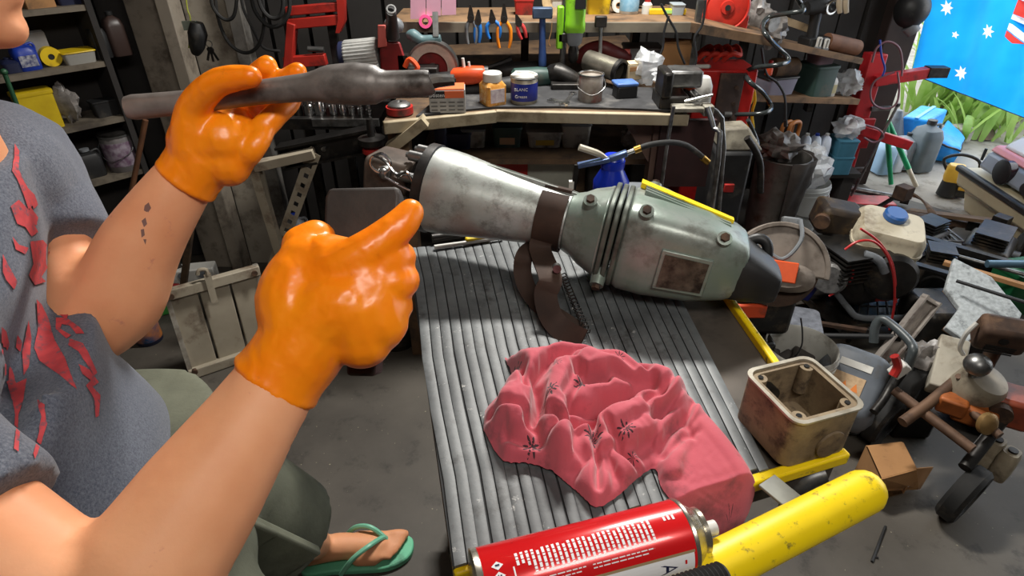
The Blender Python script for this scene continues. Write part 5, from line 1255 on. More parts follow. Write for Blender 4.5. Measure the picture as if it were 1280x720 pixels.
# red cable reel
q = P(908, 8, y=2.42); t = thing('cable_reel', 'round red plastic cable reel standing on the shelf', 'reel', (q.x, q.y, SH)); M = at(q, -.12) @ Matrix.Rotation(R_(90), 4, 'X'); Rr_ = m_(28, q); redp = mat('red reel plastic', (202, 52, 38), (186, 44, 34), 8, .45, dirt=(110, 40, 34), da=.2)
b = MB(M); b.lathe([(Rr_ * .3, -.045), (Rr_, -.04), (Rr_ * 1.02, .0), (Rr_, .02), (Rr_ * .93, .026), (Rr_ * .88, .020), (Rr_ * .80, .024), (Rr_ * .30, .022), (Rr_ * .28, .030), (.001, .030)], None, 36); part(b, 'drum', redp, t)
b = MB(M); b.prism(rrect(Rr_ * 2.1, Rr_ * .9, .012), -.05, .012, Matrix.Translation(V((0, -Rr_ * .72, 0)))); part(b, 'stand', redp, t, bevel=.004)
b = MB(M); b.cyl((0, 0, .02), (0, 0, .036), Rr_ * .12, seg=16); part(b, 'hub', BLACK, t)
# cables hanging in front of the shelf
for i, (lab, pts, rr_, m1) in enumerate((
    ('thin black lead looping down in front of the upright', [(826, 5), (835, 22), (845, 40), (848, 60), (856, 80)], .004, BLACK),
    ('pair of black leads tied to the steel shelf upright', [(882, 0), (878, 30), (868, 48), (870, 75), (862, 95)], .0045, BLACK),
    ('thin tan cord hanging beside the blue hammer', [(690, 28), (689, 40), (686, 52), (688, 58)], .0015, CARD),
    ('black lead hanging before the brown carton', [(836, 20), (830, 40), (828, 62), (818, 78)], .004, BLACK))):
    b = MB(); b.tube([P(x, y, y=2.17 - .012 * i) for x, y in pts], rr_, 8, sm=5); solo(b, 'cable', m1, lab, 'cable')

# ------------------------------------------------------------------ under the bench
dimw = mat('dusty clear tub', (186, 182, 172), (160, 156, 146), 10, .5, dirt=(70, 66, 60), da=.3)
cre = mat('cream label', (190, 150, 116), None, rough=.8)
for x, yb, yt, w, hz, m1, m2, lab, lb, cat in (
    (592, 186, 162, 30, UH1, dimw, GREYP, 'grey plastic tub on the under-bench shelf nearest the brace', None, 'tub'),
    (634, 186, 160, 36, UH1, TEAL, TEAL, 'dark green tub with a pink tag on the under-bench shelf', cre, 'tub'),
    (681, 186, 166, 44, UH1, dimw, dimw, 'clear tub with yellow contents on the under-bench shelf', mat('yellow contents', (196, 160, 60), None, rough=.7), 'tub'),
    (720, 186, 155, 36, UH1, dimw, GREYP, 'tall clear tub standing next to the yellow filled tub', None, 'tub'),
    (808, 184, 164, 30, UH1, dimw, DWOOD, 'tub with an orange tag near the red brown bench leg', mat('orange tag', (196, 130, 70), None, rough=.8), 'tub'),
    (632, 252, 190, 62, UH2, RED, WHITE, 'dark red bin with a white lid on the lowest bench shelf', None, 'bin'),
    (686, 252, 189, 62, UH2, mat('olive grey tub', (160, 160, 148), (140, 140, 128), 8, .5), mat('olive grey tub', (160, 160, 148), (140, 140, 128), 8, .5), 'large olive grey lidded bin on the lowest bench shelf', None, 'bin'),
    (572, 188, 168, 34, UH1, NAVY, NAVY, 'navy blue tub on the under-bench shelf behind the hammer flange', None, 'tub'),
    (752, 252, 205, 40, UH2, BLACK, BLACK, 'black crate on the lowest bench shelf behind the blue cup', None, 'crate'),
    (805, 250, 200, 42, UH2, BLACK, GREYP, 'black crate on the lowest bench shelf beside the leg', None, 'crate')):
    p, r, h = fit(x, yb, yt, w, h=hz); p.y = max(p.y, 2.04) + .06
    tub('storage_tub', lab, cat, p, r * 2, .11, h, m1, m2, 0, 'tubs under the bench', lb)
p = P(788, 182, h=UH1) + V((0, .04, 0)); p.y = 2.14; solo(lump(p + V((0, 0, .035)), (.04, .035, .035), 11), 'plastic_bag', mat('dusty bag', (150, 142, 134), (120, 112, 104), 40, .5, bump=.5), 'dusty tied bag on the under-bench shelf beside the tagged tub', 'bag')
p = P(552, 186, h=UH1); p.y = 2.12; jug('oil_bottle', 'small bottle with a red cap on the under-bench shelf', 'bottle', p, .045, .035, .11, NAVY, RED)

# ------------------------------------------------------------------ blue suction cup gun on a stool
st0 = P(800, 246, y=1.52)
t = thing('stool', 'small round grey topped stool hidden behind the hammer', 'stool', (st0.x, st0.y, 0))
b = MB(); b.lathe([(.105, st0.z - .03), (.11, st0.z - .02), (.11, st0.z - .004), (.10, st0.z)], Matrix.Translation(V((st0.x, st0.y, 0))), 32); part(b, 'seat', GREYP, t)
for a in (45, 135, 225, 315): b = MB(); b.cyl((st0.x + .13 * math.cos(R_(a)), st0.y + .13 * math.sin(R_(a)), 0), (st0.x + .07 * math.cos(R_(a)), st0.y + .07 * math.sin(R_(a)), st0.z - .025), .011, seg=10); part(b, 'leg', DSTEEL, t)
g0 = P(764, 226, y=1.52); g0.z = st0.z; zt = lambda y_: P(764, y_, y=1.52).z
t = thing('suction_gun', 'blue cup spray gun with steel lever and black hose behind the hammer', 'spray gun', g0); bg = mat('glossy blue enamel', (22, 52, 190), (18, 44, 160), 20, .28, coat=.3)
r = m_(22, g0); M = at((g0.x, g0.y, 0))
b = MB(M); b.lathe([(r * .9, g0.z), (r, g0.z + .01), (r, zt(226)), (r * .62, zt(211)), (r * .60, zt(208))], None, 28); part(b, 'cup', bg, t)
b = MB(M); b.lathe([(r * .64, zt(209)), (r * .66, zt(207)), (r * .66, zt(200)), (r * .58, zt(199)), (r * .62, zt(198)), (r * .5, zt(194))], None, 28); part(b, 'cap', bg, t)
steelb = mat('blue grey steel', (112, 132, 178), (90, 108, 150), 20, .35, .6)
b = MB(); b.bar(P(762, 199, y=1.5), P(722, 207, y=1.5), .02, .012); part(b, 'arm', steelb, t, bevel=.002)
b = MB(); b.bar(P(721, 206, y=1.5), P(717, 236, y=1.5), .012, .008, (0, 1, 0)); part(b, 'drop_rod', DSTEEL, t); b = MB(); b.box(P(714, 231, y=1.5), (.013, .013, .022)); part(b, 'white_foot', WHITE, t)
b = MB(); b.tube([P(724, 184, y=1.5), P(745, 191, y=1.5), P(755, 196, y=1.5), P(759, 200, y=1.5)], [.009, .009, .006, .005], 8, sm=3); part(b, 'lever', mat('cream lever', (206, 198, 180), None, rough=.35, metal=.4), t)
b = MB(); b.bar(P(762, 199, y=1.5), P(784, 191, y=1.5), .018, .016); part(b, 'outlet', steelb, t, bevel=.003); b = MB(); b.cyl(P(784, 191, y=1.5), P(797, 186, y=1.5), .006, seg=10); part(b, 'ferrule', CHROME, t)
b = MB(); b.tube([P(795, 187, y=1.5), P(812, 181, y=1.51), P(836, 178, y=1.54), P(856, 181, y=1.57), P(872, 191, y=1.6), P(884, 202, y=1.6)], .0075, 10, sm=6); hs_ = part(b, 'hose', RUBBER, t); b = MB(); b.cyl(P(878, 197, y=1.6), P(885, 203, y=1.6), .009, seg=10); part(b, 'brass_end', mat('brass', (190, 150, 70), None, rough=.3, metal=.9), hs_)
b = MB(); b.cyl(P(793, 188, y=1.5), P(801, 185, y=1.5), .0095, seg=10); part(b, 'brass_end', mat('brass', (190, 150, 70), None, rough=.3, metal=.9), hs_)
# ================================================================== dark corner cupboard
A0, A1 = V((-1.47, 2.27, 0)), V((-1.69, 2.03, 0))
sd_ = (A1 - A0).normalized(); sn = V((sd_.y, -sd_.x, 0)); sn = sn if sn.dot(A0) > 0 else -sn      # away from the room
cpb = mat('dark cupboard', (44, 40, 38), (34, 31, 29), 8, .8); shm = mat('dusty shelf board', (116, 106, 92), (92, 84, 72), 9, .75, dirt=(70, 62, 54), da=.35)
cl0 = A0 - sd_ * .02; LL = .95; DD = .20
t = thing('cupboard', 'dark open corner cupboard with dusty board shelves', 'cupboard', cl0 + sd_ * .4)
M = frame(cl0, sd_); sgn_ = 1 if (M.to_3x3() @ V((0, 1, 0))).dot(sn) > 0 else -1
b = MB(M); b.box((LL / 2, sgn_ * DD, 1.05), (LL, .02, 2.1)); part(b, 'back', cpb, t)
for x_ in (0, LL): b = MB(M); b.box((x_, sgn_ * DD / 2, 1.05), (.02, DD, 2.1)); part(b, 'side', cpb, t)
HS = []
for (x0, y0, x1, y1) in ((40, 20, 100, 0), (15, 108, 185, 57), (38, 177, 155, 140), (75, 240, 195, 207)):
    q0, q1 = Pl(x0, y0, A0, sn), Pl(x1, y1, A0, sn); hh = (q0.z + q1.z) / 2; HS.append(hh)
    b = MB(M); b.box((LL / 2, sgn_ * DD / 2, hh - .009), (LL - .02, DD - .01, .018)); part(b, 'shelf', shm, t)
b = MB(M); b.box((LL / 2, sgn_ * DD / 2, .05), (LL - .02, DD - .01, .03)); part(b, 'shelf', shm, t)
def onsh(px, py, k, back=.07):
    d = ray(px, py); q = CP + d * ((HS[k] - CAM_H) / d.z)
    q2 = Pl(px, py, A0 + sn * back, sn); return V((q2.x, q2.y, HS[k]))
def fitc(px, pyb, pyt, w, k, back=.07):
    p = onsh(px, pyb, k, back); d = ray(px, pyt); tt = p.y / d.y
    return p, m_(w, p), max(.03, CAM_H + d.z * tt - p.z)
rzc = math.atan2(sd_.y, sd_.x) + math.pi
G = 'things on the cupboard shelves'
p, w, h = fitc(42, 98, 52, 26, 1); jug('blue_bottle', 'dark blue bottle with a paper label in the cupboard', 'bottle', p, w, .08, h, BLUE, NAVY, rzc, G, lab=mat('pale label', (170, 170, 176), (60, 66, 110), 90, .6))
p, w, h = fitc(22, 104, 72, 20, 1); jug('navy_jug', 'squat navy jug beside the dark blue bottle in the cupboard', 'bottle', p, w, .08, h, NAVY, NAVY, rzc, G)
p, w, h = fitc(48, 82, 42, 34, 1, .14); carton('carton', 'white carton behind the bottles on the upper cupboard shelf', 'box', p, w, .05, h, mat('dull white card', (150, 146, 142), (128, 124, 120), 9, .8), rzc, group=G)
p = onsh(68, 84, 1, .06); t = thing('cable_reel', 'yellow reel standing on edge on a cupboard shelf', 'reel', p, G); M2 = at(p + V((0, 0, .032)), rzc) @ Matrix.Rotation(R_(90), 4, 'X'); b = MB(M2); b.ring(circ(.032, 24), circ(.010, 24), -.015, .015); part(b, 'rim', YELLOW, t); b = MB(M2); b.cyl((0, 0, -.012), (0, 0, .012), .010); part(b, 'hub', BLACK, t)
p, w, h = fitc(100, 80, 62, 36, 1, .06); tub('white_tub', 'white lidded tub under a yellow lid in the cupboard', 'tub', p, w, .09, h, mat('dull white tub', (150, 148, 142), None, rough=.5), YELLOW, rzc, G)
p, w, h = fitc(152, 66, 14, 22, 1); jug('dark_bottle', 'tall brown bottle near the door post in the cupboard', 'bottle', p, w, .06, h, mat('brown bottle', (58, 44, 40), None, rough=.4), BLACK, rzc, G, handle=False)
p, w, h = fitc(130, 72, 28, 20, 1); jug('dark_bottle', 'dark grey bottle beside the tall brown bottle', 'bottle', p, w, .06, h, BLACK, GREYP, rzc, G, handle=False)
p, w, h = fitc(60, 168, 112, 40, 2); t = tub('yellow_box', 'bright yellow packet with a red corner on the middle cupboard shelf', 'packet', p, w, .07, h, mat('yellow packet', (204, 176, 28), (186, 156, 22), 14, .45), mat('yellow packet', (204, 176, 28), (186, 156, 22), 14, .45), rzc, G, taper=1.03)
M2 = at(p, rzc); b = MB(M2); b.prism([(-w * .48, h * .2), (-w * .2, h * .45), (-w * .48, h * .6)], 0, .002, Matrix.Translation(V((0, -.036, 0))) @ Matrix.Rotation(R_(90), 4, 'X')); part(b, 'red_print', RED, t)
p, w, h = fitc(93, 155, 108, 32, 2); solo(lump(p + V((0, 0, h * .5)), (w * .45, .03, h * .5), 21), 'plastic_bag', mat('grey bag', (150, 144, 140), (110, 106, 102), 40, .35, alpha=.8, bump=.6), 'cloudy plastic bag of tubes beside the yellow packet', 'bag', G)
p, w, h = fitc(34, 172, 134, 14, 2); carton('carton', 'narrow pale carton left of the yellow packet', 'box', p, w, .06, h, mat('dull white card', (150, 146, 142), (128, 124, 120), 9, .8), rzc, group=G)
p, w, h = fitc(135, 146, 124, 28, 2); tub('dark_tub', 'black tub at the back of the middle cupboard shelf', 'tub', p, w, .06, h, BLACK, BLACK, rzc, G)
p, w, h = fitc(158, 210, 166, 36, 3); tin('paint_tin', 'white and purple paint tin on the low cupboard shelf', 'tin', p, w / 2, h, mat('dull tin', (120, 116, 116), None, rough=.4, metal=.4), mat('purple label', (150, 140, 150), (96, 70, 92), 40, .6), DSTEEL, True, G)
p, w, h = fitc(52, 232, 188, 20, 3, .03); jug('white_bottle', 'white bottle at the open end of the low cupboard shelf', 'bottle', p, w, .05, h, WHITE, WHITE, rzc, G, handle=False)
p, w, h = fitc(82, 228, 202, 44, 3); tub('dark_tub', 'black square tub on the low cupboard shelf', 'tub', p, w, .08, h, BLACK, BLACK, rzc, G)
p, w, h = fitc(118, 220, 186, 28, 3); jug('dark_bottle', 'black squat bottle between the black tub and the paint tin', 'bottle', p, w, .06, h, BLACK, GREYP, rzc, G)
p, w, h = fitc(50, 12, -20, 30, 0); carton('carton', 'brown carton on the topmost cupboard shelf', 'box', p, w, .08, h, CARD, rzc, group=G)
p, w, h = fitc(85, 0, -30, 30, 0); tub('dark_tub', 'dark tub beside the brown carton on the topmost cupboard shelf', 'tub', p, w, .08, h, NAVY, BLACK, rzc, G)
# poles leaning by the cupboard
q0 = P(58, 225, y=1.78); t = thing('green_pole', 'thin dark green garden stake leaning in front of the cupboard', 'stake', V((q0.x + .05, q0.y, 0))); b = MB(); e0, e1 = P(5, 90, y=1.72), P(58, 225, y=1.72); e2 = e0 + (e1 - e0) * (e0.z / (e0.z - e1.z)); b.cyl(e2, e0, .006, seg=10); part(b, 'stake', mat('dark green stake', (28, 70, 44), None, rough=.5), t); b = MB(); b.ball(e0, .009); part(b, 'tip', mat('dark green stake', (28, 70, 44), None, rough=.5), t)
e0, e1 = P(182, 150, y=2.02), P(160, 262, y=1.98); e2 = e0 + (e1 - e0) * (e0.z / (e0.z - e1.z)); t = thing('broom', 'brown broom handle leaning on the cupboard near the door post', 'broom', (e2.x, e2.y, 0)); b = MB(); b.cyl(e0, e2 + (e0 - e2) * .05, .009, seg=10); part(b, 'handle', mat('brown broom wood', (104, 68, 44), (84, 54, 36), 20, .6), t); b = MB(); b.box(e2 + V((0, 0, .035)), (.2, .05, .07)); part(b, 'head', DWOOD, t, bevel=.006)
e0, e1 = P(240, 270, y=2.1), P(229, 360, y=2.1); e2 = e0 + (e1 - e0) * (e0.z / (e0.z - e1.z)); t = thing('timber_stake', 'short dark timber stake leaning behind the cream panel', 'stake', (e2.x, e2.y, 0)); b = MB(); b.bar(e2, e0, .022, .022, (0, 1, 0)); part(b, 'stake', DWOOD, t); b = MB(); b.bar(e0, e0 + (e0 - e2).normalized() * .03, .014, .014, (0, 1, 0)); part(b, 'sawn_tip', DWOOD, t)
# ------------------------------------------------------------------ on the floor at the left
p = P(188, 425, h=0); t = tin('paste_tub', 'round blue tub with an orange label standing on the floor', 'tub', p, m_(30, p) / 2, .10, NAVY, mat('orange blue label', (214, 130, 50), (30, 70, 110), 14, .5), mat('teal lid', (34, 70, 84), None, rough=.4), rimm=NAVY)
p = P(180, 400, h=0); t = thing('dustpan', 'bright green dustpan lying on the floor beside the blue tub', 'dustpan', p); M = at(p + V((0, .06, 0)), R_(28)); b = MB(M); b.hexa([(-.14, -.06, 0), (.12, -.06, 0), (.12, .06, 0), (-.14, .06, 0)], [(-.15, -.07, .03), (.13, -.05, .05), (.13, .05, .05), (-.15, .07, .03)]); part(b, 'pan', GREEN, t, bevel=.006); b = MB(M); b.tube([(.12, 0, .03), (.18, 0, .045), (.25, 0, .05)], [.014, .012, .015], 10, sm=3); part(b, 'handle', GREEN, t)
b = MB(M); b.box((-.04, 0, .052), (.16, .07, .02)); part(b, 'dark_lining', BLACK, t, bevel=.004)
p = P(203, 374, h=0); t = thing('red_tool', 'dark red hand tool lying on the floor behind the green dustpan', 'tool', p); b = MB(); b.tube([p + V((-.08, 0, .03)), p + V((0, .02, .035)), p + V((.08, .04, .03))], [.02, .03, .018], 12, sm=3); part(b, 'body', dkred, t); b = MB(); b.cyl(p + V((.07, .04, .03)), p + V((.16, .06, .03)), .012); part(b, 'shank', DSTEEL, t)
p = P(222, 352, h=0); t = thing('power_board', 'long white multi socket power board on the floor by the post', 'power board', p); M = at(p, R_(12)); b = MB(M); b.box((0, 0, .035), (.34, .07, .07)); part(b, 'case', WHITE, t, bevel=.006)
for i in range(4): b = MB(M); b.cyl((-.12 + i * .08, -.03, .045), (-.12 + i * .08, -.038, .045), .018, seg=14); part(b, 'socket', GREYP, t)
p = P(140, 345, h=0); tub('clear_tray', 'shallow clear tray on the floor under the cupboard', 'tray', p, .34, .2, .10, mat('dull clear tray', (96, 96, 90), (80, 80, 74), 8, .4), GREYP)
p = P(112, 372, h=0); tub('dark_tub', 'low black tub on the floor left of the green dustpan', 'tub', p, .2, .16, .07, BLACK, BLACK)
# cream ribbed panel leaning upright
c = [P(237, 471, h=0), P(346, 434, h=0)]
pn = V((c[1] - c[0]).normalized()); pu0 = P(213, 362, y=c[0].y + .03)
W_ = (c[1] - c[0]).length; HP = pu0.z; lean = V((pn.y, -pn.x, 0)); lean = -lean if lean.y < 0 else lean
upv = (V((0, 0, HP)) + lean * .03 + (pu0 - c[0]).project(pn) * .35).normalized()
PM = Matrix((pn, upv.cross(pn), upv)).transposed().to_4x4(); PM.translation = c[0]
crm = mat('scuffed cream sheet', (170, 160, 142), (150, 140, 122), 6, .6, dirt=(108, 90, 74), da=.3)
t = thing('tailgate_panel', 'cream metal panel of three boards with a hook standing on the floor', 'panel', (c[0] + c[1]) / 2)
w3 = W_ / 3
for i in range(3): b = MB(PM); b.box((w3 * (i + .5), 0, HP / 2), (w3 * .93, .012, HP * .93)); part(b, 'board', crm, t, bevel=.003)
for z_ in (.018, HP - .018): b = MB(PM); b.box((W_ / 2, -.012, z_), (W_, .03, .036)); part(b, 'rail', crm, t, bevel=.003)
for x_ in (.008, W_ - .008): b = MB(PM); b.box((x_, -.004, HP / 2), (.016, .02, HP)); part(b, 'end_strip', mat('bare edge', (190, 184, 172), (140, 130, 118), 30, .5, .3), t)
b = MB(PM); b.box((W_ * .46, -.03, HP - .03), (.022, .008, .11)); b.tube([(W_ * .46, -.03, HP + .02), (W_ * .46, -.03, HP + .04), (W_ * .46 - .02, -.03, HP + .045), (W_ * .46 - .028, -.03, HP + .03)], .007, 8, sm=3); part(b, 'hook', crm, t, kind='stuff')
for x_, z_ in ((.02, .03), (W_ - .02, HP - .02), (.02, HP - .02)): b = MB(PM); b.cyl((x_, -.035, z_), (x_, -.02, z_), .010, seg=10); part(b, 'bolt', RUST, t)
# slotted angle trestle
tr0 = P(336, 352, y=2.16); tr1 = P(392, 192, y=2.00); tr0.z = max(tr0.z, 0)
tr0 = P(338, 345, y=1.98); tr1 = P(393, 191, y=1.90); tr0 = tr0 + (tr0 - tr1) * (tr0.z / (tr1.z - tr0.z))
t = thing('slotted_trestle', 'cream slotted angle steel trestle with a sloping leg', 'trestle', (tr0.x, tr0.y, 0))
d_ = (tr1 - tr0); M = frame(tr0, d_, V((0, -1, .2))); L = d_.length
hw = .022
b = MB(M)
n_h = 20; prev = 0
holes = [L * (i + .7) / n_h for i in range(n_h)]
xs_ = [0]
for hx_ in holes:
    b.box(((prev + hx_ - .010) / 2, 0, 0), (hx_ - .010 - prev, hw * 2, .004)); b.box((hx_, hw * .68, 0), (.020, hw * .64, .004)); b.box((hx_, -hw * .68, 0), (.020, hw * .64, .004)); prev = hx_ + .010
b.box(((prev + L) / 2, 0, 0), (L - prev, hw * 2, .004)); b.box((L / 2, hw, -.016), (L, .004, .034))
part(b, 'sloping_leg', crm, t, kind='stuff')
tl = P(318, 208, y=1.88); b = MB(); b.bar(tl, tr1, .04, .03); part(b, 'top_rail', crm, t, bevel=.002)
b = MB(); b.bar((tl.x, tl.y, tl.z - .01), (tl.x - .02, tl.y + .12, 0), .03, .03, (0, 1, 0)); part(b, 'rear_leg', crm, t)
# dark steel beam and side bench left of the workbench
b = MB(); q0, q1 = P(352, 196, y=1.93), P(472, 172, y=1.93)
t = thing('steel_beam', 'black greasy steel beam resting on the slotted trestle', 'beam', (q0 + q1) / 2); M = frame(q0, q1 - q0); L = (q1 - q0).length
b = MB(M); b.box((L / 2, 0, .035), (L, .06, .008)); b.box((L / 2, 0, -.035), (L, .06, .008)); b.box((L / 2, .0, 0), (L, .008, .07)); part(b, 'beam', mat('greasy black steel', (50, 48, 47), (34, 33, 32), 14, .4, .6, dirt=(80, 76, 72), da=.3), t)
b = MB(M); b.cyl((L * .45, -.012, 0), (L * .45, .012, 0), .008, seg=12); part(b, 'bolt', STEEL, t)
sb = P(438, 148, y=1.98)
t = thing('side_bench', 'narrow dark side bench with a steel front ledge left of the workbench', 'workbench', (sb.x - .1, 2.15, 0))
x0_, x1_ = P(330, 150, y=1.98).x, P(474, 150, y=1.98).x
b = MB(); b.box(((x0_ + x1_) / 2, 2.16, sb.z - .02), (x1_ - x0_, .36, .035)); part(b, 'top', DSTEEL, t)
b = MB(); b.box(((x0_ + x1_) / 2 + .08, 1.975, sb.z - .012), (x1_ - x0_ - .16, .012, .024)); part(b, 'front_ledge', STEEL, t)
for x_, y_ in ((x0_ + .03, 2.32), (x1_ - .03, 2.32), (x1_ - .03, 2.06)): b = MB(); b.box((x_, y_, sb.z / 2 - .02), (.03, .03, sb.z - .04)); part(b, 'leg', DSTEEL, t)
for i, (x, w, hp) in enumerate(((402, 14, 26), (418, 10, 22), (430, 9, 18), (441, 9, 16), (452, 8, 14), (462, 8, 12), (388, 14, 22), (374, 12, 18))):
    p, r, h = fit(x, 146, 146 - hp, w, y=2.03); p.z = sb.z - .002
    t = thing('socket', ('tall bright socket on the side bench ledge behind the beam', 'bright steel socket beside the tallest socket', 'mid sized steel socket in the middle of the socket row', 'steel socket in the right half of the socket row', 'short steel socket near the small end of the row', 'shortest steel socket at the small end of the row', 'wide steel socket under the chisel shaft', 'dark stubby socket at the wide end of the row')[i], 'socket', p, 'sockets lined up on the side bench')
    b = MB(at(p)); b.lathe([(r, 0), (r, h * .55), (r * .8, h * .62), (r * .8, h), (r * .5, h), (r * .5, h * .8)], None, 16); part(b, 'barrel', CHROME if i != 7 else DSTEEL, t)
p = P(468, 200, y=1.86); t = thing('screw_jack', 'dark round based steel jack below the side bench end', 'jack', (p.x, p.y, 0)); zz_ = P(466, 172, y=1.86).z
b = MB(at((p.x, p.y, 0))); b.lathe([(.07, 0), (.07, .02), (.03, .04), (.022, zz_ - .03), (.04, zz_ - .02), (.042, zz_), (.012, zz_ + .005), (.010, zz_ + .06)], None, 24); part(b, 'post', DSTEEL, t); b = MB(at((p.x, p.y, zz_ - .05))); b.lathe([(.03, 0), (.034, .004), (.034, .014), (.03, .018)]); part(b, 'red_collar', RED, t)
# bottles on the floor under the side bench
for x, yb, yt, w, m1, m2, lab in ((340, 330, 296, 22, WHITE, RED, 'white bottle with a red cap behind the slotted leg'), (372, 318, 275, 28, mat('milky jug', (130, 132, 136), (112, 114, 118), 9, .4), BLUE, 'milky jug standing under the steel beam'), (352, 346, 320, 18, BLUE, BLUE, 'small blue bottle on the floor by the slotted leg'), (398, 300, 250, 26, BLACK, GREYP, 'black bottle in the dark under the side bench')):
    p, r, h = fit(x, yb, yt, w, h=.0); jug('bottle', lab, 'bottle', p + V((0, .06, 0)), r * 2, r * 1.6, h, m1, m2, group='bottles under the side bench')
# ------------------------------------------------------------------ hanging on the post and wall
q = P(246, 45, y=2.26); t = thing('rubber_glove', 'black rubber glove hanging from a hook on the door post panel', 'glove', q)
b = MB(); b.tube([P(246, 28, y=2.26), P(247, 42, y=2.26), P(246, 58, y=2.26), P(244, 68, y=2.26)], [.02, .032, .026, .012], 14, sm=4); part(b, 'palm', BLACK, t)
b = MB(); b.box(P(238, 32, y=2.27), (.05, .01, .03)); part(b, 'hook_plate', mat('sage plate', (130, 138, 126), None, rough=.5), t)
q = P(264, 66, y=2.26); t = thing('key_bunch', 'small bunch of dark keys hanging beside the black glove', 'keys', q); b = MB(); b.ring(circ(.012, 18), circ(.010, 18), -.001, .001, at(q + V((0, 0, .03))) @ Matrix.Rotation(R_(90), 4, 'X')); part(b, 'ring', STEEL, t)
for a in (-.4, 0, .4): b = MB(at(q + V((0, 0, .02))) @ Matrix.Rotation(a, 4, 'Y')); b.box((0, 0, -.03), (.008, .002, .04)); b.ball((0, 0, -.01), (.009, .002, .009)); part(b, 'key', DSTEEL, t)
for i, (lab, pts, rr_, yv) in enumerate((('black cable loop hanging lowest beside the door post', [(268, -20), (272, 20), (285, 52), (305, 66), (322, 58), (330, 30), (326, -20)], .006, 2.25), ('black cable loop hanging inside the lowest loop', [(262, -20), (266, 8), (280, 24), (292, 20), (296, -5), (292, -25)], .006, 2.24), ('coiled black lead hanging above the left glove', [(312, -20), (318, 12), (335, 32), (352, 30), (362, 10), (358, -25)], .007, 2.23), ('inner turn of the coiled black lead', [(320, -20), (326, 8), (338, 22), (350, 20), (354, 2), (350, -25)], .007, 2.22), ('black cable trailing down toward the glove fingers', [(300, -20), (304, 10), (318, 40), (330, 60), (350, 64)], .005, 2.27), ('thin yellow green lead hanging on the cream panel', [(231, -20), (234, 10), (238, 25), (236, 60)], .0025, 2.28))):
    b = MB(); b.tube([P(x, y, y=yv) for x, y in pts], rr_, 8, sm=6); solo(b, 'hanging_cable', RUBBER if i < 5 else mat('lead green', (170, 176, 70), None, rough=.5), lab, 'cable', 'cables hung by the door post')
# red steel frame against the dark wall
t = thing('red_machine_stand', 'red painted steel machine frame against the dark wall', 'frame', P(395, 90, y=2.42))
rdp = mat('bright red frame paint', (178, 44, 34), (156, 38, 30), 12, .45, dirt=(70, 32, 28), da=.3)
Y_ = 2.38
for a, c_, w in (((366, 28), (361, 85), .05), ((358, 14), (424, 8), .03), ((360, 30), (426, 24), .035), ((356, 78), (408, 74), .04)):
    b = MB(); b.bar(P(*a, y=Y_), P(*c_, y=Y_), .03, w, (0, 1, 0) if a[0] == 366 else (0, 0, 1)); part(b, 'bar', rdp, t, bevel=.003)
b = MB(); b.prism([(P(x, y, y=Y_).x, P(x, y, y=Y_).z) for x, y in ((421, -20), (431, -20), (432, 26), (426, 40), (421, 40), (424, 24))], -.02, .02, Matrix.Translation(V((0, Y_, 0))) @ Matrix.Rotation(R_(90), 4, 'X')); part(b, 'end_bracket', rdp, t)
for x_ in (P(372, 50, y=2.5).x, P(424, 50, y=2.5).x): b = MB(); b.box((x_, 2.43, .55), (.03, .03, 1.1)); part(b, 'post', DSTEEL, t)
b = MB(); b.cyl(P(385, 61, y=2.37), P(405, 62, y=2.37), .010, seg=12); part(b, 'spindle', STEEL, t)
# ================================================================== right hand shelving on the back wall
def shl(name, label, x0, y0, x1, y1, ya, yb, dep, m, thick=.02):
    a, c_ = P(x0, y0, y=ya), P(x1, y1, y=yb); d = (c_ - a).normalized()
    t = thing(name, label, 'shelf', (a + c_) / 2); nn = V((-d.y, d.x, 0)) * dep
    dz = V((0, 0, -thick)); b = MB(); b.hexa([a + dz, c_ + dz, c_ + nn + dz, a + nn + dz], [a, c_, c_ + nn, a + nn]); part(b, 'board', m, t, bevel=.002)
    b = MB(); b.bar(a + dz * .6, c_ + dz * .6, .012, thick * 1.3); part(b, 'front_edge', m, t)
    for f in (.12, .88): q = a.lerp(c_, f) + nn * .8; b = MB(); b.box(q + V((0, 0, -thick - .05)), (.03, .05, .10)); part(b, 'bracket', DSTEEL, t)
    return a, c_, d
ra, rb, rd = shl('wall_shelf', 'upper right wall shelf of old timber beyond the red reel', 958, 47, 1078, 73, 2.72, 2.90, .28, shw)
ma, mb_, md = shl('wall_shelf', 'lower right wall shelf carrying the dark green box', 930, 119, 1074, 124, 2.74, 2.94, .28, shw)
def onr(px, f0=None, a=None, c=None, back=.08):
    """a point on a slanting shelf under pixel column px"""
    lo, hi = -.6, 1.4
    for _ in range(40):
        mid = (lo + hi) / 2; q = a.lerp(c, mid); q2 = q + V((-(c - a).y, (c - a).x, 0)).normalized() * back
        x_ = 640 + FPX * q2.x / depth(q2)
        if x_ < px: lo = mid
        else: hi = mid
    return q2
def fr(px, hp, wp, a, c, back=.08):
    p = onr(px, None, a, c, back); return p, m_(wp, p), m_(hp, p)
rzr = math.atan2(rd.y, rd.x)
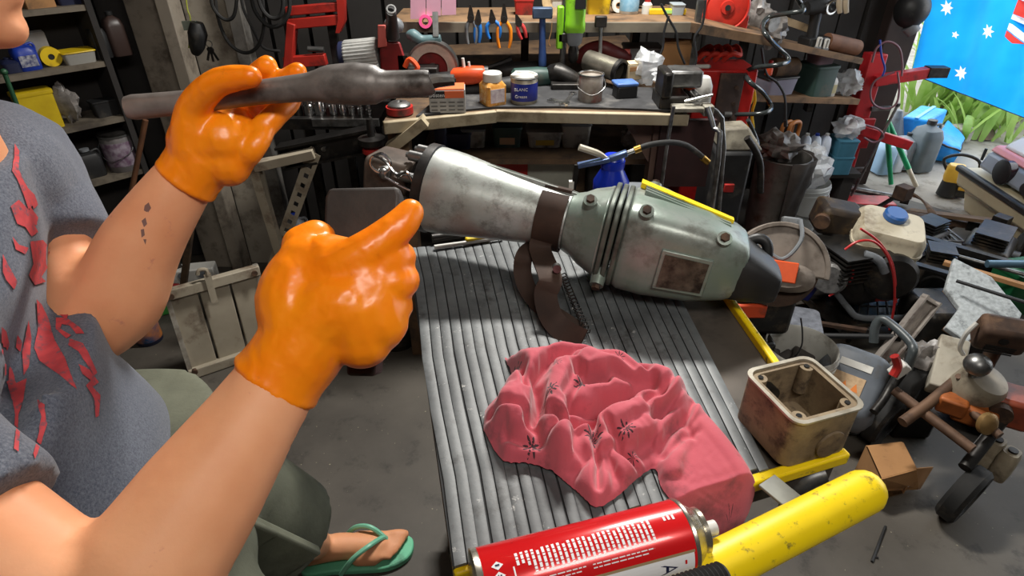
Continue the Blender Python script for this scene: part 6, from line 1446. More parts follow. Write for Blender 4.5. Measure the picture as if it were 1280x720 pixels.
# lower shelf
p, w, h = fr(964, 22, 44, ma, mb_); tub('parts_tub', 'pale lilac open plastic tub on the lower right shelf', 'tub', p, w, .14, h, mat('lilac grey tub', (150, 148, 166), (130, 128, 146), 8, .5), BLACK, rzr)
q = onr(970, None, ma, mb_) + V((0, 0, h)); t = thing('old_motor', 'round brown cased motor sitting in the lilac tub', 'motor', q); b = MB(); b.cyl(q + V((-.05, -.02, .03)), q + V((.06, .0, .03)), .045, seg=24); part(b, 'case', DWOOD, t); b = MB(); b.cyl(q + V((.055, 0, .03)), q + V((.075, .003, .03)), .034, .028, 20); part(b, 'end_cap', mat('tan cap', (140, 104, 76), None, rough=.5), t)
p, w, h = fr(954, 14, 10, ma, mb_, .05); q = p + V((0, -.01, .085)); t = thing('small_bottle', 'small orange red capped bottle standing in the lilac tub', 'bottle', q); b = MB(at(q)); b.lathe([(.016, 0), (.016, .04), (.009, .05)]); part(b, 'body', ORANGE, t); b = MB(at(q)); b.cyl((0, 0, .048), (0, 0, .062), .010); part(b, 'cap', RED, t)
p, w, h = fr(1014, 37, 34, ma, mb_); tub('green_box', 'dark green square plastic box on the lower right shelf', 'box', p, w, .14, h, TEAL, TEAL, rzr, taper=1.03)
q = p + V((0, 0, h)); tub('lilac_tray', 'dusky pink tray lying on top of the dark green box', 'tray', q, w * .75, .09, .05, mat('dusky pink', (140, 112, 124), None, rough=.6), mat('dusky pink', (140, 112, 124), None, rough=.6), rzr)
p, w, h = fr(1034, 26, 14, ma, mb_, .05); jug('spray_bottle', 'white bottle with a red cap beside the dark green box', 'bottle', p, w, .05, h, WHITE, RED, rzr, handle=False, lab=mat('yellowish label', (190, 180, 140), None, rough=.7))
p, w, h = fr(1055, 30, 34, ma, mb_); solo(lump(p + V((0, 0, h * .45)), (w * .5, .06, h * .5), 33), 'plastic_bag', bagm, 'full pale plastic bag at the red post end of the lower shelf', 'bag')
# upper shelf
p, w, h = fr(1012, 30, 24, ra, rb); t = thing('black_drill', 'black hand drill standing nose up on the upper right shelf', 'power tool', p)
b = MB(at(p, rzr)); b.box((.02, 0, .02), (.12, .08, .04)); part(b, 'battery', BLACK, t, bevel=.006)
b = MB(at(p, rzr)); b.tube([(0, 0, .03), (-.005, 0, .09), (-.01, 0, .14)], [.026, .022, .026], 14, sm=3); part(b, 'handle', BLACK, t)
b = MB(at(p, rzr)); b.tube([(-.07, 0, .16), (.0, 0, .165), (.06, 0, .165), (.10, 0, .16)], [.026, .036, .032, .016], 16, sm=3); part(b, 'motor_body', BLACK, t)
b = MB(at(p, rzr)); b.ring(circ(.03, 18), circ(.022, 18), -.005, .005, at((.03, -.038, .165)) @ Matrix.Rotation(R_(90), 4, 'X')); part(b, 'bright_ring', CHROME, t)
for i, x in enumerate((1022, 1031)):
    p, w, h = fr(x, 9, 6, ra, rb, .03); t = thing('steel_link', ('small white link standing by the black drill', 'small white link standing right of its twin')[i], 'link', p); b = MB(at(p, rzr) @ Matrix.Rotation(R_(90), 4, 'X')); b.ring([(x_, y_ + .024) for x_, y_ in rrect(.022, .048, .008)], [(x_, y_ + .024) for x_, y_ in rrect(.012, .036, .005)], -.005, .005); part(b, 'link', WHITE, t); b = MB(at(p, rzr)); b.box((0, 0, .004), (.026, .016, .008)); part(b, 'foot', GREYP, t)
q0, q1 = onr(975, None, ra, rb, .14) + V((0, 0, .10)), onr(1055, None, ra, rb, .06) + V((0, 0, .03)); t = thing('timber_offcut', 'round brown timber post lying along the upper right shelf', 'timber', q0); b = MB(); b.cyl(onr(1030, None, ra, rb, .06) + V((0, 0, .036)), onr(1068, None, ra, rb, .06) + V((0, 0, .036)), .035, seg=20); part(b, 'post', mat('brown round post', (122, 82, 58), (100, 66, 46), 14, .7), t); b = MB(); b.cyl(onr(1067, None, ra, rb, .06) + V((0, 0, .036)), onr(1068.5, None, ra, rb, .06) + V((0, 0, .036)), .031, seg=20); part(b, 'sawn_end', WOOD, t)
t = thing('timber_offcut', 'pale timber strip sloping down across the upper right shelf', 'timber', onr(990, None, ra, rb, .12)); b = MB(); b.bar(P(965, 20, y=2.86), P(1016, 38, y=2.94), .02, .03); part(b, 'strip', WOOD, t); b = MB(); b.bar(P(1016, 38, y=2.94), P(1018, 38.7, y=2.944), .018, .028); part(b, 'sawn_end', CARD, t)
q = P(966, 40, y=2.62); solo(lump(P(967, 38, y=2.66), (.055, .05, .06), 41), 'plastic_bag', mat('grey bag', (150, 144, 140), (110, 106, 102), 40, .35, alpha=.8, bump=.6), 'grey plastic bag hanging behind the coiled air hose', 'bag')
q = P(950, 22, y=2.5); t = thing('grey_bag', 'grey roller bag beside the red reel on the shelf', 'bag', q); b = lump(P(948, 20, y=2.54), (.05, .04, .06), 43); part(b, 'bag', mat('grey bag', (150, 144, 140), (110, 106, 102), 40, .35, alpha=.8, bump=.6), t); b = MB(); b.cyl(P(962, 28, y=2.48), P(968, 30, y=2.46), .03, seg=18); part(b, 'round_end', STEEL, t)
# pair of pale hooks hanging top right
t = thing('hook_pair', 'pair of pale tool handles hanging at the top of the wall', 'tool', P(1055, 10, y=2.85))
for dx in (0, 8): b = MB(); b.tube([P(1050 + dx, -6, y=2.85), P(1049 + dx, 6, y=2.85), P(1050 + dx, 16, y=2.85)], [.012, .013, .010], 10, sm=3); part(b, 'handle', mat('bone handle', (180, 164, 140), None, rough=.6), t)
# red panel, motor cover and yellow lead beside the bench
q = P(905, 130, y=2.35); t = thing('red_tool_chest', 'red metal chest with a scuffed brown front beside the bench', 'chest', (q.x, q.y, 0))
a, c_ = P(866, 150, y=2.30), P(932, 148, y=2.36); top = P(870, 90, y=2.30).z
b = MB(); b.box(((a.x + c_.x) / 2, 2.42, top / 2), (c_.x - a.x, .18, top)); part(b, 'case', mat('bright red enamel', (206, 36, 32), (188, 32, 28), 8, .4, dirt=(120, 30, 28), da=.2), t, bevel=.006)
e0, e1 = P(896, 120, y=2.32).x, P(926, 120, y=2.32).x
b = MB(); b.box(((e0 + e1) / 2, 2.322, top - .14), (e1 - e0, .014, .26)); part(b, 'front_panel', mat('scuffed brown panel', (78, 62, 58), (58, 48, 46), 18, .7, dirt=(110, 84, 70), da=.4), t, bevel=.002)
for dz in (.06, .12, .18): b = MB(); b.cyl(((e0 + e1) / 2 + .02, 2.308, top - dz), ((e0 + e1) / 2 + .02, 2.318, top - dz), .008, seg=10); part(b, 'knob', RUST, t)
q = P(897, 75, y=2.44); t = thing('ratchet_strap', 'bundle of orange red straps lying on top of the red chest', 'strap', (q.x, q.y, top)); 
for i in range(4): b = MB(); c0_ = V((P(880 + i * 11, 80, y=2.42).x, 2.42, top + .014)); b.tube([c0_ + V((-.03, 0, 0)), c0_ + V((-.01, -.02, .03)), c0_ + V((.03, .0, .02)), c0_ + V((.02, .03, .045)), c0_ + V((-.02, .02, .02))], .010, 8, sm=4); part(b, 'loop', mat('orange red webbing', (206, 58, 36), (176, 44, 30), 30, .7), t)
t = thing('white_rod', 'short white rod lying on the front of the red chest', 'rod', P(877, 81, y=2.33)); b = MB(); b.cyl(V((P(868, 81, y=2.35).x, 2.345, top + .009)), V((P(886, 81, y=2.35).x, 2.345, top + .009)), .008, seg=12); part(b, 'rod', WHITE, t); b = MB(); b.cyl(V((P(886, 81, y=2.35).x, 2.345, top + .009)), V((P(888, 81, y=2.35).x, 2.345, top + .009)), .006, seg=12); part(b, 'tip', GREYP, t)
for i, (lab, x) in enumerate((('yellow cable hanging straight beside the red chest', 936), ('yellow cable curving left beside the red chest', 940), ('yellow cable hanging nearest the black hose', 944))):
    b = MB(); b.tube([P(x - 2, 108, y=2.5), P(x, 125, y=2.5), P(x - 4 - 6 * (i == 1), 142, y=2.5), P(x - 2, 165, y=2.5), P(x - 3, 190, y=2.52)], .006, 8, sm=5); solo(b, 'yellow_cable', YELLOW, lab, 'cable', 'yellow cables by the red chest')
# coiled air hose
hp_ = [(992, -10), (1001, 5), (1004, 13), (990, 16), (962, 21), (953, 34), (961, 48), (975, 62), (986, 75), (974, 81), (946, 84), (932, 91), (938, 103), (952, 114), (962, 128), (963, 137), (950, 142), (912, 143)]
t = thing('air_hose', 'shiny black spiral air hose hanging in front of the wall shelves', 'hose', P(960, 80, y=2.3)); b = MB(); b.tube([P(x, y, y=2.30 + .05 * math.sin(i * 1.9)) for i, (x, y) in enumerate(hp_)], .0085, 10, sm=6); hs_ = part(b, 'hose', mat('glossy black hose', (40, 44, 44), (54, 58, 58), 30, .22, coat=.3), t)
b = MB(); b.cyl(P(914, 143, y=2.3), P(905, 143, y=2.3), .011, seg=12); part(b, 'coupling', STEEL, t)
t = thing('air_hose', 'dark hose zigzagging down behind the hammer toward the bin', 'hose', P(915, 230, y=2.2)); b = MB(); b.tube([P(x, y, y=2.2 + .03 * math.sin(i * 1.7)) for i, (x, y) in enumerate([(935, 150), (944, 170), (946, 184), (930, 190), (900, 187), (896, 190), (905, 205), (924, 220), (926, 230), (905, 233), (882, 230), (890, 245), (905, 262), (907, 274), (892, 277), (878, 274)])], .0075, 10, sm=6); part(b, 'hose', mat('glossy black hose', (40, 44, 44), (54, 58, 58), 30, .22, coat=.3), t)
b = MB(); b.cyl(P(880, 274.5, y=2.2), P(871, 273, y=2.2), .010, seg=12); part(b, 'coupling', STEEL, t)
t = thing('lead', 'thin black lead hanging down to the spade handles', 'cable', P(980, 120, y=2.5)); b = MB(); b.tube([P(952, 60, y=2.5), P(958, 92, y=2.5), P(972, 104, y=2.5), P(981, 122, y=2.5), P(982, 150, y=2.5)], .005, 8, sm=5); part(b, 'lead', BLACK, t); b = MB(); b.cyl(P(982, 150, y=2.5), P(982, 158, y=2.5), .008); part(b, 'plug', BLACK, t)
# a tall dark blower with grey top at the bench end
q = P(893, 300, y=2.05); t = thing('pressure_cleaner', 'tall black machine with a cream bracket between bench end and bin', 'machine', (q.x, 2.1, 0)); zt_ = P(910, 160, y=2.1).z
b = MB(); b.box((q.x, 2.1, zt_ * .5 - .03), (.13, .16, zt_ - .06)); part(b, 'case', BLACK, t, bevel=.012)
b = MB(); b.hexa([V((q.x - .05, 2.03, zt_ - .06)), V((q.x + .10, 2.03, zt_ - .06)), V((q.x + .10, 2.15, zt_ - .06)), V((q.x - .05, 2.15, zt_ - .06))], [V((q.x - .04, 2.05, zt_ + .015)), V((q.x + .04, 2.05, zt_ + .02)), V((q.x + .04, 2.13, zt_ + .02)), V((q.x - .04, 2.13, zt_ + .015))]); part(b, 'bracket', mat('dirty cream cast', (150, 144, 128), (112, 106, 94), 20, .6, dirt=(70, 64, 54), da=.4), t, bevel=.008)
b = MB(); b.tube([(q.x + .02, 2.0, zt_), (q.x + .08, 2.0, zt_ - .08), (q.x + .11, 2.0, zt_ - .2)], .012, 10, sm=4); part(b, 'pipe', DSTEEL, t)
b = MB(); b.box((q.x, 2.015, zt_ - .19), (.035, .012, .03)); part(b, 'red_switch', RED, t, bevel=.002)

# ================================================================== bin, buckets and tools by the red stand
q = P(948, 312, h=0); q.y -= .02; t = thing('steel_bin', 'tall dull galvanised bin with a dark rag over its rim', 'bin', (q.x, q.y, 0))
zt_ = P(948, 196, y=q.y).z; rt = m_(33, V((q.x, q.y, zt_)))
b = MB(at((q.x, q.y, 0))); b.lathe([(rt * .80, 0), (rt * .82, .01), (rt, zt_), (rt * 1.04, zt_ + .006), (rt * .97, zt_ + .008), (rt * .78, .03), (.001, .03)], None, 36); part(b, 'drum', mat('dull galvanised steel', (136, 132, 126), (106, 102, 98), 7, .42, .55, dirt=(84, 72, 58), da=.35), t)
b = MB(); dr = [[V((q.x, q.y, 0)) + V(((rt + .012 + .006 * math.sin(a * 9 + z_ * 20)) * math.cos(a), (rt + .012 + .006 * math.sin(a * 9 + z_ * 20)) * math.sin(a), zt_ + .012 - z_ * (.8 + .4 * math.sin(a * 3)))) for a in [R_(d) for d in range(-95, 40, 5)]] for z_ in (0, .05, .10, .16, .22, .28)]
n_ = len(dr[0]); b.v = [p_ for r__ in dr for p_ in r__]; b.f = [(i * n_ + j, i * n_ + j + 1, (i + 1) * n_ + j + 1, (i + 1) * n_ + j) for i in range(5) for j in range(n_ - 1)]
solo(b, 'dark_rag', mat('dark grey rag', (62, 56, 52), (44, 40, 38), 14, .95, bump=.3), 'dark grey rag draped over the rim of the galvanised bin', 'rag', solid=.006)
solo(lump(V((q.x - .03, q.y, zt_ + .05)), (rt * .8, rt * .8, .06), 51, 20), 'crumpled_bag', mat('grey crinkled foil', (110, 104, 100), (78, 74, 70), 40, .45, bump=.6), 'crumpled grey bag heaped in the galvanised bin', 'bag')
# spade handles in the bin
spm = mat('varnished handle', (176, 112, 56), (150, 92, 44), 16, .45)
for i, (x, lab) in enumerate(((981, 'orange brown spade handle left of its twin behind the bin'), (990, 'orange brown spade handle with a wider loop behind the bin'))):
    yv = 2.78; q = P(x, 172, y=yv); t = thing('spade', lab, 'spade', (q.x, yv, 0)); M = at(q, .5)
    b = MB(M); b.tube([(-.028, 0, 0), (-.034, 0, .03), (-.030, 0, .065), (0, 0, .075), (.030, 0, .065), (.034, 0, .03), (.028, 0, 0), (0, 0, -.015)], .010, 10, sm=4, close=False); part(b, 'loop', spm, t)
    b = MB(); b.cyl(q + V((0, 0, -.01)), (q.x - .01, yv, .22), .016, seg=12); part(b, 'shaft', spm, t); b = MB(); b.box((q.x - .01, yv, .13), (.14, .02, .24)); part(b, 'blade', DSTEEL, t, bevel=.004)
# white bucket and clear bag
def bucket(name, label, p, rt, h, m, bail=True, liner=None):
    t = thing(name, label, 'bucket', p); M = at(p)
    b = MB(M); b.lathe([(rt * .8, 0), (rt * .82, .008), (rt * .985, h * .88), (rt, h * .97), (rt * .97, h), (rt * .94, h * .98), (rt * .93, h * .86), (rt * .78, .012), (.001, .012)], None, 40); part(b, 'body', m, t)
    for z_ in (.84, .92): b = MB(M); b.lathe([(rt * (.82 + .16 * z_), h * (z_ - .012)), (rt * (.86 + .18 * z_), h * (z_ - .012)), (rt * (.86 + .18 * z_), h * (z_ + .012)), (rt * (.82 + .16 * z_), h * (z_ + .012))], None, 40, cap=False); part(b, 'band', m, t)
    if bail: b = MB(M); b.tube([(rt * 1.02, 0, h * .86), (rt * .8, -rt * .8, h * .6), (0, -rt * 1.12, h * .5), (-rt * .8, -rt * .8, h * .6), (-rt * 1.02, 0, h * .86)], .003, 8, sm=5); part(b, 'wire_handle', STEEL, t)
    return t
p = P(988, 288, h=0); h_ = P(988, 248, y=p.y).z + .02; bucket('bucket', 'white bucket with a yellow tag behind the galvanised bin', p, m_(30, p), .28, mat('milky bucket', (190, 192, 190), (170, 172, 170), 8, .4))
solo(lump(p + V((0, 0, .34)), (.10, .10, .10), 57, 22), 'plastic_bag', bagm, 'clear plastic bag stuffed into the white bucket behind the bin', 'bag')
t = thing('yellow_tag', 'yellow tag hanging on the white bucket behind the bin', 'tag', P(1006, 256, y=2.72)); b = MB(); b.box(P(1006, 257, y=2.74), (.03, .004, .06), Matrix.Rotation(.2, 4, 'Y')); part(b, 'tag', YELLOW, t); b = MB(); b.cyl(P(1008, 246, y=2.74), P(1007, 252, y=2.74), .002, seg=6); part(b, 'string', WHITE, t)
# low plank with three white bottles and blue crates
pa = P(1010, 215, y=3.0); t = thing('low_plank', 'low dark plank on blocks carrying white bottles against the wall', 'shelf', (pa.x, 3.05, 0)); b = MB(); b.box((pa.x + .06, 3.05, pa.z - .012), (.42, .15, .024)); part(b, 'plank', cpb, t)
for dx in (-.10, .22): b = MB(); b.box((pa.x + dx, 3.05, (pa.z - .024) / 2), (.06, .12, pa.z - .024)); part(b, 'block', cpb, t)
for i, x in enumerate((997, 1009, 1021)):
    p, r, h = fit(x, 214, 166, 10.5, y=2.99); p.z = pa.z; t = thing('white_bottle', ('slim white bottle in the row of three nearest the spades', 'slim white bottle in the middle of the row of three', 'slim white bottle in the row of three nearest the blue crates')[i], 'bottle', p, 'row of slim white bottles')
    b = MB(at(p)); b.loft([[(x_ * s, y_ * s, z) for x_, y_ in rrect(r * 2, r * 3, r * .6, 3)] for s, z in ((.95, 0), (1, .01), (1, h * .75), (.8, h * .92), (.45, h * .97))]); part(b, 'body', mat('blue white plastic', (206, 214, 226), (186, 196, 212), 9, .35), t)
    b = MB(at(p)); b.cyl((0, 0, h * .96), (0, 0, h * 1.03), r * .45, seg=12); part(b, 'cap', BLUE if i == 1 else WHITE, t)
p, r, h = fit(1046, 206, 184, 24, y=3.02); p.z = pa.z; tub('blue_crate', 'teal blue plastic crate on the low plank, the lower of two', 'crate', p, r * 2, .12, h, mat('teal crate', (64, 118, 140), (52, 100, 120), 8, .5), mat('teal crate', (64, 118, 140), (52, 100, 120), 8, .5), taper=1.03)
tub('blue_crate', 'teal blue plastic crate stacked on the other crate', 'crate', p + V((0, 0, h)), r * 2, .12, h * .9, mat('teal crate', (64, 118, 140), (52, 100, 120), 8, .5), mat('teal crate', (64, 118, 140), (52, 100, 120), 8, .5), taper=1.03)
q = p + V((0, 0, h * 1.9)); solo(lump(q + V((0, 0, .05)), (.07, .06, .055), 61), 'plastic_bag', bagm, 'cloudy plastic bag sitting on the stacked teal crates', 'bag')
# red stand
rs = mat('red hoist paint', (196, 38, 44), (172, 34, 40), 6, .4, dirt=(110, 34, 34), da=.25)
bs = P(1042, 248, h=0); t = thing('red_hoist', 'tall red steel hoist stand with arms beside the open doorway', 'stand', (bs.x, bs.y, 0))
topz = P(1095, 66, y=bs.y + .05)
b = MB(); b.bar((bs.x, bs.y, .02), topz, .085, .085, (0, 1, 0)); part(b, 'post', rs, t, bevel=.006)
b = MB(); b.box((bs.x + .07, bs.y - .13, .03), (.34, .12, .05), Matrix.Rotation(R_(-4), 4, 'Z')); b.box((bs.x - .12, bs.y - .02, .03), (.30, .08, .05), Matrix.Rotation(R_(-28), 4, 'Z')); part(b, 'base', rs, t, bevel=.004, kind='stuff')
mid = lambda f: V((bs.x, bs.y, 0)).lerp(topz, f)
b = MB(); b.bar(mid(.84) + V((0, -.05, 0)), mid(.86) + V((.28, -.05, .03)), .05, .05); part(b, 'arm', rs, t, bevel=.004)
b = MB(); b.bar(mid(.50) + V((0, -.05, .02)), mid(.50) + V((.30, -.04, -.07)), .04, .05); part(b, 'arm', rs, t, bevel=.004)
b = MB(); b.box(mid(.50) + V((-.01, -.055, .0)), (.15, .02, .16)); part(b, 'plate', rs, t, bevel=.004)
b = MB(); b.box(mid(.86) + V((.30, -.05, .03)), (.10, .06, .05)); part(b, 'arm_bracket', DSTEEL, t, bevel=.003)
b = MB(); b.bar((bs.x - .26, bs.y - .05, .05), mid(.52) + V((-.05, -.02, 0)), .028, .028, (0, 1, 0)); part(b, 'brace', STEEL, t)
for f, l_ in ((.24, .07), (.66, .10)): b = MB(); b.bar(mid(f) + V((.03, -.05, 0)), mid(f) + V((.03 + l_, -.05, .005)), .02, .02); part(b, 'pin', STEEL, t)
for i, (lab, pts) in enumerate((('pinkish grey wire loop hanging from the red hoist arm', [(1118, 90), (1095, 100), (1088, 115), (1092, 130), (1107, 136), (1120, 130), (1124, 112), (1122, 90)]), ('bare wire arching over the red hoist arm', [(1090, 78), (1096, 60), (1110, 52), (1124, 60), (1128, 80), (1127, 95)]), ('thin wire tangled at the hoist lower arm', [(1076, 155), (1088, 158), (1100, 163), (1104, 172), (1092, 178), (1080, 172)]), ('thin blue wire hanging from the hoist top', [(1100, 50), (1102, 70), (1106, 85), (1103, 95)]))):
    b = MB(); b.tube([P(x, y, y=bs.y - .1) for x, y in pts], .005, 8, sm=5); solo(b, 'wire', mat('pink grey wire', (120, 84, 92), None, rough=.4) if i != 3 else BLUE, lab, 'wire', 'wires on the red hoist')
# dark door jamb beside the hoist
jq = P(1078, 210, y=3.36)
b = MB(); b.box((2.02, 3.43, 1.25), (.16, .14, 2.5)); struct(b, 'trim_4', mat('dark door jamb', (58, 44, 40), (44, 34, 31), 4, .7), bevel=.006, label='dark door jamb behind the red hoist')
b = MB(); b.box((2.12, 3.53, 1.25), (.03, .05, 2.5)); struct(b, 'trim_5', mat('white door track', (216, 212, 206), (196, 190, 184), 4, .5), bevel=.006, label='white roller door track at the edge of the doorway')
# helmet hanging by the flag
q = P(1140, 12, y=3.25); t = thing('helmet', 'black round helmet hanging at the top of the doorway', 'helmet', q); b = MB(); b.ball(q, (.08, .08, .085), None, 24, 16); part(b, 'shell', BLACK, t); b = MB(); b.cyl(q + V((.0, -.02, -.07)), q + V((.03, -.03, -.10)), .035, .03, 20); part(b, 'grey_liner', GREYP, t)

# ================================================================== machines on the floor at the right
oily = mat('oily black metal', (30, 29, 28), (48, 45, 42), 26, .42, .5, dirt=(86, 74, 60), da=.25, bump=.3)
eb = P(1088, 400, h=0); EY = eb.y
t = thing('petrol_engine', 'oily black petrol engine with a cream fuel tank and blue cap', 'engine', (eb.x, EY, 0))
b = MB(); c = P(1078, 335, y=EY); b.box(c, (.22, .22, .20), Matrix.Rotation(.25, 4, 'Z')); part(b, 'crankcase', oily, t, bevel=.03)
for i in range(7): b = MB(); b.box(c + V((-.10, -.05, .03 + i * .016)), (.20, .20, .006), Matrix.Rotation(.25, 4, 'Z')); part(b, 'cooling_fin', oily, t)
b = MB(); b.box(c + V((.02, .0, -.16)), (.36, .30, .03), Matrix.Rotation(.25, 4, 'Z')); part(b, 'base_plate', oily, t, bevel=.005)
b = MB(); q = P(1112, 345, y=EY - .13); b.lathe([(.09, 0), (.09, .02), (.075, .035), (.03, .04)], frame(q, (-.2, -1, .1)) @ Matrix.Rotation(R_(90), 4, 'Y'), 28); part(b, 'recoil_cover', oily, t)
# tank
tk = mat('cream fuel tank', (206, 196, 172), (190, 180, 156), 7, .5, dirt=(140, 126, 104), da=.3)
tc0 = P(1104, 300, y=EY); TM = frame(tc0, (1, -.38, -.12)); TM = TM @ Matrix.Rotation(R_(14), 4, 'X')
b = MB(TM); b.loft([[(x_ * s, y_ * s, z) for x_, y_ in rrect(.235, .18, .036, 4)] for s, z in ((.93, -.07), (1, -.055), (1.0, .01), (1.03, .012), (1.03, .022), (1, .024), (.97, .065), (.86, .085))]); part(b, 'fuel_tank', tk, t, angle=50)
b = MB(TM); b.lathe([(.036, .080), (.036, .086), (.040, .088), (.040, .105), (.034, .112)], Matrix.Translation(V((0.0, .03, 0))), 24); part(b, 'fuel_cap', mat('blue cap', (38, 92, 160), None, rough=.4), t, 'blue fuel cap')
# muffler
b = MB(); mq = P(1046, 272, y=EY + .10); b.box(mq, (.16, .14, .11), Matrix.Rotation(-.15, 4, 'Z') @ Matrix.Rotation(.15, 4, 'Y')); part(b, 'muffler', mat('burnt muffler', (46, 40, 36), (70, 58, 46), 18, .6, .4, dirt=(104, 84, 54), da=.3, bump=.3), t, bevel=.02)
b = MB(); q = P(1028, 275, y=EY + .05); b.cyl(q, q + V((-.012, -.02, 0)), .028, seg=16); part(b, 'outlet', RUST, t)
b = MB(); q = P(1042, 338, y=EY - .06); q2 = P(1036, 350, y=EY - .14); b.lathe([(.052, 0), (.060, .01), (.060, .075), (.05, .085)], frame(q2, q - q2) @ Matrix.Rotation(R_(90), 4, 'Y'), 24); part(b, 'air_filter', mat('grey finned cup', (120, 118, 116), (86, 84, 82), 60, .5, .4), t)
b = MB(); q = P(1024, 325, y=EY - .02); b.box(q, (.10, .05, .09), Matrix.Rotation(.5, 4, 'Y')); part(b, 'grey_bracket', STEEL, t, bevel=.006)
b = MB(); q = P(1008, 356, y=EY - .05); b.box(q, (.07, .05, .11), Matrix.Rotation(.35, 4, 'Y')); blu = part(b, 'blue_pack', mat('dark blue pack', (34, 40, 110), (26, 32, 90), 12, .4), t, bevel=.006)
b = MB(); b.box(q + V((-.004, -.028, .01)), (.03, .004, .05), Matrix.Rotation(.35, 4, 'Y')); part(b, 'white_label', WHITE, blu)
for i, pts in enumerate(([(1056, 312), (1072, 302), (1092, 302), (1108, 318), (1117, 345), (1118, 380), (1112, 412)], [(1076, 286), (1098, 302), (1114, 326), (1119, 350), (1120, 378)], [(1056, 330), (1066, 338), (1062, 352), (1046, 364), (1036, 370)])):
    b = MB(); b.tube([P(x, y, y=EY - .19 + .02 * i) for x, y in pts], .0042, 8, sm=5); part(b, 'red_lead', mat('red lead', (196, 44, 44), None, rough=.4), t)
b = MB(); b.tube([P(1080, 318, y=EY - .12), P(1098, 325, y=EY - .14), P(1106, 340, y=EY - .15)], .016, 10, sm=4); part(b, 'intake_pipe', GREYP, t)
b = MB(); q = P(1104, 372, y=EY - .13); b.box(q, (.05, .004, .03)); part(b, 'red_sticker', RED, t)
# black wire tray in front of the engine
q0, q1, q2, q3 = P(1072, 396, h=.12), P(1135, 395, h=.12), P(1128, 372, h=.12), P(1076, 370, h=.12)
t = thing('wire_tray', 'black wire tray with a rounded frame in front of the petrol engine', 'tray', (q0 + q2) / 2 - V((0, 0, .12)))
b = MB(); b.tube([P(1042, 362, h=.17), P(1060, 385, h=.15), P(1072, 396, h=.12), P(1100, 398, h=.12), P(1133, 396, h=.12), P(1136, 388, h=.12)], .012, 12, sm=5); part(b, 'frame_tube', GREYP, t)
for i in range(6): b = MB(); f = i / 5; b.cyl(q0.lerp(q1, f), q3.lerp(q2, f), .004, seg=6); part(b, 'wire', DSTEEL, t)
for i in range(3): b = MB(); f = i / 2; b.cyl(q0.lerp(q3, f), q1.lerp(q2, f), .004, seg=6); part(b, 'wire', DSTEEL, t)
for q in (q0, q1, q2, q3): b = MB(); b.cyl(q, (q.x, q.y, 0), .008, seg=8); part(b, 'foot', DSTEEL, t)
# disc cutter guard, orange
q = P(975, 325, y=1.55); t = thing('disc_cutter', 'dusty grey disc cutter with an orange flash behind the hammer tail', 'power tool', (q.x, q.y, 0)); gd = mat('dusty grey guard', (140, 130, 120), (112, 102, 94), 9, .6, .2, dirt=(90, 80, 70), da=.35, bump=.15)
R1 = m_(56, q); GM = frame(q, (1, -.35, .30)) ; GM = Matrix.Translation(q + V((0, 0, -.03))) @ Matrix.Rotation(R_(-18), 4, 'Z') @ Matrix.Rotation(R_(62), 4, 'X')
arc = [R_(a) for a in range(-5, 186, 7)]
b = MB(GM); b.prism([(R1 * math.cos(a), R1 * math.sin(a)) for a in arc], -.022, .022); part(b, 'guard', gd, t, bevel=.006)
b = MB(GM); b.prism([(R1 * 1.05 * math.cos(a), R1 * 1.05 * math.sin(a)) for a in arc] + [(R1 * .94 * math.cos(a), R1 * .94 * math.sin(a)) for a in reversed(arc)], -.030, .030); part(b, 'guard_rim', gd, t, bevel=.003)
b = MB(GM); b.cyl((0, 0, -.004), (0, 0, .006), R1 * .86, seg=36); part(b, 'disc', RUST, t)
b = MB(GM); b.loft([[(x, y_ + cy, z) for x, y_ in superel(w, hh, 2.5, 20)] for z, w, hh, cy in ((.020, .10, .045, -.02), (.045, .10, .045, -.02), (.065, .07, .03, -.02))]); part(b, 'belt_cover', gd, t)
b = MB(GM); b.box((-.03, -.005, .062), (.15, .06, .014)); part(b, 'orange_flash', mat('bright orange plastic', (236, 94, 40), (214, 80, 34), 14, .4), t, bevel=.003)
b = MB(GM); b.tube([(-.10, .0, .03), (-.06, .05, .05), (0, .03, .06), (.04, .09, .05), (.03, .15, .035)], .006, 8, sm=5); part(b, 'water_hose', GREYP, t)
b = MB(GM); b.box((.01, R1 * 1.06, 0), (.05, .03, .04)); part(b, 'nozzle', GREYP, t, bevel=.005)
b = MB(); b.tube([P(928, 296, y=1.5), P(936, 300, y=1.48), P(945, 312, y=1.47), P(946, 330, y=1.48), P(936, 340, y=1.5), P(928, 330, y=1.52), P(929, 308, y=1.53)], .012, 12, sm=5); part(b, 'handle', BLACK, t)
b = MB(); b.box(P(940, 372, y=1.62), (.2, .2, .16)); part(b, 'engine_block', oily, t, bevel=.02); b = MB(); b.box((q.x - .05, q.y + .02, .14), (.16, .18, .28)); part(b, 'stand', oily, t, bevel=.01)
b = MB(); b.box(P(933, 381, y=1.55), (.10, .08, .05)); part(b, 'orange_base', ORANGE, t, bevel=.006)
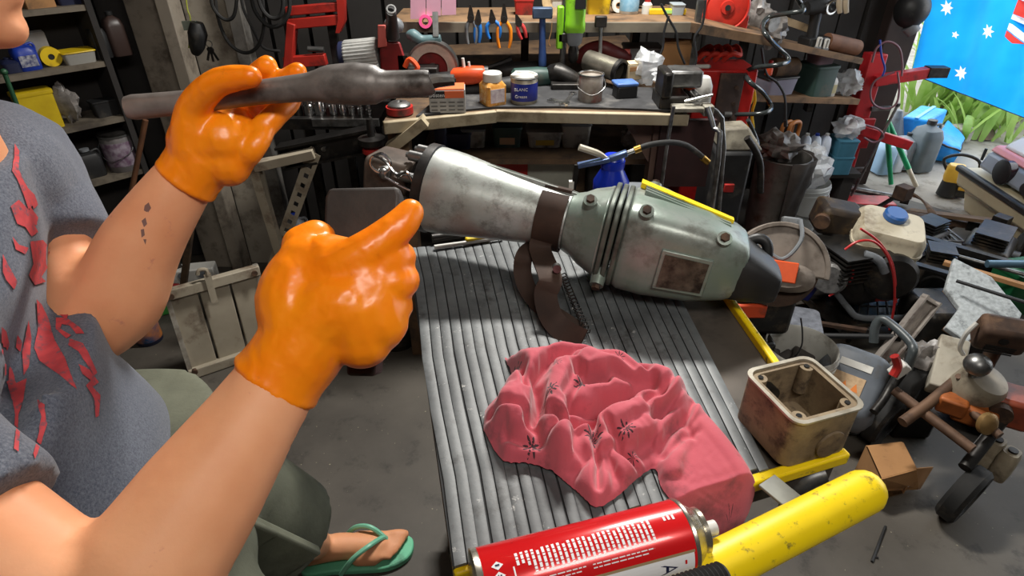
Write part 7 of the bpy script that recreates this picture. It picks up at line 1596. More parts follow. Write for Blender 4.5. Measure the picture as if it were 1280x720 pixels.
# clear tray and bags between bucket and cutter
p = P(980, 400, h=.16); t = tub('clear_tray', 'scratched clear plastic tray lying behind the white bucket', 'tray', V((p.x, p.y, 0)), .24, .18, .17, mat('scratched clear tray', (150, 154, 164), (112, 116, 124), 40, .3, alpha=.7, bump=.4), mat('scratched clear tray', (150, 154, 164), (112, 116, 124), 40, .3, alpha=.7, bump=.4), -.3)
p = P(935, 420, h=.1); solo(lump(V((p.x, p.y, .12)), (.13, .10, .11), 71, 22), 'plastic_bag', mat('white bag', (190, 188, 192), (160, 158, 164), 24, .4, bump=.5), 'white plastic bag with dark print beside the white bucket', 'bag')
p = P(951, 428, h=.06); solo(lump(V((p.x, p.y - .03, .1)), (.06, .05, .10), 73, 16), 'blue_cloth', NAVY, 'dark navy cloth stuffed between the white bag and the bucket', 'cloth')
# big white bucket with rubble
rim = P(1003, 431, h=.29); rb_ = m_(44, rim); bucket('bucket', 'open white bucket of dark rubble beside the trolley', V((rim.x, rim.y, 0)), rb_, .29, mat('scuffed white bucket', (206, 204, 196), (186, 184, 176), 7, .45, dirt=(140, 134, 124), da=.3))
for i, (dx, dy, s) in enumerate(((-.05, -.02, .05), (.03, .03, .055), (.05, -.04, .045), (-.01, .06, .04), (-.06, .05, .04), (.0, -.06, .045))):
    q = V((rim.x + dx, rim.y + dy, .185 + .012 * (i % 3))); b = MB(at(q, i * 1.1, .3 * i, .2 * i)); b.box((0, 0, 0), (s * 1.6, s * 1.3, s)); b2 = b
    solo(b, 'rubble_piece', mat('dark slag', (86, 80, 76), (60, 56, 54), 30, .8, bump=.4), ('dark rubble chunk on the near left of the bucket heap', 'largest dark rubble chunk in the white bucket', 'dark rubble chunk on the near right of the bucket heap', 'dark rubble chunk at the back of the white bucket', 'dark rubble chunk at the back left of the bucket heap', 'dark rubble chunk nearest the bucket front wall')[i], 'rubble', 'rubble in the white bucket', bevel=.008)
b = MB(at((rim.x, rim.y, .02))); b.lathe([(rb_ * .74, 0), (rb_ * .83, .15), (rb_ * .5, .168), (.001, .172)], None, 28); solo(b, 'dark_grit', mat('dark slag', (86, 80, 76), (60, 56, 54), 30, .8, bump=.4), 'dark grit filling the bottom of the white bucket', 'grit', kind='stuff')
b = MB(); b.tube([P(1001, 398, y=rim.y), P(1003, 415, y=rim.y), P(1002, 432, y=rim.y), P(994, 446, y=rim.y)], .0025, 6, sm=4); solo(b, 'thin_wire', BLACK, 'thin black wire hanging into the white bucket', 'wire')
# grey case with a loop handle
cb = P(1070, 525, h=0); cq = P(1082, 466, h=.26); t = thing('pressure_washer', 'grey plastic pressure washer with a loop handle and orange label', 'machine', (cb.x + .02, cb.y + .1, 0))
CMx = Matrix.Translation(V((cq.x, cq.y + .05, .16))) @ Matrix.Rotation(R_(-38), 4, 'Z') @ Matrix.Rotation(R_(38), 4, 'X')
gcs = mat('grey washer case', (112, 118, 126), (92, 98, 106), 8, .45, dirt=(84, 78, 70), da=.3)
def rz_(w, d_, z, dy=0): return [(x_, y_ + dy, z) for x_, y_ in rrect(w, d_, min(w, d_) * .25, 4)]
b = MB(CMx); b.loft([rz_(.18, .22, -.06), rz_(.20, .24, -.05), rz_(.20, .24, .02), rz_(.17, .21, .055, .006), rz_(.14, .18, .065, .008)]); part(b, 'top_case', gcs, t)
b = MB(CMx); b.loft([rz_(.185, .225, -.13), rz_(.20, .24, -.06)]); part(b, 'lower_case', BLACK, t)
b = MB(CMx); b.box((-.01, -.015, .066), (.10, .07, .004)); lb_ = part(b, 'warning_label', mat('tan warning label', (190, 160, 124), (170, 140, 104), 80, .6), t)
for i in range(3): b = MB(CMx); x_ = -.04 + i * .03; b.prism([(x_ - .011, -.028), (x_ + .011, -.028), (x_, -.002)], .068, .0686); part(b, 'warning_triangle', mat('label orange', (214, 120, 40), None, rough=.6), lb_)
b = MB(CMx); b.box((.0, .055, .066), (.09, .022, .003)); part(b, 'pale_strip', WHITE, t)
hl = [P(1092, 428, y=cq.y + .10), P(1094, 408, y=cq.y + .12), P(1103, 399, y=cq.y + .12), P(1120, 410, y=cq.y + .08), P(1138, 428, y=cq.y + .02), P(1141, 440, y=cq.y - .01), P(1134, 462, y=cq.y - .02)]
b = MB(); b.tube(hl, .013, 12, sm=6); part(b, 'loop_handle', mat('dark grey tube', (78, 84, 86), (60, 66, 68), 12, .4), t)
b = MB(); b.box(P(1124, 462, y=cq.y - .05), (.03, .03, .05), Matrix.Rotation(.6, 4, 'Y')); part(b, 'cream_knob', WHITE, t, bevel=.004); b = MB(); b.tube([P(1118, 445, y=cq.y - .05), P(1122, 458, y=cq.y - .06), P(1116, 470, y=cq.y - .07)], .012, 8, sm=3); part(b, 'red_lever', RED, t)
for sx in (-1, 1): b = MB(CMx); b.cyl((sx * .115, -.10, -.12), (sx * .14, -.10, -.12), .07, seg=24); part(b, 'wheel', RUBBER, t)
b = MB(); b.box((cb.x + .03, cb.y + .14, .05), (.18, .2, .10)); part(b, 'base', BLACK, t, bevel=.01)
# steel angle bar leaning up
q0, q1 = P(1112, 436, y=1.66), P(1163, 372, y=1.72); t = thing('steel_angle', 'scraped bare steel angle bar leaning out of the machines', 'bar', q0); M = frame(q0 - (q1 - q0) * .35, q1 - q0, (0, -1, .6)); L = (q1 - q0).length * 1.35
bare = mat('scraped bare steel', (190, 182, 174), (160, 152, 146), 18, .4, .3, dirt=(104, 72, 60), da=.3)
b = MB(M); b.prism([(-.028, -.003), (.028, -.003), (.028, .03), (.022, .03), (.022, .003), (-.022, .003), (-.022, .03), (-.028, .03)], 0, L, Matrix.Rotation(R_(90), 4, 'Y') @ Matrix.Rotation(R_(90), 4, 'Z')); part(b, 'channel', bare, t)
b = MB(M); b.box((L - .012, 0, .012), (.006, .056, .034)); part(b, 'end_plate', bare, t)
# speckled grey foam sheet
pts = [(1193, 322), (1240, 346), (1278, 392), (1270, 412), (1238, 398), (1210, 428), (1182, 408), (1200, 384), (1182, 360)]
fo = mat('speckled grey foam', (196, 202, 204), (170, 176, 178), 90, .9, dirt=(130, 134, 136), da=.3, dsc=30, bump=.4, bsc=260)
p0 = P(1225, 370, y=1.72); nr = V((-.15, -.45, 1)).normalized()
b = MB(); tp = [Pl(x, y, p0, nr) for x, y in pts]; n_ = len(tp); b.v = [q - nr * .025 for q in tp] + tp; b.f = [tuple(reversed(range(n_))), tuple(range(n_, 2 * n_))] + [(i, (i + 1) % n_, n_ + (i + 1) % n_, n_ + i) for i in range(n_)]
fs = thing('foam_sheet', 'torn sheet of speckled grey foam lying over the machines', 'sheet', (p0.x, p0.y, 0)); part(b, 'sheet', fo, fs, bevel=.004)
b = MB(); q0, q1 = Pl(1180, 409, p0 - nr * .03, nr), Pl(1212, 430, p0 - nr * .03, nr); b.bar(q0, q1, .02, .012, nr); part(b, 'board_edge', CARD, fs); b = MB(); q0, q1 = Pl(1182, 362, p0 - nr * .03, nr), Pl(1200, 386, p0 - nr * .03, nr); b.bar(q0, q1, .02, .012, nr); part(b, 'board_edge', CARD, fs)
b = MB(); b.box((p0.x + .02, p0.y + .12, (p0.z - .1) / 2), (.26, .2, p0.z - .10)); solo(b, 'machine_case', oily, 'dark oily machine case under the speckled foam sheet', 'machine', bevel=.02)
# generator / saw cart
axm = mat('rusty axle', (120, 92, 72), (92, 70, 56), 14, .65, .4, dirt=(60, 46, 38), da=.35, bump=.2)
t = thing('saw_cart', 'rusty two axle engine cart with black tyres at the lower right', 'cart', P(1175, 610, h=0))
a0_, a1_ = P(1118, 488, h=.26), P(1216, 562, h=.24)
b = MB(); b.tube([a0_, a1_], .014, 12); part(b, 'front_tube', axm, t)
b = MB(); b.tube([P(1128, 528, h=.24), P(1160, 505, h=.27), P(1192, 478, h=.30)], .015, 12); part(b, 'cross_tube', axm, t)
b = MB(); b.tube([P(1206, 585, h=.18), P(1232, 552, h=.22), P(1256, 520, h=.26)], .016, 12); part(b, 'cross_tube', DSTEEL, t)
b = MB(); b.tube([P(1182, 490, h=.27), P(1215, 515, h=.27), P(1250, 545, h=.26)], .012, 10); part(b, 'rear_tube', axm, t)
b = MB(); b.tube([P(1120, 472, h=.25), P(1112, 486, h=.24), P(1104, 500, h=.22), P(1092, 515, h=.2)], .012, 10, sm=3); part(b, 'bent_arm', DSTEEL, t)
def wheel(c, ax, r, w, par):
    M = frame(c, ax) @ Matrix.Rotation(R_(90), 4, 'Y')
    b = MB(M); b.lathe([(r * .62, -w * .5), (r * .9, -w * .5), (r, -w * .3), (r, w * .3), (r * .9, w * .5), (r * .62, w * .5), (r * .55, w * .3), (r * .55, -w * .3), (r * .62, -w * .5)], None, 36, cap=False); wh = part(b, 'tyre', RUBBER, par)
    b = MB(M); b.lathe([(.001, -w * .25), (r * .2, -w * .3), (r * .56, -w * .2), (r * .6, -w * .35), (r * .6, w * .35), (r * .56, w * .2), (r * .2, w * .3), (.001, w * .25)], None, 28); part(b, 'hub', DSTEEL, wh)
axd = (a1_ - a0_ + V((.05, -.03, 0))).normalized(); wheel(P(1205, 617, h=.09), axd, .088, .05, t); wheel(P(1106, 522, h=.10), axd, .088, .05, t); wheel(P(1150, 478, h=.2), axd, .088, .05, t)
for i, (x, y) in enumerate(((1238, 566), (1256, 580))):
    q = P(x, y, h=.13); b = MB(at(q, .6)); b.loft([[(x_ * s, y_ * s, z) for x_, y_ in rrect(.055, .045, .014, 3)] for s, z in ((.9, -.05), (1, -.03), (1, .03), (.8, .05))]); ft = part(b, 'cast_foot', mat('cream casting', (170, 158, 136), (140, 128, 108), 14, .55, dirt=(84, 70, 56), da=.35), t)
    b = MB(at(q, .6)); b.cyl((0, 0, .048), (0, 0, .056), .012, seg=12); part(b, 'bolt', DSTEEL, ft)
b = MB(); b.bar(P(1225, 574, h=.09), P(1256, 596, h=.09), .04, .04); part(b, 'foot_bar', mat('cream casting', (170, 158, 136), (140, 128, 108), 14, .55, dirt=(84, 70, 56), da=.35), t, bevel=.006)
b = MB(); q = P(1175, 540, h=.3); b.hexa([P(x, y, h=.20) for x, y in ((1150, 520), (1215, 556), (1246, 520), (1185, 485))], [P(x, y, h=.215) for x, y in ((1150, 520), (1215, 556), (1246, 520), (1185, 485))]); part(b, 'deck', oily, t)
# motor on the cart
q = P(1218, 482, h=.34); t = thing('cart_motor', 'dirty cream electric motor strapped on the rusty cart', 'motor', P(1218, 500, h=.23)); q = P(1218, 486, h=.30)
dcr = mat('dirty cream enamel', (150, 140, 122), (120, 110, 94), 14, .5, .1, dirt=(70, 58, 46), da=.4)
b = MB(at(q, .4)); b.lathe([(.052, -.07), (.060, -.06), (.060, .04), (.05, .055), (.02, .06)], Matrix.Rotation(.35, 4, 'X'), 28); part(b, 'drum', dcr, t)
b = MB(); q2 = P(1222, 456, h=.40); b.ball(q2, (.033, .033, .03), None, 18, 12); part(b, 'dome', STEEL, t)
b = MB(); b.tube([P(1198, 470, h=.34), P(1206, 480, h=.30), P(1222, 484, h=.28), P(1236, 474, h=.30)], .008, 8, sm=4); part(b, 'strap', axm, t)
t = thing('orange_gearbox', 'greasy orange gearbox with a round cover on the rusty cart', 'gearbox', P(1222, 520, h=.22)); og = mat('greasy orange paint', (176, 98, 44), (140, 76, 36), 18, .5, .2, dirt=(64, 46, 36), da=.45)
q = P(1218, 515, h=.255); b = MB(at(q, -.6)); b.box((0, 0, 0), (.10, .07, .06)); part(b, 'case', og, t, bevel=.01); b = MB(); q2 = P(1217, 515, h=.27) + V((0, -.045, .005)); b.lathe([(.030, 0), (.030, .012), (.02, .02), (.008, .022)], frame(q2, (.2, -1, .4)) @ Matrix.Rotation(R_(90), 4, 'Y'), 22); part(b, 'round_cover', mat('brass grey', (150, 120, 76), None, rough=.4, metal=.5), t)
q = P(1190, 505, h=.27); b = MB(at(q, -.6)); b.box((0, 0, 0), (.07, .05, .05)); part(b, 'side_case', og, t, bevel=.008)
t = thing('orange_red_block', 'rusty orange red housing at the far end of the rusty cart', 'housing', P(1258, 515, h=.22)); q = P(1256, 505, h=.27); b = MB(at(q, -.5)); b.box((0, 0, 0), (.12, .10, .09)); part(b, 'housing', mat('rusty orange red', (150, 66, 38), (118, 50, 32), 16, .55, dirt=(60, 38, 30), da=.4), t, bevel=.012); b = MB(at(q, -.5)); b.cyl((-.02, -.05, .01), (-.02, -.075, .01), .028, seg=18); part(b, 'flange', RUST, t)
t = thing('muffler_box', 'rust brown slotted muffler box above the rusty cart', 'muffler', P(1250, 440, h=.36)); q = P(1252, 418, h=.45); MM = at(q, -.35, .35); b = MB(MM); b.box((0, 0, 0), (.12, .07, .09)); mf = part(b, 'box', RUST, t, bevel=.014)
b = MB(MM); b.cyl((-.005, -.036, .015), (-.005, -.039, .015), .011, seg=16); part(b, 'hole', mat('dark hole', (14, 13, 12), None, rough=.9), mf)
for i in range(4): b = MB(MM); b.box((.0, -.036, -.012 - i * .009), (.07, .002, .004)); part(b, 'slot', mat('dark hole', (14, 13, 12), None, rough=.9), mf)
b = MB(MM); b.tube([(-.07, .0, .03), (-.085, -.02, .0), (-.08, -.03, -.05), (-.06, -.03, -.08)], .006, 8, sm=4); part(b, 'white_pipe', WHITE, t)
b = MB(); q = P(1252, 445, h=.36); b.cyl((q.x, q.y + .03, .22), (q.x, q.y + .03, q.z + .05), .02, seg=12); part(b, 'stem', RUST, t)
# white block, bag and other lumps between
q = P(1184, 458, h=.30); t = thing('foam_block', 'scuffed off white block wedged behind the pressure washer', 'block', (q.x, q.y, 0)); b = MB(at(q, -.55, .5)); b.box((0, 0, 0), (.075, .17, .06)); part(b, 'block', mat('scuffed off white', (180, 174, 160), (156, 148, 132), 9, .7, dirt=(110, 98, 82), da=.4), t, bevel=.005); b = MB(); b.box((q.x, q.y + .06, .12), (.12, .12, .24)); part(b, 'support', oily, t, bevel=.01)
solo(lump(P(1158, 452, h=.28), (.05, .05, .06), 83, 18), 'plastic_bag', mat('grey bag', (150, 144, 140), (110, 106, 102), 40, .35, alpha=.8, bump=.6), 'dusty clear bag between washer handle and white block', 'bag')
# cardboard box lying on the floor
TQ = [P(1083, 558, h=.105), P(1128, 553, h=.105), P(1145, 586, h=.105), P(1101, 598, h=.105)]
t = thing('carton', 'open brown cardboard box lying on the floor beside the trolley', 'box', P(1110, 605, h=0)); dz = V((0, 0, -.105)); BQ = [q + dz for q in TQ]
def slab(a, c_, e, d_, th, nm, m=CARD):
    n = (V(c_) - V(a)).cross(V(d_) - V(a)).normalized() * th; b = MB(); b.hexa([a, c_, e, d_], [q + n for q in (a, c_, e, d_)]); part(b, nm, m, t)
slab(TQ[0], TQ[1], TQ[2], TQ[3], .003, 'top_side'); slab(BQ[0], BQ[1], BQ[2], BQ[3], .003, 'bottom_side')
slab(TQ[0], TQ[3], BQ[3], BQ[0], .003, 'end'); slab(TQ[0], TQ[1], BQ[1], BQ[0], .003, 'back_side'); slab(TQ[1], TQ[2], BQ[2], BQ[1], .003, 'end')
fe = [TQ[3], TQ[2], P(1166, 584, h=.06), P(1150, 612, h=.0), P(1106, 613, h=.0)]
slab(TQ[3] + V((0, -.004, 0)), TQ[2] + V((0, -.004, 0)), P(1148, 612, h=.006), P(1104, 614, h=.006), .003, 'front_flap'); slab(TQ[2], P(1167, 584, h=.045), P(1150, 612, h=.004), P(1140, 606, h=.03), .003, 'side_flap')
b = MB(); q0, q1 = P(1131, 604, h=.032), P(1143, 592, h=.06); b.bar(q0 + V((0, -.008, 0)), q1 + V((0, -.008, 0)), .012, .002, (0, -1, .8)); part(b, 'white_sticker', WHITE, t)
b = MB(); b.tube([P(1107, 658, h=.004), P(1100, 676, h=.004), P(1090, 702, h=.004)], .0035, 8); b2 = MB(); st_ = thing('twig', 'thin black stick lying on the bare concrete floor', 'stick', P(1098, 680, h=0)); part(b, 'stick', BLACK, st_); b = MB(); b.tube([P(1091, 695, h=.004), P(1098, 697, h=.004)], .0025, 6); part(b, 'fork', BLACK, st_)
# tangled dark scrap around the engine and the far side
def scrap(lab, x, y, h0, l_, a, el, m, w=.02, th=.008, kind='bar'):
    q = P(x, y, h=h0); d = V((math.cos(a) * math.cos(el), math.sin(a) * math.cos(el), math.sin(el))); b = MB(); q0, q1 = q - d * l_ / 2, q + d * l_ / 2
    t = thing('scrap_' + kind, lab, kind, V((q.x, q.y, 0)), 'scrap metal heap by the doorway')
    if kind == 'bar': b.bar(q0, q1, w, th)
    else: b.tube([q0, q, q1], w / 2, 10)
    part(b, 'length', m, t)
    b = MB(); b.box(q1, (w * 1.2, w * 1.2, w * 1.2), Matrix.Rotation(a, 4, 'Z')); part(b, 'end_fitting', DSTEEL if m != DSTEEL else RUST, t, bevel=.002)
SC = [('long dark bar running along the top of the scrap heap', 1170, 302, .20, .62, -.75, .0, DSTEEL, .03, .02, 'bar'), ('brown bowed timber slat standing in the scrap heap', 1190, 270, .14, .40, -1.0, .25, DWOOD, .05, .015, 'bar'),
      ('thin bright tube lying low in the scrap heap', 1215, 325, .22, .6, -.70, 0, STEEL, .016, .01, 'tube'), ('blue grey tube end poking out near the green box', 1262, 330, .26, .16, -.1, .05, mat('blue grey tube', (90, 120, 140), None, rough=.4, metal=.4), .03, .01, 'tube'),
      ('tan timber strip lying beside the foam sheet', 1248, 348, .30, .34, -.72, 0, CARD, .022, .015, 'bar'), ('black flat bar between the tank and the foam sheet', 1160, 335, .24, .34, -.9, .1, BLACK, .03, .012, 'bar'),
      ('dark angle iron behind the fuel tank', 1140, 270, .10, .5, -.5, .05, RUST, .04, .03, 'bar'), ('grey tube lying behind the fuel tank', 1165, 300, .14, .5, -.62, .0, GREYP, .024, .01, 'tube'),
      ('short rusty bar under the bowed slat', 1176, 288, .08, .28, .5, .1, RUST, .03, .02, 'bar'), ('thin black rod crossing the foam sheet edge', 1262, 372, .36, .3, -.85, .05, BLACK, .012, .01, 'tube'),
      ('steel rod standing against the doorway jamb', 1092, 190, .3, .5, .3, 1.35, STEEL, .014, .01, 'tube'), ('dark bar across the heap near the engine', 1146, 322, .22, .24, .4, .1, DSTEEL, .02, .012, 'bar'),
      ('galvanised pipe lying from the hoist base', 1075, 238, .04, .45, -.55, 0, STEEL, .035, .01, 'tube'), ('dark flat iron standing by the galvanised pipe', 1092, 262, .16, .34, -1.1, .9, DSTEEL, .05, .012, 'bar'),
      ('rusty bar in the gap by the bucket', 1030, 405, .10, .3, -.6, .2, RUST, .018, .012, 'bar'), ('black tube in the gap behind the pressure washer', 1060, 420, .14, .3, -.3, .2, BLACK, .02, .012, 'tube'),
      ('grey strip in the dark under the wire tray', 1045, 385, .06, .26, -.9, .1, GREYP, .02, .01, 'bar')]
for s_ in SC: scrap(*s_)
# bent wire rack
t = thing('wire_rack', 'pale bent wire rack lying in the scrap by the doorway', 'rack', P(1165, 290, h=0))
g = [P(1112, 258, h=.10), P(1180, 282, h=.12), P(1205, 302, h=.14), P(1140, 300, h=.10)]
for i in range(9): b = MB(); f = i / 8; b.tube([g[0].lerp(g[1], f), g[3].lerp(g[2], f)], .005, 6); part(b, 'wire', STEEL, t)
for f in (0, .5, 1): b = MB(); b.tube([g[0].lerp(g[3], f), g[1].lerp(g[2], f)], .006, 6); part(b, 'rail', STEEL, t)
for q in g: b = MB(); b.cyl(q, (q.x, q.y, 0), .006, seg=6); part(b, 'foot', STEEL, t)
t = thing('mudguard', 'dark brown curved mudguard standing on edge in the scrap heap', 'mudguard', P(1165, 285, h=0)); pts = [P(1122, 240, h=.12), P(1145, 246, h=.16), P(1162, 262, h=.18), P(1168, 286, h=.15)]; b = MB(); pp = spline(pts, 5); ri = [[q + V((0, -.035, 0)), q + V((0, .035, 0)), q + V((.006, .035, .006)), q + V((.006, -.035, .006))] for q in pp]; b.loft(ri); part(b, 'blade', DWOOD, t); b = MB(); q = P(1168, 286, h=.15); b.cyl(q, (q.x, q.y, 0), .012); part(b, 'stay', RUST, t)
p = P(1270, 350, h=0.16); tub('green_crate', 'dark green plastic crate at the picture edge by the scrap', 'crate', V((p.x + .05, p.y + .04, 0)), .16, .14, .2, mat('deep green plastic', (20, 92, 52), None, rough=.5), mat('deep green plastic', (20, 92, 52), None, rough=.5), .2)
# dark machine parts filling the heap, each its own thing
for i, (x, y, h0, sx, sy, sz, lab) in enumerate(((1150, 375, 0, .16, .16, .22, 'low oily gearcase between the engine and the foam sheet'), (1060, 375, 0, .14, .14, .12, 'oily engine block in the dark behind the wire tray'), (1020, 372, 0, .12, .14, .14, 'oily casting beside the blue pack'), (1150, 315, 0, .2, .16, .14, 'dark greasy machine base behind the fuel tank'), (1218, 345, 0, .3, .2, .2, 'dark greasy machine base behind the foam sheet'))):
    q = P(x, y, h=.02); t = thing('machine_casting', lab, 'casting', (q.x, q.y, 0)); b = MB(at((q.x, q.y, 0), -.4 + i * .3)); b.box((0, 0, sz / 2), (sx, sy, sz), None, (.8, .85)); part(b, 'casting', oily, t, bevel=.02)
    b = MB(at((q.x, q.y, 0), -.4 + i * .3)); b.cyl((0, -sy * .40, sz * .6), (0, -sy * .56, sz * .6), min(sx, sz) * .3, seg=20); part(b, 'round_cover', DSTEEL, t)
    for k_ in range(4): b = MB(at((q.x, q.y, 0), -.4 + i * .3)); b.box((0, 0, sz * (1.0) + .006 + k_ * .014), (sx * .6, sy * .6, .006)); part(b, 'cooling_fin', oily, t)
# ================================================================== outside the doorway
# flag hung in the doorway
fy = 3.38
def F(px, py): return P(px, py, y=fy)
o_, ux = F(1140, 93), (F(1280, 147) - F(1140, 93)).normalized(); uy = V((-ux.z, 0, ux.x)); le = (F(1166, 0) - o_); 
flagm = NT('sky blue flag cloth'); fb = flagm.b; fc = rgb((24, 150, 236)); fcol = flagm.mix(flagm.ramp(flagm.noise(3.2, 3, .5), .35, .7), fc, rgb((40, 176, 244)))
tl_ = flagm.n('ShaderNodeBsdfTranslucent'); ms = flagm.n('ShaderNodeMixShader'); ms.inputs[0].default_value = .72
flagm.l(fcol, fb.inputs['Base Color']); flagm.l(fcol, tl_.inputs[0]); fb.inputs['Roughness'].default_value = .7
flagm.l(fb.outputs[0], ms.inputs[1]); flagm.l(tl_.outputs[0], ms.inputs[2]); flagm.l(ms.outputs[0], flagm.t.nodes['Material Output'].inputs['Surface'])
def cloth(name, col):
    q = NT(name); tl = q.n('ShaderNodeBsdfTranslucent'); tl.inputs[0].default_value = rgb(col) + (1,); q.b.inputs['Base Color'].default_value = rgb(col) + (1,); m2 = q.n('ShaderNodeMixShader'); m2.inputs[0].default_value = .7
    q.l(q.b.outputs[0], m2.inputs[1]); q.l(tl.outputs[0], m2.inputs[2]); q.l(m2.outputs[0], q.t.nodes['Material Output'].inputs['Surface']); return q.m
fwht, fred = cloth('white flag cloth', (236, 240, 246)), cloth('red flag cloth', (222, 70, 62))
def fw(u, v): return .018 * math.sin(u * 16 + v * 3) + .010 * math.sin(u * 37 + 1 + v * 2)
def fp(u, v, off=0): q = o_ + ux * u + le.normalized() * v; return q + V((0, fw(u, v) - off, 0))
FW, FH = 1.35, .78
t = thing('flag', 'blue Australian flag with white stars hanging in the bright doorway', 'flag', o_ + ux * .6)
def uv(px, py):
    q = F(px, py) - o_; le_n = le.normalized(); den = ux.x * le_n.z - ux.z * le_n.x
    return ((q.x * le_n.z - q.z * le_n.x) / den, (ux.x * q.z - ux.z * q.x) / den)
shapes = []      # outline, material, name: sewn into the blue cloth, nothing overlaps
for px, py, r_ in ((1184, 10, 9), (1194, 43.5, 4.5), (1237, 40, 8.5), (1198, 90, 9)):
    u0, v0 = uv(px, py); rr_ = m_(r_, F(px, py)); n_ = 14 if r_ > 5 else 10
    shapes.append(([(u0 + rr_ * (1 if i % 2 == 0 else .48) * math.cos(2 * math.pi * i / n_ + .3), v0 + rr_ * (1 if i % 2 == 0 else .48) * math.sin(2 * math.pi * i / n_ + .3)) for i in range(n_)], fwht, 'star'))
ju = uv(1263, 30)[0] + .005; jx = FW - .01
for v0, v1, m_f, nm in ((.425, .45, fwht, 'white_cross'), (.45, .52, fred, 'red_cross'), (.52, .545, fwht, 'white_cross')): shapes.append(([(ju, v0), (jx, v0), (jx, v1 - .001), (ju, v1 - .001)], m_f, nm))
shapes.append(([(ju, .375), (ju + .10, .345), (ju + .16, .36), (ju + .02, .405), (ju, .405)], fwht, 'white_saltire')); shapes.append(([(ju, .34), (ju + .05, .322), (ju + .10, .340), (ju, .370)], fred, 'red_saltire'))
shapes.append(([(ju, .565), (ju + .02, .565), (ju + .16, .61), (ju + .10, .625), (ju, .595)], fwht, 'white_saltire'))
import mathutils.geometry as mgeo
pts_ = []; es_ = []
def loop(pl, n_div):
    k0 = len(pts_); L_ = []
    for i in range(len(pl)):
        a, c_ = V(pl[i]), V(pl[(i + 1) % len(pl)])
        for k_ in range(n_div): L_.append(a.lerp(c_, k_ / n_div))
    pts_.extend(L_); es_.extend([(k0 + i, k0 + (i + 1) % len(L_)) for i in range(len(L_))])
for sh_ in shapes: loop(sh_[0], 2)
loop([(0, 0), (FW, 0), (FW, FH), (0, FH)], 30)
for i in range(1, 64):
    for j in range(1, 30): pts_.append(V((FW * i / 64 + .0003 * (j % 3), FH * j / 30 + .0002 * (i % 3))))
vs_, _, fs_, _, _, _ = mgeo.delaunay_2d_cdt(pts_, es_, [], 0, 1e-5)
groups_ = {i: [] for i in range(-1, len(shapes))}
for f in fs_:
    c_ = sum((vs_[i] for i in f), V((0, 0))) / len(f)
    if not (0 <= c_.x <= FW and 0 <= c_.y <= FH): continue
    groups_[next((k_ for k_, sh_ in enumerate(shapes) if inside((c_.x, c_.y), sh_[0])), -1)].append(f)
for k_, fl in groups_.items():
    b = MB(); mp_ = {}
    for f in fl:
        for i in f:
            if i not in mp_: mp_[i] = len(b.v); b.v.append(fp(vs_[i].x, vs_[i].y))
        b.f.append(tuple(mp_[i] for i in f))
    part(b, 'cloth' if k_ < 0 else shapes[k_][2], flagm.m if k_ < 0 else shapes[k_][1], t, angle=180)
b = MB(); b.tube([fp(FW * i / 40, 0, .002) for i in range(41)], .0025, 6); part(b, 'hem', mat('dark hem', (40, 60, 110), None, rough=.8), t)
# grassy plants beyond
leafm = NT('leaf green'); lc = leafm.mix(leafm.ramp(leafm.noise(5, 3), .3, .7), rgb((120, 160, 60)), rgb((166, 190, 110))); leafm.l(lc, leafm.b.inputs['Base Color']); leafm.b.inputs['Roughness'].default_value = .5
tl = leafm.n('ShaderNodeBsdfTranslucent'); leafm.l(lc, tl.inputs[0]); m2 = leafm.n('ShaderNodeMixShader'); m2.inputs[0].default_value = .4; leafm.l(leafm.b.outputs[0], m2.inputs[1]); leafm.l(tl.outputs[0], m2.inputs[2]); leafm.l(m2.outputs[0], leafm.t.nodes['Material Output'].inputs['Surface'])
def leaf(b, c0, a, L, w, arch):
    d = V((math.cos(a), math.sin(a), 0)); s = V((-d.y, d.x, 0)); ri = []
    for k_ in range(6):
        f = k_ / 5; q = c0 + d * (L * .55 * f * arch) + V((0, 0, L * (f - .45 * arch * f * f))); ww = w * (1 - f ** 2.2) * (.6 + .8 * min(1, f * 3)) + .001
        ri.append((q - s * ww, q + V((0, 0, -.004)), q + s * ww))
    for k_ in range(5):
        for j in range(2): b.add([ri[k_][j], ri[k_][j + 1], ri[k_ + 1][j + 1], ri[k_ + 1][j]], [(0, 1, 2, 3)])
PL = [(1168, 160, 4.7, 'arching strap leaved plant behind the blue tarp, nearest the track'), (1205, 165, 4.6, 'arching strap leaved plant between the tarp and the car'), (1240, 172, 4.6, 'arching strap leaved plant above the car roof'), (1275, 175, 4.9, 'arching strap leaved plant at the picture edge behind the car'), (1190, 170, 5.6, 'taller strap leaved plant further back behind the tarp'), (1250, 165, 5.8, 'taller strap leaved plant further back behind the car'), (1208, 200, 4.25, 'low leafy plant beside the car bumper'), (1225, 165, 6.4, 'strap leaved plant furthest from the doorway')]
for i, (x, y, yy, lab) in enumerate(PL):
    q = P(x, y, y=yy); q.z = 0; t = thing('strap_leaf_plant', lab, 'plant', q, 'plants outside the doorway'); r2 = random.Random(i)
    hh = 1.0 if i != 6 else .5
    for k_ in range(42):
        b = MB(); a = r2.uniform(0, 6.28); c0 = q + V((r2.uniform(-.25, .25), r2.uniform(-.2, .2), 0)); leaf(b, c0, a, hh * r2.uniform(.55, 1.15), r2.uniform(.014, .03), r2.uniform(.5, 1.1)); part(b, 'leaf', leafm.m, t, angle=180)
    b = MB(); b.lathe([(.12, 0), (.08, .05), (.02, .08)], Matrix.Translation(q), 12); part(b, 'crown', DWOOD, t)
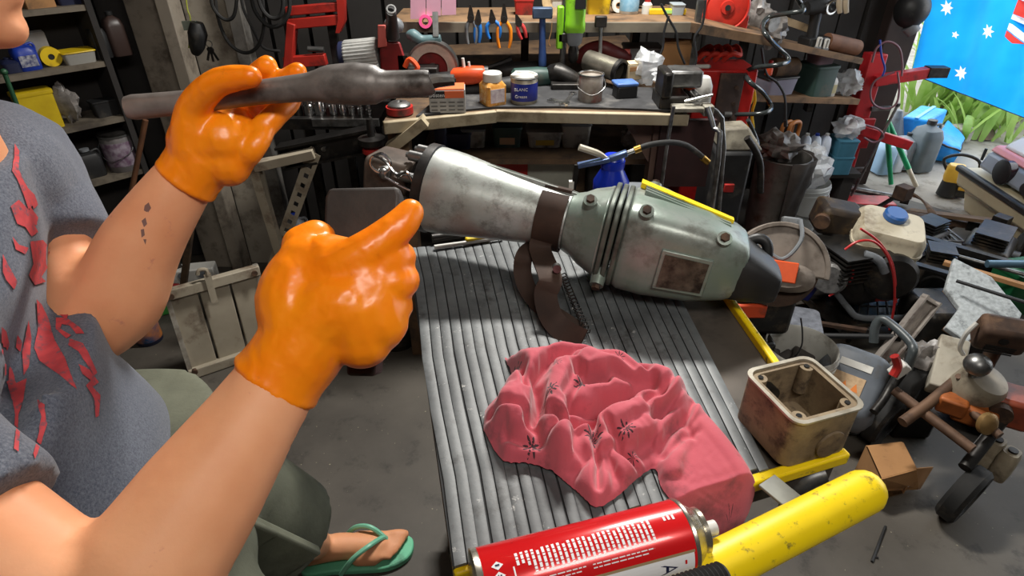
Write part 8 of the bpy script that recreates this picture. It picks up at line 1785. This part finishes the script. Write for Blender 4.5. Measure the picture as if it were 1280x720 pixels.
# blue tarp covered boxes
tarp = mat('blue tarpaulin', (24, 140, 226), (40, 164, 240), 5, .4, bump=.5, bsc=14, bd=.02)
q = P(1157, 158, y=3.95); t = thing('tarp_box', 'square bundle in bright blue tarpaulin stacked highest outside', 'tarp', q); c = [P(1130, 143, y=3.8), P(1160, 154, y=3.72), P(1184, 140, y=3.95), P(1153, 127, y=4.05)]
zc = sum(q_.z for q_ in c) / 4; c = [V((q_.x, q_.y, zc)) for q_ in c]; b = MB(); b.hexa([q_ + V((0, 0, -.17)) for q_ in c], c); part(b, 'bundle', tarp, t, bevel=.012); b = MB(); b.bar(c[0].lerp(c[1], .5) + V((0, -.004, .004)), c[3].lerp(c[2], .5) + V((0, .004, .004)), .02, .004); part(b, 'strap', mat('pale strap', (120, 190, 240), None, rough=.5), t)
q = P(1190, 210, y=3.85); t = thing('tarp_bundle', 'larger slumped bundle in bright blue tarpaulin below the square one', 'tarp', (q.x, 3.9, 0)); c = [P(1165, 165, y=3.74), P(1196, 212, y=3.66), P(1212, 172, y=3.95), P(1185, 156, y=4.1)]
b = MB(); bt_m = [V((q_.x, q_.y, 0)) for q_ in (P(1172, 165, y=3.76), P(1190, 212, y=3.68), P(1206, 172, y=3.95), P(1182, 156, y=4.1))]; tz = [.72, .60, .58, .70]
tz = P(1185, 160, y=3.95).z
tp_ = [V((q_.x, q_.y, tz - d)) for q_, d in zip(bt_m, (.0, .04, .05, -.01))]
for f in range(5):
    pass
rings = []
for f, s in ((0, .9), (.3, 1.0), (.6, 1.04), (.85, 1.02), (1.0, .9)):
    cen = sum(bt_m, V()) / 4; ring = []
    for i in range(4):
        for k_ in range(6):
            a = bt_m[i].lerp(bt_m[(i + 1) % 4], k_ / 6); z_ = tp_[i].z + (tp_[(i + 1) % 4].z - tp_[i].z) * k_ / 6
            w_ = 1 + .04 * math.sin((i * 6 + k_) * 1.7 + f * 3); p_ = cen + (a - cen) * s * w_; ring.append(V((p_.x, p_.y, z_ * f)))
    rings.append(ring)
b.loft(rings); part(b, 'bundle', tarp, t, angle=50); b = MB(); b.tube([rings[3][k_] * 1.0 + V((0, -.003, 0)) for k_ in range(0, 12)], .006, 6); part(b, 'tie', BLACK, t)
zsup = zc - .17
b = MB(); cc = sum(c, V()) / 4; q = P(1157, 158, y=3.92); t = thing('crate_stack', 'dark crate under the square blue bundle', 'crate', (q.x, q.y, 0)); b.box((q.x, q.y + .02, zsup / 2), (.26, .24, zsup - .002)); part(b, 'crate', GREYP, t, bevel=.01); b = MB(); b.box((q.x, q.y + .02, zsup * .7), (.27, .25, .03)); part(b, 'rim', BLACK, t, bevel=.004)
# jerrycans
jm = mat('grey jerrycan', (96, 106, 110), (78, 88, 92), 8, .5); 
for x, yb, yt, w, yy, m1, lab in ((1139, 222, 150, 28, 3.62, jm, 'dark grey jerrycan with a ribbed top nearest the blue tarp'), (1121, 214, 166, 18, 3.66, mat('mid grey can', (140, 146, 152), (120, 126, 132), 8, .5), 'mid grey jerrycan between the white and dark ones'), (1096, 212, 172, 18, 3.58, mat('pale blue can', (150, 180, 204), (130, 160, 188), 8, .4), 'pale blue water can nearest the white door track'), (1109, 214, 178, 14, 3.62, mat('white can', (206, 210, 214), None, rough=.4), 'white water can behind the green poles')):
    p, r, h = fit(x, yb, yt, w, y=yy); p.z = 0; p2 = P(x, yt, y=yy); jug('jerrycan', lab, 'can', p, r * 2, .16, p2.z, m1, BLACK, .2, 'cans outside the doorway')
q = P(1126, 152, y=3.75); t = thing('traffic_cone', 'grey cone standing behind the jerrycans', 'cone', (q.x, 3.8, 0)); b = MB(at((q.x, 3.8, 0))); b.lathe([(.12, .02), (.02, P(1126, 138, y=3.8).z), (.012, P(1126, 137, y=3.8).z)]); part(b, 'cone', GREYP, t); b = MB(at((q.x, 3.8, 0))); b.box((0, 0, .012), (.26, .26, .024)); part(b, 'foot', GREYP, t)
# green poles
gp = mat('green enamelled tube', (32, 160, 106), (26, 140, 92), 9, .35)
for i, (x0, y0, x1, y1, lab) in enumerate(((1108, 150, 1114, 232, 'upright green enamelled pole outside the doorway'), (1110, 152, 1137, 214, 'sloping green pole with a pale lower end'))):
    q0, q1 = P(x0, y0, y=3.46), P(x1, y1, y=3.36); d = q1 - q0; q2 = q0 + d * (q0.z / -d.z) if d.z < 0 else q1; t = thing('green_pole', lab, 'pole', (q2.x, q2.y, 0)); b = MB(); b.cyl(q0, q0.lerp(q2, .72), .015, seg=12); part(b, 'tube', gp, t); b = MB(); b.cyl(q0.lerp(q2, .70), q2, .013, seg=12); part(b, 'lower_tube', gp if i == 0 else mat('cream tube', (206, 196, 176), None, rough=.5), t)
# yellow engine unit
q = P(1182, 243, h=0); t = thing('yellow_blower', 'yellow and black blower engine standing on the pale ground', 'engine', q); yb2 = mat('warm yellow plastic', (232, 186, 70), (214, 166, 54), 9, .4); M = at(q, -.5, s=.72)
z0_ = P(1172, 228, y=q.y).z
b = MB(M); b.loft([[(x_ * s, y_ * s - .01, z) for x_, y_ in rrect(.13, .10, .03, 4)] for s, z in ((.9, .12), (1, .14), (1, .22), (.8, .25))], True); part(b, 'tank', yb2, t)
for i in range(4): b = MB(M); b.box((.10, 0, .08 + i * .035), (.09, .12, .024)); part(b, 'yellow_slat', yb2, t, bevel=.004)
b = MB(M); b.box((.06, .01, .10), (.14, .10, .2)); part(b, 'engine_body', BLACK, t, bevel=.01)
b = MB(M); b.tube([(-.06, 0, .2), (-.10, 0, .28), (0, 0, .33), (.12, 0, .30), (.15, 0, .2)], .012, 10, sm=4); part(b, 'carry_handle', BLACK, t); b = MB(M); b.cyl((0, 0, 0), (0, 0, .12), .07, .06, 20); part(b, 'foot', BLACK, t)
q = P(1200, 237, h=0); t = thing('funnel', 'small bright red funnel on the pale ground by the blower', 'funnel', q); b = MB(at(q)); b.lathe([(.045, .0), (.03, .04), (.012, .05), (.010, .08)]); part(b, 'cone', mat('bright red orange', (236, 70, 44), None, rough=.4), t); b = MB(at(q)); b.lathe([(.05, 0), (.05, .008), (.042, .01)]); part(b, 'rim', mat('bright red orange', (236, 70, 44), None, rough=.4), t)
# concrete kerb outside
a, c_ = P(1110, 222, y=3.7), P(1215, 214, y=3.95); b = MB(); b.bar((a.x - .1, 3.95, .05), (c_.x, 4.15, .05), .12, .10); solo(b, 'kerb', paving, 'pale concrete kerb running behind the cans', 'kerb', bevel=.01)
# car
cy_ = 3.05; cl = P(1217, 215, y=cy_)
wht = mat('white car paint', (222, 216, 212), None, rough=.3, coat=.4); grc = mat('grey car panel', (150, 158, 170), (138, 146, 158), 3, .35); crb = mat('cream car sill', (198, 184, 152), (182, 168, 138), 4, .45)
t = thing('car', 'back corner of a white and grey car parked outside with round tail lights', 'car', (cl.x + .8, cy_ + .4, 0)); 
rt0, rt1 = P(1217, 203, y=cy_), P(1290, 247, y=2.60)          # bumper line runs toward the camera side
d = (rt1 - rt0); d.z = 0; d.normalize(); n2 = V((-d.y, d.x, 0)); n2 = n2 if n2.x > 0 else -n2
zb0, zb1 = P(1217, 238, y=cy_).z, P(1217, 206, y=cy_).z; zt0 = P(1232, 185, y=cy_).z
def cb_(b, s0, s1, z0, z1, o0, o1, deep=.9): # a block along the rear of the car
    q = lambda s, o, z: V((rt0.x, rt0.y, 0)) + d * s + n2 * o + V((0, 0, z))
    b.hexa([q(s0, o0, z0), q(s1, o0, z0), q(s1, deep, z0), q(s0, deep, z0)], [q(s0, o1, z1), q(s1, o1, z1), q(s1, deep, z1), q(s0, deep, z1)])
b = MB(); cb_(b, .0, 1.4, zb0 - .12, zb0 + .02, .05, .0); part(b, 'sill', crb, t, bevel=.02)
b = MB(); cb_(b, -.03, 1.4, zb0 + .02, zb1 - .02, -.03, -.05); part(b, 'bumper', crb, t, bevel=.02)
b = MB(); cb_(b, -.04, 1.4, zb1 - .045, zb1 - .012, -.058, -.056, -.02); part(b, 'bumper_strip', BLACK, t, bevel=.01)
b = MB(); cb_(b, .03, 1.4, zb1, zt0, .0, .03); part(b, 'rear_panel', grc, t, bevel=.02)
b = MB(); cb_(b, .03, 1.4, zt0, zt0 + .03, .03, .055); part(b, 'pink_stripe', mat('faded pink stripe', (228, 150, 150), None, rough=.35), t, bevel=.01)
b = MB(); cb_(b, .05, 1.4, zt0 + .028, zt0 + .20, .05, .30); part(b, 'body_top', wht, t, bevel=.03)
for s, zf, r_ in ((.22, .52, .058), (.40, .40, .028)):
    q = V((rt0.x, rt0.y, 0)) + d * s + n2 * -.0 + V((0, 0, zb1 + (zt0 - zb1) * zf)); b = MB(); b.cyl(q + n2 * .03, q - n2 * .012, r_, seg=28); tlp = part(b, 'tail_light', mat('dark tail light', (40, 24, 30), None, rough=.2), t); b = MB(); b.cyl(q - n2 * .008, q - n2 * .015, r_ * 1.08, r_ * .9, 28); b.M = Matrix.Identity(4); part(b, 'bezel', BLACK, tlp)
b = MB(); q = V((rt0.x, rt0.y, 0)) + d * .06 + V((0, 0, zb1 + .05)); b.bar(q - n2 * .01, q - n2 * .01 + V((0, 0, .06)), .012, .008, (1, 0, 0)); part(b, 'side_marker', BLACK, t)
for s in (.35,): 
    q = V((rt0.x, rt0.y, 0)) + d * s + n2 * .30 + V((0, 0, .14)); wheel(q, n2, .16, .14, t)
q = V((rt0.x, rt0.y, 0)) + d * 1.1 + n2 * .4 + V((0, 0, .14)); wheel(q, n2, .16, .14, t)
# small wheel added for a round thing at the picture edge
q = P(1276, 306, h=.05); t = thing('loose_wheel', 'small rubber tyred wheel at the picture edge under the car', 'drum', P(1276, 318, h=0)); wheel(P(1276, 308, h=.07), (.6, -.8, 0), .07, .04, t)
